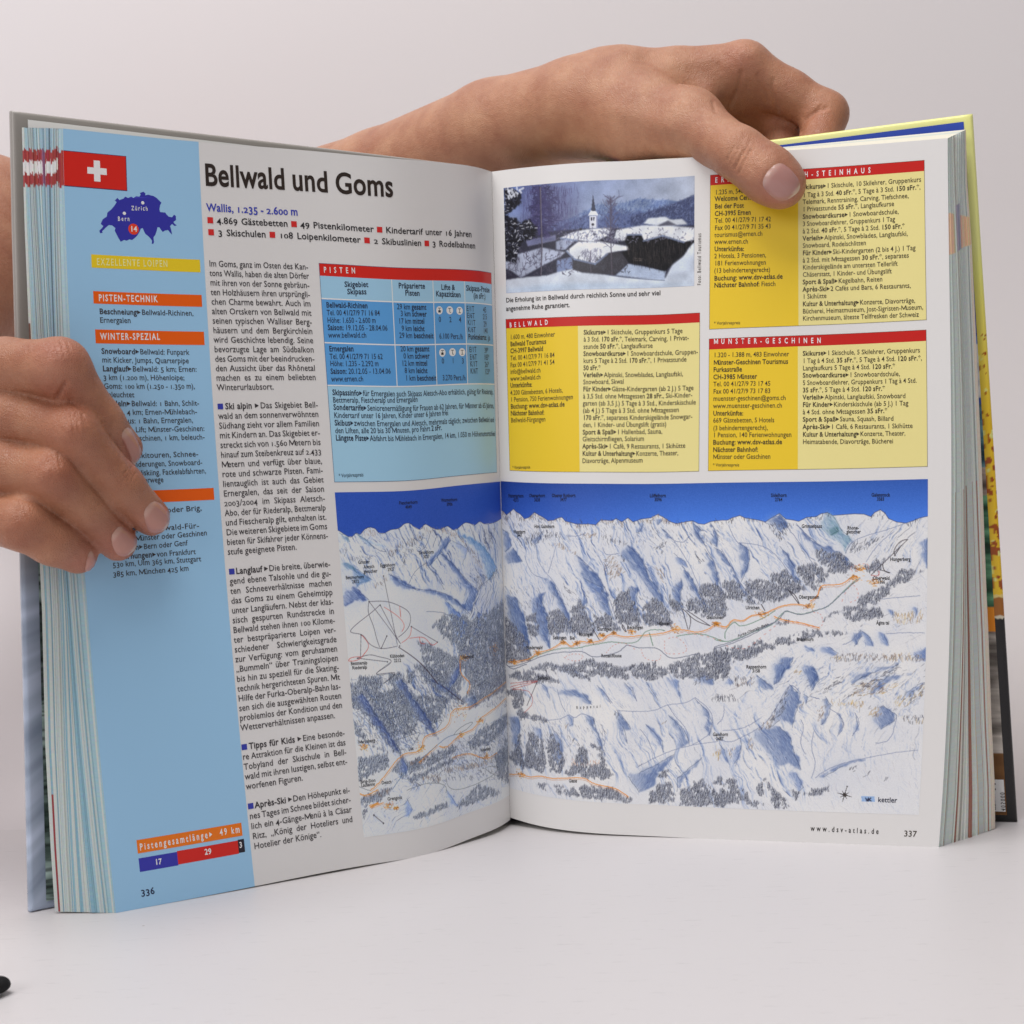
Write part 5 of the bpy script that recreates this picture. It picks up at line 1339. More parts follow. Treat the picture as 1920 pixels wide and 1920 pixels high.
for z, p, c, g in [(A_, [(140, 530), (330, 430), (480, 450), (520, 510), (450, 480), (260, 560)], INKC, 80), (A_, [(840, 470), (1080, 540), (1060, 560), (860, 510)], INKC, 90), (A_, [(1000, 630), (1140, 720), (1040, 690)], INKC, 100), (A_, [(660, 460), (830, 460), (780, 520)], BRN, 120), (A_, [(430, 530), (500, 540), (660, 640), (500, 590)], BRN, 110), (A_, [(1310, 730), (1400, 790), (1390, 880), (1320, 780)], BRN, 60), (A_, [(1310, 580), (1420, 520), (1380, 640)], INKC, 130), (A_, [(1630, 560), (1740, 700), (1700, 720)], INKC, 60), (A_, [(500, 860), (620, 980), (560, 960)], INKC, 55), (A_, [(860, 700), (940, 640), (1060, 790), (930, 860)], BRN, 125),
                   (B_, [(980, 1530), (1100, 1490), (1800, 1500), (1800, 1550), (1000, 1550)], INKC + BRN, 100), (B_, [(1000, 1510), (1080, 1490), (1070, 1540)], YEL, 110), (B_, [(1440, 1490), (1680, 1490), (1690, 1540), (1440, 1530)], YEL + BRN, 100), (B_, [(440, 380), (700, 360), (600, 480), (560, 520)], INKC, 70), (B_, [(650, 1640), (750, 1610), (720, 1690)], YEL, 140), (B_, [(1180, 540), (1450, 480), (1300, 600), (1150, 640)], INKC, 115), (B_, [(1520, 1130), (1800, 1130), (1760, 1220), (1540, 1230)], YEL, 90),
                   (D_, [(1000, 330), (1280, 350), (1260, 400), (1010, 375)], YEL, 90), (D_, [(1320, 420), (1440, 380), (1420, 480), (1330, 490)], YEL + BRN, 120), (D_, [(1230, 190), (1600, 190), (1450, 280), (1160, 300)], YEL + BRN, 140), (D_, [(1540, 290), (1640, 300), (1590, 390), (1550, 370)], YEL, 110), (D_, [(880, 420), (950, 370), (930, 480), (890, 520)], BRN, 110), (D_, [(720, 390), (770, 330), (750, 420)], BRN, 110), (D_, [(1180, 200), (1420, 150), (1300, 230)], BRN + YEL, 145), (D_, [(160, 130), (350, 130), (330, 200), (180, 220)], INKC + BRN, 85), (D_, [(0, 290), (200, 290), (200, 340), (0, 340)], INKC, 80), (D_, [(460, 500), (640, 210), (600, 420), (500, 520)], INKC, 115), (D_, [(330, 600), (520, 450), (480, 580)], INKC + BRN, 110), (D_, [(280, 680), (340, 640), (320, 760), (290, 740)], BRN, 110), (D_, [(0, 720), (60, 760), (30, 860)], BRN + YEL, 110), (D_, [(110, 760), (180, 740), (140, 840)], BRN, 110), (D_, [(1600, 470), (1800, 470), (1790, 540), (1620, 520)], INKC + YEL, 95), (D_, [(900, 270), (1060, 130), (1120, 150), (950, 280)], INKC, 140), (D_, [(1150, 920), (1240, 880), (1200, 960)], INKC, 125), (D_, [(1260, 1000), (1350, 920), (1320, 980)], INKC, 125), (D_, [(1430, 1020), (1500, 980), (1480, 1030)], INKC, 120), (D_, [(1140, 300), (1560, 20), (1600, 60), (1200, 290)], INKC, 145), (D_, [(1600, 330), (1800, 180), (1780, 300), (1640, 400)], INKC + YEL, 125),
                   (C_, [(960, 440), (1000, 410), (1010, 520)], INKC, 80), (C_, [(1370, 540), (1440, 470), (1420, 520)], INKC + BRN, 130), (C_, [(1640, 180), (1800, 130), (1780, 160), (1660, 200)], INKC, 100), (C_, [(540, 560), (580, 520), (560, 600)], BRN, 110), (C_, [(1800, 800), (1880, 740), (1860, 860)], YEL, 100), (C_, [(1160, 900), (1330, 830), (1200, 890)], INKC, 150), (C_, [(560, 740), (660, 620), (620, 700)], INKC, 120), (C_, [(600, 830), (860, 860), (840, 900), (600, 890)], [(190, 130, 90), (160, 110, 90)], 90), (C_, [(1820, 290), (1910, 290), (1900, 340), (1800, 340)], INKC, 90)]:
    cv.hatch(tr(z, p), c, 1.7, g, 1.3, .16, .3, .85)
for z, p in [(A_, [(300, 560), (330, 720), (440, 860), (530, 1040), (620, 1300)]), (A_, [(470, 560), (430, 700), (400, 800)]), (A_, [(660, 660), (800, 790), (920, 1000), (1000, 1270)]), (A_, [(1090, 560), (1230, 730), (1350, 930), (1420, 1150)]), (A_, [(870, 580), (900, 640), (1010, 630)]), (A_, [(1380, 420), (1480, 520), (1640, 780), (1770, 1130)]), (A_, [(1660, 440), (1820, 700), (1900, 980)]), (A_, [(560, 480), (660, 480), (720, 450)]), (A_, [(200, 650), (260, 790), (360, 840)]), (A_, [(1480, 520), (1560, 530), (1610, 480)]), (B_, [(60, 590), (200, 850), (360, 1070)]), (B_, [(210, 540), (380, 560), (520, 640), (640, 800), (730, 930)]), (B_, [(120, 390), (170, 500), (210, 545)]), (B_, [(700, 370), (860, 540), (1040, 620), (1180, 750)]), (B_, [(1120, 630), (1200, 520), (1400, 450), (1560, 400), (1700, 350)]), (B_, [(620, 400), (740, 560), (830, 700), (900, 790)]), (B_, [(1300, 700), (1400, 560), (1540, 440)]), (B_, [(1430, 1020), (1760, 990)]), (B_, [(1470, 1320), (1600, 1310), (1800, 1310)]), (B_, [(1100, 1410), (1170, 1380), (1250, 1290)]),
             (C_, [(1000, 420), (1110, 430), (1170, 430), (1310, 420), (1430, 375), (1560, 360), (1660, 310)]), (C_, [(1430, 380), (1500, 480), (1580, 580), (1610, 720)]), (C_, [(1660, 310), (1780, 420), (1810, 540), (1760, 640), (1630, 720)]), (C_, [(860, 540), (890, 640), (880, 720)]), (C_, [(1240, 550), (1340, 650), (1390, 780)]), (C_, [(1190, 580), (1260, 680), (1310, 800)]), (C_, [(480, 240), (510, 350), (550, 430)]), (C_, [(880, 260), (950, 360)]), (C_, [(1120, 220), (1160, 340)]), (C_, [(160, 470), (330, 500), (500, 490), (580, 460), (630, 480), (690, 450), (800, 490)]), (C_, [(1160, 910), (1400, 790), (1640, 720), (1860, 690)]),
             (D_, [(330, 600), (450, 510), (560, 340), (650, 210), (740, 280)]), (D_, [(980, 400), (1080, 480), (1100, 560), (1050, 640)]), (D_, [(1200, 440), (1235, 540), (1180, 640)]), (D_, [(740, 500), (760, 580), (740, 690), (780, 800)]), (D_, [(850, 600), (830, 750), (860, 860), (830, 1000)]), (D_, [(860, 1000), (1000, 910), (1200, 850), (1500, 790), (1740, 760)]), (D_, [(0, 660), (120, 690), (210, 660), (330, 600)]), (D_, [(820, 300), (900, 320)]), (D_, [(1560, 480), (1500, 660), (1380, 700)]), (D_, [(70, 590), (240, 570), (400, 480)]), (D_, [(80, 380), (70, 480), (20, 540)]), (D_, [(230, 720), (180, 900)])]:
    cv.pline(tr(z, p), (96, 108, 146), .2, .75, .3)
FA = [[(400, 1180), (480, 1110), (560, 1190), (600, 1290), (430, 1310)], [(600, 1110), (680, 1060), (780, 1250), (790, 1310), (620, 1300)], [(800, 1180), (920, 1160), (1000, 1280), (830, 1260)], [(970, 1050), (1080, 960), (1180, 1180), (1160, 1230), (1010, 1220)], [(1220, 1100), (1330, 1020), (1430, 1160), (1450, 1230), (1230, 1210)], [(1430, 980), (1540, 1070), (1530, 1110), (1440, 1060)], [(1580, 1050), (1680, 1010), (1740, 1130), (1600, 1110)], [(1700, 930), (1830, 900), (1910, 1000), (1910, 1150), (1760, 1130)], [(220, 1200), (290, 1150), (310, 1300), (240, 1330)], [(0, 1180), (120, 1260), (220, 1420), (230, 1520), (30, 1550)], [(280, 1630), (400, 1570), (560, 1620), (720, 1700), (500, 1640)], [(500, 1600), (720, 1555), (1000, 1610), (1060, 1690), (900, 1680), (700, 1640)], [(1060, 1610), (1280, 1570), (1420, 1640), (1300, 1710), (1150, 1680)], [(1460, 1600), (1700, 1510), (1920, 1470), (1920, 1680), (1700, 1690), (1500, 1660)], [(100, 1680), (220, 1640), (400, 1690), (480, 1720), (200, 1720)], [(1720, 1140), (1790, 1150), (1770, 1180)]]
FB = [[(80, 900), (160, 860), (260, 980), (350, 1060), (110, 1000)], [(280, 880), (400, 860), (560, 920), (700, 940), (600, 1010), (430, 1040), (330, 990)], [(460, 800), (600, 800), (760, 920), (600, 930)], [(730, 760), (860, 720), (980, 790), (870, 940), (770, 880)], [(850, 620), (1040, 620), (1180, 740), (1040, 790), (940, 720)], [(0, 1460), (380, 1440), (360, 1500), (200, 1550), (0, 1540)], [(390, 1440), (560, 1370), (800, 1290), (1100, 1320), (860, 1330), (560, 1410), (420, 1450)], [(1250, 1000), (1400, 930), (1530, 920), (1440, 1000), (1290, 1080)], [(1120, 1110), (1220, 1090), (1410, 1110), (1430, 1170), (1170, 1200)], [(930, 1200), (1050, 1120), (1120, 1110), (1000, 1160)], [(1470, 900), (1600, 790), (1750, 780), (1620, 860)], [(1300, 760), (1440, 680), (1420, 760), (1330, 790)], [(0, 1570), (130, 1570), (0, 1690)], [(520, 1230), (620, 1200), (580, 1250)], [(300, 1400), (420, 1380), (360, 1420)]]
FC = [[(200, 880), (240, 640), (320, 660), (380, 880), (330, 920)], [(400, 720), (440, 640), (520, 800), (510, 920), (420, 920)], [(640, 850), (680, 740), (720, 760), (740, 880)], [(790, 720), (850, 760), (890, 880), (850, 900)], [(80, 830), (160, 640), (190, 900)], [(560, 960), (640, 890), (840, 900), (930, 960), (900, 1000), (620, 970)], [(530, 1130), (760, 1070), (960, 1110), (1070, 1190), (740, 1160)], [(1280, 1180), (1340, 1070), (1440, 1040), (1480, 1180), (1400, 1210)], [(1550, 1120), (1680, 1050), (1750, 1040), (1900, 1200), (1700, 1230), (1560, 1220)], [(1340, 970), (1420, 940), (1400, 1000)], [(60, 260), (200, 280), (180, 420), (370, 490), (170, 480)], [(300, 1060), (390, 1050), (380, 1110)], [(450, 1060), (540, 1070), (500, 1130)], [(1800, 1040), (1880, 1010), (1880, 1050)]]
FD = [[(0, 1090), (60, 1220), (0, 1220)], [(70, 1100), (140, 1000), (230, 1180), (60, 1230)], [(360, 1030), (410, 1100), (380, 1130)], [(430, 1020), (560, 1150), (610, 1220), (520, 1230)], [(640, 1100), (720, 1140), (690, 1180)], [(260, 1100), (320, 1240), (250, 1180)], [(360, 1180), (420, 1220), (360, 1240)], [(760, 1140), (960, 1070), (970, 1110), (850, 1140)]]
for z, L in ((A_, FA), (B_, FB), (C_, FC), (D_, FD)):
    for p in L: forest(cv, z, p, 62)
OR1, OR2, GRN = (216, 134, 48), (186, 110, 60), (92, 128, 108)
ROADS = [(A_, [(60, 1560), (240, 1530), (310, 1480), (420, 1450), (530, 1390), (590, 1420), (640, 1400), (680, 1380), (760, 1390), (860, 1370), (900, 1340), (960, 1320), (1060, 1340), (1200, 1330), (1320, 1320), (1420, 1300), (1480, 1280), (1590, 1285), (1680, 1300), (1780, 1270), (1830, 1240), (1910, 1255)]), (B_, [(60, 1255), (110, 1250), (160, 1200), (240, 1205), (310, 1165), (400, 1150), (480, 1120), (580, 1080), (700, 1065), (800, 1080)]), (B_, [(820, 1040), (880, 990), (900, 930), (960, 900), (1090, 890), (1180, 830), (1230, 840)]), (C_, [(60, 970), (170, 970), (240, 990), (340, 985), (420, 1000), (540, 1000), (700, 1000), (780, 1040), (900, 1070), (1000, 1100), (1090, 1160)]), (B_, [(510, 1170), (600, 1200), (760, 1230), (900, 1270)])]
for z, p in ROADS: cv.pline(tr(z, p), OR1, .34, .95, .2); cv.pline(tr(z, [(x, y + 14) for x, y in p]), OR2, .18, .6, .3)
for z, p in [(A_, [(240, 1540), (320, 1500), (440, 1460), (560, 1440), (660, 1440), (740, 1420), (860, 1400), (960, 1390), (1150, 1390), (1240, 1300), (1400, 1290)]), (A_, [(1500, 1340), (1700, 1320), (1910, 1385)]), (B_, [(0, 1365), (130, 1380), (340, 1300), (500, 1230), (600, 1130), (720, 1150), (860, 1120), (960, 1090), (1050, 1010), (1220, 850)]), (A_, [(1270, 1310), (1300, 1420)]), (B_, [(90, 1360), (100, 1290), (170, 1220), (230, 1250), (400, 1190), (520, 1120)])]: cv.pline(tr(z, p), GRN, .3, .85, .25)
for z, p in [(A_, [(60, 1600), (200, 1570), (320, 1520), (480, 1480), (600, 1470), (700, 1470), (780, 1510), (900, 1500), (1020, 1460), (1080, 1410), (1180, 1430), (1340, 1440), (1430, 1510), (1560, 1510), (1700, 1480)]), (B_, [(0, 1445), (200, 1380), (420, 1270), (560, 1180), (610, 1120), (720, 1150), (880, 1115), (980, 1070), (1080, 980), (1240, 840)]), (B_, [(0, 1430), (200, 1365), (420, 1260), (520, 1220)]), (A_, [(40, 1580), (100, 1620), (160, 1600), (220, 1580)])]: cv.pline(tr(z, p), (98, 104, 124), .3, .85, .3)
for z, p in [(A_, [(540, 1520), (640, 1550), (700, 1510), (620, 1490), (540, 1520)]), (A_, [(1200, 1450), (1240, 1530), (1350, 1540), (1360, 1480)]), (A_, [(1400, 1380), (1400, 1460), (1440, 1490), (1560, 1480), (1580, 1420), (1500, 1350), (1400, 1370)]), (A_, [(900, 1480), (960, 1420), (1060, 1400), (1180, 1480)]), (A_, [(1480, 1300), (1700, 1330), (1900, 1380)]), (B_, [(700, 1210), (900, 1260), (910, 1160), (820, 1140)]), (B_, [(1090, 1040), (1180, 900), (1230, 1000), (1120, 1060)]), (B_, [(560, 1180), (700, 1230), (880, 1260)]), (B_, [(100, 1420), (260, 1440), (420, 1330), (560, 1220)]), (B_, [(1180, 780), (1180, 740), (1300, 720), (1310, 780)])]: cv.pline(tr(z, p), (190, 96, 80), .2, .8, .2, True)
for z, x, y, r in [(A_, 1480, 1270, 64), (A_, 1110, 1300, 36), (A_, 530, 1390, 30), (A_, 640, 1400, 28), (A_, 860, 1330, 28), (A_, 760, 1380, 22), (A_, 1830, 1230, 28), (A_, 310, 1480, 28), (A_, 110, 1560, 30), (B_, 400, 1150, 50), (B_, 810, 1080, 44), (B_, 1200, 840, 60), (B_, 1360, 870, 56), (C_, 170, 970, 36), (B_, 10, 1235, 24), (A_, 960, 1310, 20), (B_, 1240, 760, 44)]: village(cv, z, x, y, r)
for z, p in [(A_, [(1550, 1100), (1600, 1280)]), (A_, [(1585, 1115), (1790, 1250)]), (A_, [(1560, 1110), (1620, 1180), (1610, 1280)]), (A_, [(1600, 1150), (1680, 1210), (1790, 1250)]), (A_, [(780, 1270), (840, 1370)]), (A_, [(1040, 1240), (1070, 1300), (1040, 1270), (1040, 1240)]), (B_, [(1655, 510), (1340, 815)]), (B_, [(1600, 560), (1540, 650)]), (B_, [(1655, 510), (1590, 530), (1540, 600), (1550, 650)]), (B_, [(630, 940), (720, 1060)]), (B_, [(640, 950), (690, 990), (725, 1060)]), (B_, [(400, 1065), (430, 1120)]), (B_, [(1440, 720), (1460, 780), (1500, 795), (1420, 770)]), (C_, [(310, 170), (220, 380)])]: cv.pline(tr(z, p), (50, 44, 52), .24, .9)
for z, p in [(C_, [(80, 190), (180, 180), (310, 170), (200, 210), (100, 240), (220, 250), (270, 350), (200, 440)]), (B_, [(1340, 815), (1400, 820), (1410, 780)]), (C_, [(80, 220), (160, 200), (300, 175)])]: cv.pline(tr(z, p), (170, 64, 60), .2, .85, .3)
# compass star and publisher's mark
cc = cv.pts([D_(1113, 1145)])[0]
for k in range(8):
    a = k * math.pi / 4 + .25; l = (2.9 if k % 2 == 0 else 1.8) / cv.res
    tip = cc + l * np.array([math.cos(a), math.sin(a)]); w_ = .36 / cv.res
    n_ = np.array([-math.sin(a), math.cos(a)])
    cv.poly(np.array([cc + n_ * w_, tip, cc - n_ * w_]), (60, 54, 52), 1, 0, True); cv.line([cc, tip], (60, 54, 52), .16)
p1 = cc + 3.6 / cv.res * np.array([math.cos(-1.32), math.sin(-1.32)]); cv.line([cc, p1], (50, 46, 46), .18); cv.line([p1, p1 + .2], (40, 36, 36), .5)
cv.poly(tr(D_, [(1258, 1157), (1372, 1160), (1372, 1204), (1258, 1200)]), (140, 168, 208))
q = cv.pts(tr(D_, [(1295, 1172), (1306, 1196), (1318, 1172), (1318, 1196), (1318, 1186), (1338, 1172), (1322, 1185), (1340, 1196)])); cv.line(q, (40, 44, 70), .42)
for z, p, g, n in ((D_, [(500, 0), (1830, 0), (1830, 420), (900, 420), (500, 300)], 140, .14), (A_, [(0, 300), (1900, 340), (1900, 560), (0, 560)], 66, .3), (A_, [(0, 900), (1900, 880), (1900, 1150), (0, 1400)], 62, .35), (C_, [(0, 460), (900, 500), (900, 900), (80, 900)], 66, .3)):
    cv.hatch(tr(z, p), INKC + [(90, 106, 150)] * 3, n, g, 1.5, .15, .3, .6)
airy(cv); mbr = cv.build(MB(), "R")

# ---- place names on the panorama
for s, x, y, w_ in [("Fiescherhorn", 614, 318, 168), ("4049", 672, 355, 58), ("Wannenhorn", 993, 294, 146), ("3906", 1042, 330, 54), ("Strahlhorn", 793, 765, 134), ("3027", 832, 802, 56), ("Grosser", 247, 852, 104), ("Aletsch", 297, 893, 96), ("gletscher", 297, 935, 122), ("Eggishorn", 445, 880, 136), ("2927", 512, 916, 62), ("Bettmerhorn", 135, 990, 166), ("2872", 193, 1026, 62), ("Kühboden", 533, 1697, 130), ("2212", 569, 1736, 64), ("Bettmeralp", 180, 1763, 150), ("Riederalp", 193, 1802, 134)]:
    page_line(mbl, PL, L1(x, y), L1(x + w_, y - w_ * .06), s, 6.2, lift=.12, wt="m", col=ink((30, 28, 36), "L"))
for s, x, y, w_ in [("Martisberg", 153, 1030, 150), ("Lax", 604, 1090, 46), ("Brig-Sion", 172, 1388, 136), ("Lausanne", 178, 1420, 124), ("Deisch", 362, 1396, 90), ("Grengiols", 414, 1542, 132), ("Ausserbinn", 1250, 1100, 90), ("Fieschertal", 1090, 268, 100)]:
    page_line(mbl, PL, L2(x, y), L2(x + w_, y - w_ * .12), s, 6.2, lift=.12, wt="m", col=ink((34, 30, 36), "L"))
RK = ink((28, 26, 34), "R")
for z, L in ((A_, [("Finsteraarhorn", 62, 150, 130), ("4273", 105, 186, 44), ("Oberaarhorn", 240, 148, 136), ("3638", 283, 184, 50), ("Oberer Rothorn", 433, 147, 204), ("3477", 505, 182, 56), ("Löffelhorn", 1272, 148, 140), ("3096", 1312, 182, 64), ("Hint. Galmihorn", 285, 412, 172), ("Wasenhorn", 105, 458, 100), ("3447", 135, 488, 42), ("Selkingen", 443, 1365, 116), ("Biel", 588, 1368, 44), ("Ritzingen", 668, 1338, 120), ("Gluringen", 818, 1292, 128), ("Reckingen", 1078, 1278, 138), ("Münster", 1334, 1244, 112), ("Geschinen", 1758, 1192, 144), ("Rotten/Rhone", 857, 1520, 174), ("Niederwald", 215, 1450, 140), ("Bellwald", 315, 1710, 100)]),
             (B_, [("Sidelhorn", 482, 145, 136), ("2764", 517, 182, 64), ("Galenstock", 1343, 142, 160), ("3583", 1390, 178, 64), ("Grimselpass", 745, 410, 175), ("Rhone-", 1137, 424, 100), ("gletscher", 1130, 458, 122), ("Hungerberg", 1503, 693, 176), ("Oberwald", 1356, 855, 144), ("1366", 1396, 888, 64), ("Obergesteln", 720, 1017, 176), ("Ulrichen", 265, 1108, 120), ("Ägina tal", 1385, 1238, 112), ("Brudelhorn", 702, 1380, 146), ("Rappenhorn", 270, 1615, 174), ("3158", 322, 1650, 66)]),
             (D_, [("Gandhorn", -15, 640, 130), ("2487", 12, 677, 64)]), (C_, [("Giesse", 580, 1038, 70)])):
    for s, x, y, w_ in L: page_line(mbr, PR, z(x, y), z(x + w_, y), s, 6.4, lift=.12, wt="b", col=RK)
page_line(mbr, PR, C_(643, 408), C_(850, 396), "Rappetal", 5.4, mode="track", cond=.7, lift=.12, wt="m", col=RK)
page_line(mbr, PR, B_(198, 1350), B_(462, 1245), "Furka-Oberalp-Bahn", 5.2, lift=.12, col=RK)
page_line(mbr, PR, D_(1398, 1205), D_(1563, 1212), "kettler", 9.2, lift=.12, wt="m", col=ink((40, 44, 66), "R"))
tag(mbl.build("panorama_map", M_PRINT, page_l), "painted winter panorama, steeper valley half")
tag(mbr.build("panorama_map", M_PRINT, page_r), "painted winter panorama, long valley half")

# ---- the small photograph of the snowed-in village
P7 = Z7
cv = Canvas(PR, [(945.8, 352.5), (1303.3, 329.5), (1300.7, 534), (948, 551.6)], .2); cv.r = np.random.default_rng(3)
H_, W_ = cv.a.shape[:2]; gx, gy = np.linspace(0, 1, W_)[None, :, None], np.linspace(0, 1, H_)[:, None, None]
cv.a[:] = np.array([92, 112, 176]) * (1 - gx) + np.array([178, 186, 206]) * gx
k = np.clip(gy * 2.2, 0, 1) * .55; cv.a = cv.a * (1 - k) + np.array([176, 186, 210]) * k
cv.poly(tr(P7, [(500, 560), (700, 490), (830, 430), (920, 375), (1000, 385), (1130, 370), (1270, 330), (1400, 342), (1540, 345), (1640, 360), (1760, 320), (1760, 620), (500, 640)]), (104, 126, 178), .95, 1)
cv.hatch(tr(P7, [(700, 490), (920, 375), (1270, 330), (1540, 345), (1500, 420), (1100, 470), (760, 540)]), [(160, 176, 208), (140, 156, 196), (84, 104, 160)], 3, 120, 1.6, .3, .5, .6)
cv.poly(tr(P7, [(560, 590), (700, 520), (850, 450), (940, 520), (1040, 410), (1150, 470), (1300, 440), (1300, 620), (560, 640)]), (78, 92, 146), .85, 1)
cv.poly(tr(P7, [(1200, 480), (1400, 430), (1620, 352), (1760, 290), (1760, 600), (1200, 560)]), (54, 62, 100), .92, 1)
cv.hatch(tr(P7, [(560, 590), (850, 450), (1040, 410), (1300, 440), (1620, 352), (1750, 300), (1750, 580), (600, 610)]), [(44, 50, 88), (120, 134, 180), (90, 104, 156), (60, 70, 116)], 3.5, 110, 1.2, .25, .6, .6)
cv.poly(tr(P7, [(118, 640), (600, 600), (1760, 560), (1760, 1000), (118, 1040)]), (44, 44, 62), 1, 1)
WS, GS = (226, 228, 236), (160, 168, 196)
for p, c in [([(590, 670), (700, 620), (790, 600), (900, 585), (1040, 585), (1000, 650), (890, 700), (740, 690)], WS), ([(1080, 600), (1180, 580), (1300, 560), (1500, 560), (1750, 580), (1750, 690), (1660, 705), (1480, 650), (1310, 690), (1290, 640), (1170, 640), (1150, 690), (1050, 690)], WS), ([(1310, 545), (1350, 500), (1500, 485), (1540, 510), (1640, 505), (1690, 550), (1500, 570), (1420, 560)], (212, 216, 226)),
             ([(560, 700), (650, 670), (720, 690), (640, 770), (560, 770)], GS), ([(650, 780), (750, 700), (940, 700), (1180, 740), (1190, 770), (1100, 780), (1000, 800), (900, 890), (820, 870), (720, 850)], WS), ([(125, 830), (300, 790), (440, 750), (640, 790), (600, 830), (420, 920), (260, 1010), (180, 950), (125, 930)], (170, 176, 200)), ([(568, 860), (700, 830), (705, 935), (570, 970)], (120, 134, 176)), ([(1070, 990), (1180, 890), (1300, 910), (1500, 950), (1490, 1030)], (170, 184, 212)), ([(300, 690), (560, 640), (560, 690), (320, 740)], (110, 112, 150))]:
    cv.poly(tr(P7, p), c, 1, 1)
cv.poly(tr(P7, [(1420, 565), (1520, 520), (1600, 560)]), (50, 50, 70), .8, 1)
for p in [[(1150, 700), (1180, 640), (1290, 642), (1312, 692), (1370, 688), (1470, 652), (1655, 706), (1750, 684), (1750, 720), (1660, 830), (1490, 955), (1330, 910), (1180, 880), (1120, 790), (1195, 770)], [(710, 860), (820, 875), (900, 890), (1000, 805), (1110, 785), (1180, 880), (1060, 985), (780, 965), (700, 930)]]:
    cv.poly(tr(P7, p), (22, 22, 28) if p[0][0] > 1000 else (56, 54, 64), 1, 1)
cv.hatch(tr(P7, [(1220, 840), (1320, 845), (1300, 870), (1230, 865)]), [(110, 96, 90)], 3, 0, 2, .25, .1, .5)
cv.poly(tr(P7, [(118, 1030), (250, 1010), (480, 990), (580, 960), (700, 935), (780, 965), (1000, 985), (1200, 1010), (1490, 1030), (1530, 950), (1560, 900), (1650, 830), (1700, 750), (1760, 690), (1760, 1080), (118, 1170)]), (208, 214, 228), 1, 1)
cv.poly(tr(P7, [(118, 1120), (500, 1070), (1000, 1060), (1760, 1050), (1760, 1090), (118, 1170)]), (160, 184, 214), .7, 6)
cv.poly(tr(P7, [(1560, 900), (1650, 830), (1750, 820), (1750, 1040), (1500, 1030)]), (196, 206, 226), .8, 3)
cv.pline(tr(P7, [(1000, 985), (1200, 1012), (1490, 1032)]), (70, 80, 110), .24, .8)
cv.hatch(tr(P7, [(1160, 720), (1320, 700), (1480, 660), (1650, 712), (1720, 720), (1490, 940), (1190, 870)]), [(48, 42, 44), (12, 12, 16), (62, 54, 54)], 1.6, 88, 3.2, .2, .06, .7)
cv.hatch(tr(P7, [(1080, 985), (1180, 893), (1300, 912), (1490, 952), (1480, 1025)]), [(150, 160, 192), (186, 196, 218)], 1.2, 20, 1.6, .18, .4, .6)
# church
cv.poly(tr(P7, [(845, 480), (918, 475), (918, 585), (848, 585)]), (206, 206, 220)); cv.poly(tr(P7, [(905, 478), (918, 475), (918, 585), (905, 585)]), (140, 144, 180))
cv.poly(tr(P7, [(832, 478), (862, 430), (900, 432), (922, 474)]), (214, 216, 226)); cv.poly(tr(P7, [(862, 436), (877, 290), (902, 440)]), (58, 62, 84))
for x in (866, 884): cv.poly(tr(P7, [(x - 6, 490), (x + 6, 490), (x + 6, 520), (x - 6, 520)]), (44, 44, 60))
c = cv.pts([P7(876, 553)])[0]; cv.line([c, c + .1], (52, 48, 60), 1.1)
for x, y in ((772, 592), (890, 636)): c = cv.pts([P7(x, y)])[0]; cv.line([c, c + .1], (50, 48, 60), 1.1)


def branch(p, a, l, wd, dep, col, droop=.1):
    q = p + l * np.array([math.cos(a), math.sin(a)])
    cv.line([p, q], col, wd, .9)
    if dep:
        for _ in range(3): branch(p + (q - p) * cv.r.uniform(.3, 1), a + cv.r.normal(0, .6) + droop, l * cv.r.uniform(.5, .75), wd * .7, dep - 1, col, droop)


cv.poly(tr(P7, [(250, 190), (700, 190), (760, 420), (640, 620), (300, 640), (240, 420)]), (62, 58, 108), .40, 14)
tk = cv.pts(tr(P7, [(425, 235), (432, 500), (440, 760), (430, 990)]))
for _ in range(190):
    b0 = cv.pts([P7(430 + cv.r.normal(0, 26), cv.r.uniform(215, 640))])[0]; sgn = cv.r.choice([-1, 1])
    branch(b0, (0.2 if sgn > 0 else math.pi - .2) - cv.r.uniform(-.5, .7) * sgn, cv.r.uniform(5, 17) / .2 * .22, .17, 2, [(54, 48, 96), (70, 62, 110), (40, 36, 70)][cv.r.integers(3)], .25 * sgn)
for _ in range(900):
    x, y = cv.r.normal(470, 125), cv.r.uniform(200, 600); b0 = cv.pts([P7(x, y)])[0]
    if 240 < x < 760: cv.line([b0, b0 + [cv.r.normal(0, 1.5), cv.r.uniform(5, 16)]], (58, 54, 104), .2, .55)
cv.line(tk, (58, 52, 70), .7, .8); cv.line(tk + [.8, 0], (150, 140, 154), .3, .6)
for a0, b0 in (((1040, 985), (1030, 330)), ((860, 960), (858, 780))):
    q = cv.pts(tr(P7, [a0, ((a0[0] + b0[0]) / 2 - 6, (a0[1] + b0[1]) / 2), b0])); cv.line(q, (84, 76, 92), .4)
for _ in range(46):
    b0 = cv.pts([P7(1036 + cv.r.normal(0, 5), cv.r.uniform(340, 760))])[0]; branch(b0, -math.pi / 2 + cv.r.choice([-1, 1]) * cv.r.uniform(.2, .9), cv.r.uniform(8, 20), .18, 1, (78, 72, 100), 0)
for _ in range(120):
    b0 = cv.pts([P7(cv.r.uniform(130, 700), cv.r.uniform(780, 1000))])[0]; branch(b0, -math.pi / 2 + cv.r.normal(0, .7), cv.r.uniform(5, 13), .13, 1, (66, 62, 84), 0)
cv.hatch(tr(P7, [(760, 780), (950, 760), (940, 880), (820, 870)]), [(96, 92, 120), (140, 136, 160)], 3, 100, 1.6, .2, .5, .7)
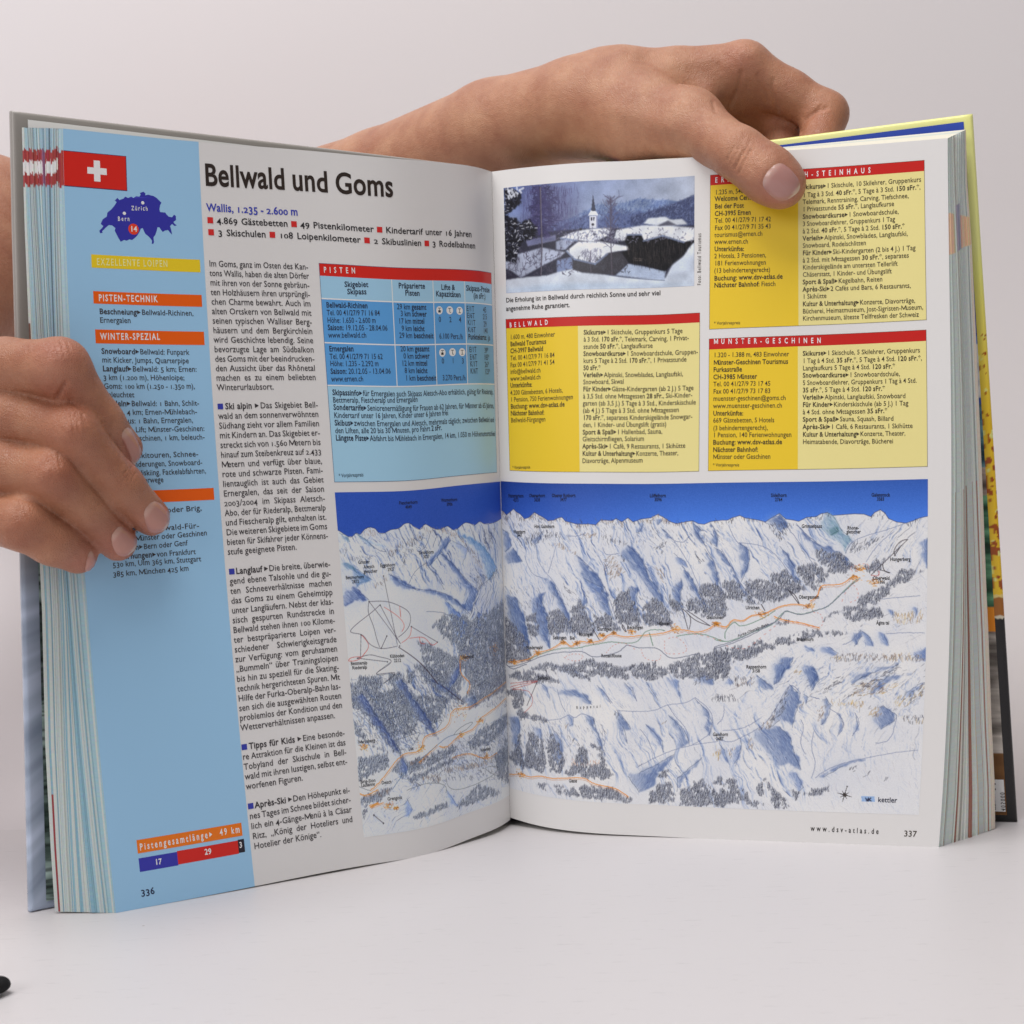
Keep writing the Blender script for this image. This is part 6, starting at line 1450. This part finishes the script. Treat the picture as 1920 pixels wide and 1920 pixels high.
cv.hatch(tr(P7, [(560, 640), (1050, 600), (1180, 700), (600, 720)]), [(96, 96, 130), (60, 56, 84), (190, 196, 216)], 1.6, 100, 1.6, .2, .6, .7)
nz = vnoise(cv.a.shape[:2], 26, 19, 4)[..., None]; lum = cv.a.mean(2, keepdims=True)
cv.a = np.where(lum > 120, cv.a * (.80 + .30 * nz) - np.array([6, 4, 0]), cv.a)
for _ in range(110):
    x, y = cv.r.uniform(560, 1740), cv.r.uniform(590, 720); b0 = cv.pts([P7(x, y)])[0]; branch(b0, -math.pi / 2 + cv.r.normal(0, .8), cv.r.uniform(2, 6), .12, 1, (112, 110, 134), 0)
for _ in range(90):
    b0 = cv.pts([P7(cv.r.uniform(700, 1180), cv.r.uniform(860, 980))])[0]; branch(b0, -math.pi / 2 + cv.r.normal(0, .6), cv.r.uniform(4, 10), .12, 1, (66, 66, 78), 0)
for x0, y0, x1, y1 in ((650, 782, 720, 852), (720, 852, 895, 892), (895, 892, 1000, 806), (1310, 694, 1475, 650), (1475, 650, 1655, 706), (600, 672, 740, 692), (1170, 642, 1290, 640)):
    q = cv.pts([P7(x0, y0), P7(x1, y1)]); cv.line(q, (120, 136, 178), .8, .6)
# snow-laden fir
for p in [[(118, 240), (180, 240), (260, 300), (255, 370), (180, 440), (118, 470)], [(118, 480), (200, 500), (260, 540), (330, 510), (400, 590), (390, 660), (300, 690), (250, 730), (210, 880), (118, 860)]]:
    q = cv.pts(tr(P7, p)); sp = []
    for a, b in zip(q, np.roll(q, -1, 0)):
        n = max(int(np.hypot(*(b - a)) / 3), 1)
        for i in range(n): sp.append(a + (b - a) * i / n + cv.r.normal(0, 2.2, 2))
    m, sl = cv.mask(np.array(sp), 1); cv.blend(m, sl, (20, 20, 30))
    cv.hatch(tr(P7, p), [(14, 14, 20), (34, 34, 46), (60, 62, 84)], 2.5, 40, 1.6, .3, .8, .8)
    cv.hatch(tr(P7, p), [(206, 208, 222), (150, 154, 178)], .30, 20, 1.2, .4, .8, .8)
for _ in range(14):
    c = cv.pts([P7(cv.r.uniform(150, 260), cv.r.uniform(250, 330))])[0]; cv.line([c, c + cv.r.normal(0, 4, 2)], (196, 200, 216), .9, .8)
lm = cv.a.mean(2, keepdims=True); cv.a = cv.a * .80 + lm * .20; b = cv.a.copy()
b[1:-1, 1:-1] = (cv.a[1:-1, 1:-1] * 4 + cv.a[:-2, 1:-1] + cv.a[2:, 1:-1] + cv.a[1:-1, :-2] + cv.a[1:-1, 2:]) / 8; cv.a = b + cv.r.normal(0, 4, b.shape[:2] + (1,))
tag(cv.build(MB(), "R").build("photograph", M_PRINT, page_r), "small photograph of a snowed-in village with a church spire")


# ------------------------------------------------------------------ hands
def surface_nets(Fv, org, h):
    ins = Fv < 0; nx, ny, nz = Fv.shape
    c = [ins[a:nx - 1 + a, b:ny - 1 + b, d:nz - 1 + d] for a in (0, 1) for b in (0, 1) for d in (0, 1)]
    allin = np.logical_and.reduce(c); anyin = np.logical_or.reduce(c)
    act = anyin & ~allin; idx = -np.ones(act.shape, np.int64); I = np.argwhere(act); idx[act] = np.arange(len(I))
    cor = np.array([(a, b, d) for a in (0, 1) for b in (0, 1) for d in (0, 1)])
    val = np.stack([Fv[I[:, 0] + a, I[:, 1] + b, I[:, 2] + d] for a, b, d in cor], -1)
    acc = np.zeros((len(I), 3)); cnt = np.zeros(len(I))
    for i in range(8):
        for j in range(i + 1, 8):
            if np.abs(cor[i] - cor[j]).sum() != 1: continue
            f, g = val[:, i], val[:, j]; k = (f < 0) != (g < 0); t = np.where(k, f / np.where(k, f - g, 1), 0)
            acc += k[:, None] * (cor[i] + t[:, None] * (cor[j] - cor[i])); cnt += k
    V = org + (I + acc / cnt[:, None]) * h
    fs = []
    for ax in range(3):
        a = [slice(None)] * 3; b = [slice(None)] * 3
        a[ax] = slice(0, -1); b[ax] = slice(1, None)
        s0, s1 = ins[tuple(a)], ins[tuple(b)]; ch = np.argwhere(s0 != s1)
        o1, o2 = [(1, 2), (2, 0), (0, 1)][ax]
        ok = (ch[:, o1] > 0) & (ch[:, o2] > 0) & (ch[:, o1] < Fv.shape[o1] - 1) & (ch[:, o2] < Fv.shape[o2] - 1); ch = ch[ok]
        def cell(d1, d2):
            q = ch.copy(); q[:, o1] -= d1; q[:, o2] -= d2; return idx[q[:, 0], q[:, 1], q[:, 2]]
        Q = np.stack([cell(1, 1), cell(0, 1), cell(0, 0), cell(1, 0)], -1)
        fl = s0[ch[:, 0], ch[:, 1], ch[:, 2]]; Q[~fl] = Q[~fl][:, ::-1]
        fs.append(Q)
    return V, np.concatenate(fs)


def smin(a, b, k):
    h = np.clip(.5 + .5 * (b - a) / k, 0, 1)
    return b * (1 - h) + a * h - k * h * (1 - h)


def cone(X, a, b, ra, rb, flat=None, q=1.0):
    a, b = np.asarray(a), np.asarray(b); P = X - a.astype(np.float32); d = b - a
    if flat is not None:
        n = np.asarray(flat) / np.linalg.norm(flat); P = P + (P @ n)[..., None] * n * (1 / q - 1); d = d + (d @ n) * n * (1 / q - 1)
    t = np.clip((P @ d.astype(np.float32)) / (d @ d), 0, 1)
    return np.linalg.norm(P - t[..., None] * d.astype(np.float32), axis=-1) - (ra + (rb - ra) * t)


def chain(X, pts, k):
    f = None
    for p, q in zip(pts[:-1], pts[1:]):
        g = cone(X, at(*p[:3]), at(*q[:3]), p[3], q[3]); f = g if f is None else smin(f, g, k)
    return f


def skin_material():
    m, nt, p = nodes("skin")
    a = nd(nt, "ShaderNodeAttribute", attribute_name="Col"); tc = nd(nt, "ShaderNodeTexCoord")
    n1 = nd(nt, "ShaderNodeTexNoise", Scale=70.0, Detail=4.0, Roughness=.6); nt.links.new(tc.outputs["Object"], n1.inputs["Vector"])
    rp = nd(nt, "ShaderNodeValToRGB"); e = rp.color_ramp.elements
    e[0].position = .3; e[0].color = (.76, .60, .56, 1); e[1].position = .7; e[1].color = (1.14, 1.20, 1.18, 1)
    nt.links.new(n1.outputs["Fac"], rp.inputs["Fac"])
    mx = nd(nt, "ShaderNodeMix", data_type="RGBA", blend_type="MULTIPLY"); mx.inputs[0].default_value = .75
    nt.links.new(a.outputs["Color"], mx.inputs[6]); nt.links.new(rp.outputs["Color"], mx.inputs[7])
    nt.links.new(mx.outputs[2], p.inputs["Base Color"])
    p.inputs["Subsurface Weight"].default_value = .12; p.inputs["Subsurface Radius"].default_value = (1.0, .35, .2); p.inputs["Subsurface Scale"].default_value = .0025
    p.inputs["Specular IOR Level"].default_value = .42
    vo = nd(nt, "ShaderNodeTexVoronoi", Scale=1300.0, feature="DISTANCE_TO_EDGE"); nt.links.new(tc.outputs["Object"], vo.inputs["Vector"])
    n2 = nd(nt, "ShaderNodeTexNoise", Scale=420.0, Detail=3.0); nt.links.new(tc.outputs["Object"], n2.inputs["Vector"])
    ad = nd(nt, "ShaderNodeMath", operation="ADD"); nt.links.new(vo.outputs["Distance"], ad.inputs[0]); nt.links.new(n2.outputs["Fac"], ad.inputs[1])
    bp = nd(nt, "ShaderNodeBump", Strength=.55, Distance=.0006); nt.links.new(ad.outputs[0], bp.inputs["Height"]); nt.links.new(bp.outputs["Normal"], p.inputs["Normal"])
    rr = nd(nt, "ShaderNodeMapRange"); rr.inputs[3].default_value = .30; rr.inputs[4].default_value = .52
    nt.links.new(n2.outputs["Fac"], rr.inputs[0]); nt.links.new(rr.outputs[0], p.inputs["Roughness"])
    return m


M_SKIN = skin_material()
m, nt, p = nodes("fingernail"); M_NAIL = m
a_ = nd(nt, "ShaderNodeAttribute", attribute_name="Col"); nt.links.new(a_.outputs["Color"], p.inputs["Base Color"])
p.inputs["Roughness"].default_value = .18; p.inputs["Specular IOR Level"].default_value = .6; p.inputs["Subsurface Weight"].default_value = .1; p.inputs["Subsurface Scale"].default_value = .001


def build_hand(sdf, lo, hi, h, creases, tints, label, base, group):
    lo, hi = np.array(lo), np.array(hi); n = np.ceil((hi - lo) / h).astype(int)
    gx, gy, gz = [lo[i] + np.arange(n[i]) * h for i in range(3)]
    Fv = np.empty(n, np.float32); step = 24
    for i in range(0, n[0], step):
        X = np.stack(np.meshgrid(gx[i:i + step], gy, gz, indexing="ij"), -1).astype(np.float32); Fv[i:i + step] = sdf(X)
    V, Q = surface_nets(Fv, lo, h)
    # relax, then normals
    E = np.concatenate([Q[:, [0, 1]], Q[:, [1, 2]], Q[:, [2, 3]], Q[:, [3, 0]]])
    deg = np.bincount(E.ravel(), minlength=len(V))[:, None]
    for it in range(2):
        S = np.zeros_like(V); np.add.at(S, E[:, 0], V[E[:, 1]]); np.add.at(S, E[:, 1], V[E[:, 0]])
        V = V * .5 + S / np.maximum(deg, 1) * .5
    # one split of every quad, so that fine folds have points to live on
    E = np.sort(np.concatenate([Q[:, [0, 1]], Q[:, [1, 2]], Q[:, [2, 3]], Q[:, [3, 0]]]), 1); nf = len(Q)
    U, inv = np.unique(E[:, 0] * len(V) + E[:, 1], return_inverse=True); ea, eb = U // len(V), U % len(V)
    cn = V[Q].mean(1); em = (V[ea] + V[eb]) / 2; fs_ = np.zeros_like(em); np.add.at(fs_, inv, np.tile(cn, (4, 1))); em = em * .5 + fs_ / np.bincount(inv, minlength=len(U))[:, None] * .5
    n0, n1 = len(V), len(V) + len(U); I = [inv[k * nf:(k + 1) * nf] + n0 for k in range(4)]; cc = np.arange(nf) + n1
    Q = np.concatenate([np.stack([Q[:, 0], I[0], cc, I[3]], -1), np.stack([Q[:, 1], I[1], cc, I[0]], -1), np.stack([Q[:, 2], I[2], cc, I[1]], -1), np.stack([Q[:, 3], I[3], cc, I[2]], -1)])
    V = np.concatenate([V, em, cn])
    E = np.concatenate([Q[:, [0, 1]], Q[:, [2, 3]]]); deg = np.bincount(E.ravel(), minlength=len(V))[:, None]
    S = np.zeros_like(V); np.add.at(S, E[:, 0], V[E[:, 1]]); np.add.at(S, E[:, 1], V[E[:, 0]]); V = V * .45 + S / np.maximum(deg, 1) * .55
    fn = np.cross(V[Q[:, 2]] - V[Q[:, 0]], V[Q[:, 3]] - V[Q[:, 1]]); N = np.zeros_like(V)
    for k in range(4): np.add.at(N, Q[:, k], fn)
    N /= np.linalg.norm(N, axis=1, keepdims=True) + 1e-12
    px, py = V[:, 0] / V[:, 2] * F + 960, V[:, 1] / V[:, 2] * F + 960
    disp = np.zeros(len(V)); C = np.tile(np.array(base, float), (len(V), 1))
    view = -V / np.linalg.norm(V, axis=1, keepdims=True); facing = (N * view).sum(1) > 0.05
    for pts, wd, amp, dr in creases:             # folds of the skin: real grooves and swellings
        q = np.array(pts, float); d = np.full(len(V), 1e9)
        for (xa, ya), (xb, yb) in zip(q[:-1], q[1:]):
            dx, dy = xb - xa, yb - ya; t = np.clip(((px - xa) * dx + (py - ya) * dy) / (dx * dx + dy * dy + 1e-9), 0, 1)
            d = np.minimum(d, np.hypot(px - xa - t * dx, py - ya - t * dy))
        near = facing & (V[:, 2] > dr[0]) & (V[:, 2] < dr[1])
        disp -= near * amp * .001 * np.exp(-(d / wd) ** 2)
    for (x, y, d), r, col, k in tints:
        w_ = k * np.exp(-(np.linalg.norm(V - at(x, y, d), axis=1) / r) ** 2)[:, None]; C = C * (1 - w_) + np.array(col) * w_
    V = V + N * disp[:, None]
    me = mesh_np("hand", wor(V), Q.ravel(), np.full(len(Q), 4), C)
    o = link("hand", me, None, [M_SKIN])
    tag(o, label, "hand", group)
    bvh = BVHTree.FromPolygons([Vector(v) for v in V], [tuple(int(i) for i in q) for q in Q])
    return o, bvh


def nail(parent, bvh, outline, tipdir, name="fingernail", col=(.49, .235, .185), edge=(.66, .50, .40), lift=.00045):
    """a thin curved plate seated on the fingertip; outline measured around its rim"""
    q = np.array(outline, float); n = len(q); c = q.mean(0)
    sp = Spl(np.arange(-2, n + 3), q[np.arange(-2, n + 3) % n]); rim = sp(np.linspace(0, n, 40, endpoint=False))
    rings = [0, .2, .4, .58, .74, .86, .94, 1.0]; V, C, td = [], [], np.array(tipdir, float) / np.hypot(*tipdir)
    ext = ((rim - c) @ td).max()
    for s in rings:
        for p in (rim * s + c * (1 - s)):
            d = Vector(((p[0] - 960) / F, (p[1] - 960) / F, 1.0)); d.normalize()
            hit, nr, _, _ = bvh.ray_cast(Vector((0, 0, 0)), d)
            if hit is None:
                hit, nr, _, _ = bvh.find_nearest(Vector(at(p[0], p[1], V[-1][2] if V else .56)))
            nr = Vector(nr); nr = -nr if nr.dot(d) > 0 else nr
            V.append(np.array(hit + nr * (lift * (1 - s ** 6) + .00004)))
            k = np.clip((((p - c) @ td) / ext - .80) / .08, 0, 1); lun = np.clip((-((p - c) @ td) / ext - .55) / .2, 0, 1) * .35
            C.append(np.array(col) * (1 - k) * (1 - lun) + np.array(edge) * (k + lun * (1 - k)))
    V = np.array(V).reshape(len(rings), 40, 3)
    for _ in range(3):      # even out the scan
        W = V.copy(); W[1:-1] = .5 * V[1:-1] + .125 * (V[2:] + V[:-2] + np.roll(V, 1, 1)[1:-1] + np.roll(V, -1, 1)[1:-1]); V = W
    fs = []
    for r in range(len(rings) - 1):
        i = np.arange(40); j = (i + 1) % 40
        fs.append(np.stack([r * 40 + i, r * 40 + j, (r + 1) * 40 + j, (r + 1) * 40 + i], -1)[:, ::-1] if True else 0)
    fs = np.concatenate(fs)
    me = mesh_np(name, wor(V.reshape(-1, 3)), fs.ravel(), np.full(len(fs), 4), np.array(C))
    return link(name, me, parent, [M_NAIL])


SKIN = (.46, .226, .136); SKIN_G = (.405, .182, .106)
RED = (.40, .125, .075); PINK = (.48, .19, .135)

# hand gripping the outer edge: four fingers over the margin, the arm behind the cover
FI = [(-110, 692, .567, .0104), (10, 690, .550, .0103), (112, 690, .541, .0101), (188, 790, .5535, .0077), (234, 840, .5640, .0066)]
FM = [(-110, 776, .561, .0100), (20, 780, .548, .0088), (138, 812, .5395, .0089), (229, 911, .5530, .0073), (284, 970, .5665, .0069)]
FRi = [(-110, 868, .558, .0098), (0, 876, .546, .0091), (98, 893, .5385, .0089), (160, 953, .5480, .0074), (221, 1017, .5605, .0069)]
FP = [(-100, 966, .555, .0090), (-20, 974, .545, .0090), (40, 981, .5370, .0089), (98, 1015, .5430, .0078), (146, 1040, .5520, .0070)]


def sdf_grip(X):
    f = None
    for c in (FI, FM, FRi, FP):
        g = chain(X, c, .004); f = g if f is None else smin(f, g, .0022)
    for c, e in ((FI, FM), (FM, FRi), (FRi, FP)):        # flesh that closes the gaps behind touching fingers
        md = [((p[0] + q[0]) / 2, (p[1] + q[1]) / 2, (p[2] + q[2]) / 2 + .0035, .0042) for p, q in zip(c, e)]
        md[-1] = tuple(np.array(md[-1]) * .45 + np.array(md[-2]) * .55)
        f = smin(f, chain(X, md, .003), .002)
    palm = smin(cone(X, at(-150, 700, .585), at(-140, 960, .575), .020, .017), cone(X, at(-190, 760, .60), at(-250, 800, .64), .025, .026), .012)
    thumb = chain(X, [(-150, 790, .60, .014), (-70, 760, .612, .0125), (30, 730, .612, .0105), (110, 700, .606, .0095)], .006)
    arm = chain(X, [(-250, 800, .64, .026), (-190, 660, .72, .036), (-40, 468, .80, .050)], .02)
    palm = smin(smin(palm, thumb, .010), arm, .02)
    return smin(f, palm, .005)


cre = []
def wr(x, y, L, ang, n, gap, wd=2.2, amp=.16, dr=(.45, .60)):
    """a few parallel knuckle wrinkles"""
    a = math.radians(ang); t = np.array([math.cos(a), math.sin(a)]); s = np.array([-t[1], t[0]])
    for k in range(n):
        c = np.array([x, y]) + s * gap * (k - (n - 1) / 2); l = L * (1 - .28 * abs(k - (n - 1) / 2)) * random.uniform(.8, 1.1)
        b = s * random.uniform(-2, 2)
        cre.append(([c - t * l / 2, c + b + t * random.uniform(-2, 2), c + t * l / 2], wd * .85, amp * 2.3 * random.uniform(.7, 1.15), dr))


wr(112, 655, 34, 75, 4, 11); wr(60, 650, 26, 80, 3, 10, 2.0, .10)
wr(140, 790, 40, 80, 4, 10); wr(150, 788, 30, 70, 2, 18, 2, .14); wr(243, 888, 36, 122, 4, 6, 1.8, .13)
wr(98, 868, 38, 78, 4, 9); wr(178, 945, 30, 122, 3, 6, 1.8, .10)
wr(40, 962, 30, 75, 3, 9, 2.2, .10); wr(105, 1000, 26, 110, 3, 6, 1.8, .08); wr(205, 792, 34, 145, 3, 6, 1.8, .10)
cre.append(([(107, 745), (116, 730), (122, 718)], 4, .9, (.45, .60)))
for q in ([(-10, 730), (50, 738), (100, 751), (130, 752), (160, 770), (180, 785), (203, 812), (226, 845), (246, 876)], [(-10, 822), (50, 828), (100, 843), (128, 857), (150, 884), (175, 914), (200, 944), (226, 974), (250, 996)], [(-10, 928), (40, 934), (82, 947), (125, 979), (158, 1002), (174, 1024)]):
    cre.append((q, 3.4, .36, (.45, .60)))      # the clefts between the fingers
for x, y, d, r in ((112, 665, .535, 16), (140, 800, .533, 14), (98, 882, .532, 14)):      # knuckle swell
    cre.append(([(x - 6, y), (x + 6, y)], r, -.5, (.45, .60)))
# nail beds: the skin rolls up around each plate
NI = [(232, 806), (242, 802), (253, 816), (262, 836), (267, 856), (262, 868), (251, 871), (243, 858), (235, 838), (228, 820)]
NM = [(270, 965), (274, 952), (285, 941), (297, 942), (309, 952), (318, 966), (318, 982), (309, 993), (295, 999), (281, 997), (274, 984)]
NR = [(209, 1008), (213, 998), (222, 988), (233, 990), (246, 1000), (256, 1014), (256, 1026), (247, 1036), (234, 1043), (221, 1040), (212, 1026)]
NP = [(170, 1033), (176, 1040), (180, 1052), (178, 1066), (168, 1073), (160, 1070), (161, 1058), (164, 1044)]
for q in (NI, NM, NR, NP): cre.append((q + q[:1], 2.6, .22, (.45, .60)))
tin = [(at_[:3], r, c, k) for at_, r, c, k in [((250, 860, .556), .008, PINK, .7), ((296, 985, .559), .008, PINK, .7), ((232, 1030, .553), .008, PINK, .7), ((165, 1060, .546), .009, PINK, .6), ((112, 660, .532), .011, PINK, .5), ((142, 800, .531), .009, RED, .35), ((100, 880, .530), .009, RED, .4), ((45, 985, .528), .010, RED, .3), ((-30, 560, .62), .05, RED, .5), ((120, 745, .538), .008, RED, .3)]]
lo = np.min([at(-330, 380, .98), at(-330, 380, .5), at(330, 1100, .5)], 0); hi = np.max([at(330, 1100, .62), at(-100, 400, .9), at(-240, 1100, .95)], 0)
hand_l, bvh_l = build_hand(sdf_grip, (-.335, -.2, .515), (-.100, .035, .885), .00125, cre, tin,
                           "hand gripping the outer edge of the blue margin with four bent fingers", SKIN_G, "hands of one person holding the book")
for q, d in ((NI, (.5, 1)), (NM, (1, .75)), (NR, (1, .8)), (NP, (.2, 1))): nail(hand_l, bvh_l, q, d)

# hand reaching over from behind: thumb on the right page, fingers behind the back cover
TH = [(1120, 205, .702, .0195), (1210, 226, .684, .0195), (1290, 233, .6625, .0145), (1388, 289, .6345, .0098), (1440, 327, .6278, .0104), (1466, 346, .6272, .0098)]
IX = [(1140, 142, .702, .0112), (1270, 138, .694, .0112), (1395, 128, .6865, .0114), (1480, 174, .686, .0095), (1547, 214, .6835, .0098), (1528, 300, .6735, .0086), (1505, 352, .6695, .0076)]
MI = [(1140, 150, .716, .012), (1365, 142, .706, .0112), (1478, 226, .7045, .0098), (1462, 310, .690, .0085), (1448, 360, .684, .0076)]
RI = [(1130, 170, .730, .012), (1330, 168, .724, .0106), (1412, 240, .722, .0094), (1400, 320, .706, .0082), (1385, 370, .70, .0074)]
PI_ = [(1120, 190, .742, .011), (1290, 205, .739, .0095), (1340, 270, .736, .0082), (1330, 340, .722, .0072)]


def sdf_over(X):
    arm = chain(X, [(-300, 690, .97, .042), (380, 470, .88, .036), (720, 346, .80, .0280), (930, 257, .745, .0268), (1080, 205, .712, .0228), (1140, 195, .703, .0215)], .005)
    th = chain(X, TH, .007)
    palm = smin(cone(X, at(1180, 185, .706), at(1320, 165, .704), .0165, .0125), cone(X, at(1150, 195, .722), at(1290, 190, .724), .017, .012), .01)
    pad = smin(cone(X, at(1330, 165, .695), at(1425, 178, .697), .0110, .0085), cone(X, at(1330, 235, .716), at(1420, 250, .716), .014, .011), .008)
    palm = smin(palm, pad, .008)
    f = smin(smin(arm, palm, .016), th, .012)
    fg = None
    for c in (IX, MI, RI, PI_):
        g = chain(X, c, .004); fg = g if fg is None else smin(fg, g, .0022)
    web = cone(X, at(1255, 170, .690), at(1325, 180, .684), .0075, .004)
    return smin(smin(f, web, .012), fg, .007)


cre = []
dt = (.60, .665)
wr(1392, 300, 58, -62, 2, 11, 2.4, .24, dt); wr(1378, 292, 44, -62, 3, 9, 2.2, .14, dt); wr(1416, 318, 30, 40, 2, 8, 2.2, .09, dt); wr(1404, 276, 30, -58, 2, 8, 2, .1, dt)
NT = [(1430, 345), (1435, 328), (1449, 312), (1463, 306), (1478, 314), (1493, 330), (1500, 346), (1496, 360), (1484, 370), (1467, 377), (1449, 370), (1437, 358)]
cre.append((NT + NT[:1], 3.0, .26, dt))
df = (.64, .74)
for q, wd, am in [([(1390, 135), (1384, 165), (1372, 192), (1367, 202)], 4, .7), ([(1420, 140), (1426, 160), (1434, 178), (1438, 192)], 3, .35), ([(1450, 150), (1447, 170), (1452, 190), (1458, 210)], 4, .6), ([(1404, 150), (1400, 172)], 3, .3), ([(1502, 246), (1512, 222), (1530, 208), (1548, 203)], 4, .9), ([(1516, 226), (1540, 196)], 3, .3), ([(1337, 192), (1342, 212)], 3, .5), ([(1347, 120), (1352, 134)], 4, .35)]:
    cre.append((q, wd, am, df))
da = (.60, .76)
for i in range(9):
    x = 1095 + i * 24; cre.append(([(x, 262), (x + 5, 280), (x + 14, 302)], 2.6, .15 - .006 * i, da))
for i in range(5):
    x = 1030 + i * 16; cre.append(([(x, 130 + i * 3), (x + 5, 160)], 4, .07, da))
cre.append(([(1168, 100), (1185, 104)], 20, -1.0, da)); cre.append(([(1395, 96), (1412, 98)], 20, -.8, df)); cre.append(([(1060, 250), (1080, 290)], 30, .9, da)); cre.append(([(1240, 190), (1300, 150)], 26, .8, df))
cre.append(([(1150, 205), (1260, 240)], 16, -.5, da)); cre.append(([(1180, 130), (1330, 112)], 10, -.35, da))
tin = [((1475, 352, .618), .010, PINK, .8), ((1440, 380, .620), .009, PINK, .6), ((1400, 300, .626), .010, RED, .25), ((1430, 190, .70), .016, RED, .5), ((1545, 230, .675), .012, RED, .45), ((1480, 235, .70), .014, RED, .4), ((1395, 110, .676), .010, PINK, .3), ((1200, 280, .668), .02, (.40, .20, .15), .3)]
hand_r, bvh_r = build_hand(sdf_over, (-.345, -.225, .60), (.158, -.020, .935), .0015, cre, tin,
                           "hand on a long bare forearm with its thumb pressed on the yellow box", SKIN, "hands of one person holding the book")
nail(hand_r, bvh_r, NT, (1, .75), "thumbnail", (.48, .245, .215), (.66, .50, .42), .0006)

# dark rubber lump cut by the frame edge
mbk = MB(); c = at(-14, 1848, .4745); un, vn = 28, 18
U, W = np.meshgrid(np.linspace(0, 2 * math.pi, un), np.linspace(0, math.pi, vn), indexing="ij")
rr = 1 + .12 * np.sin(3 * U + 1) * np.sin(W) ** 2 + .06 * np.sin(5 * U) * np.sin(W)
P = np.stack([c[0] + .0045 * rr * np.cos(U) * np.sin(W), c[1] - .0029 * np.cos(W) * rr, c[2] + .006 * rr * np.sin(U) * np.sin(W)], -1)
mbk.add(P, grid_faces(un, vn), (.012, .012, .013))
tag(mbk.build("rubber_stopper", M_EDGE), "small black lump lying on the white table, cut off by the picture edge", "stopper")

bpy.context.view_layer.update()
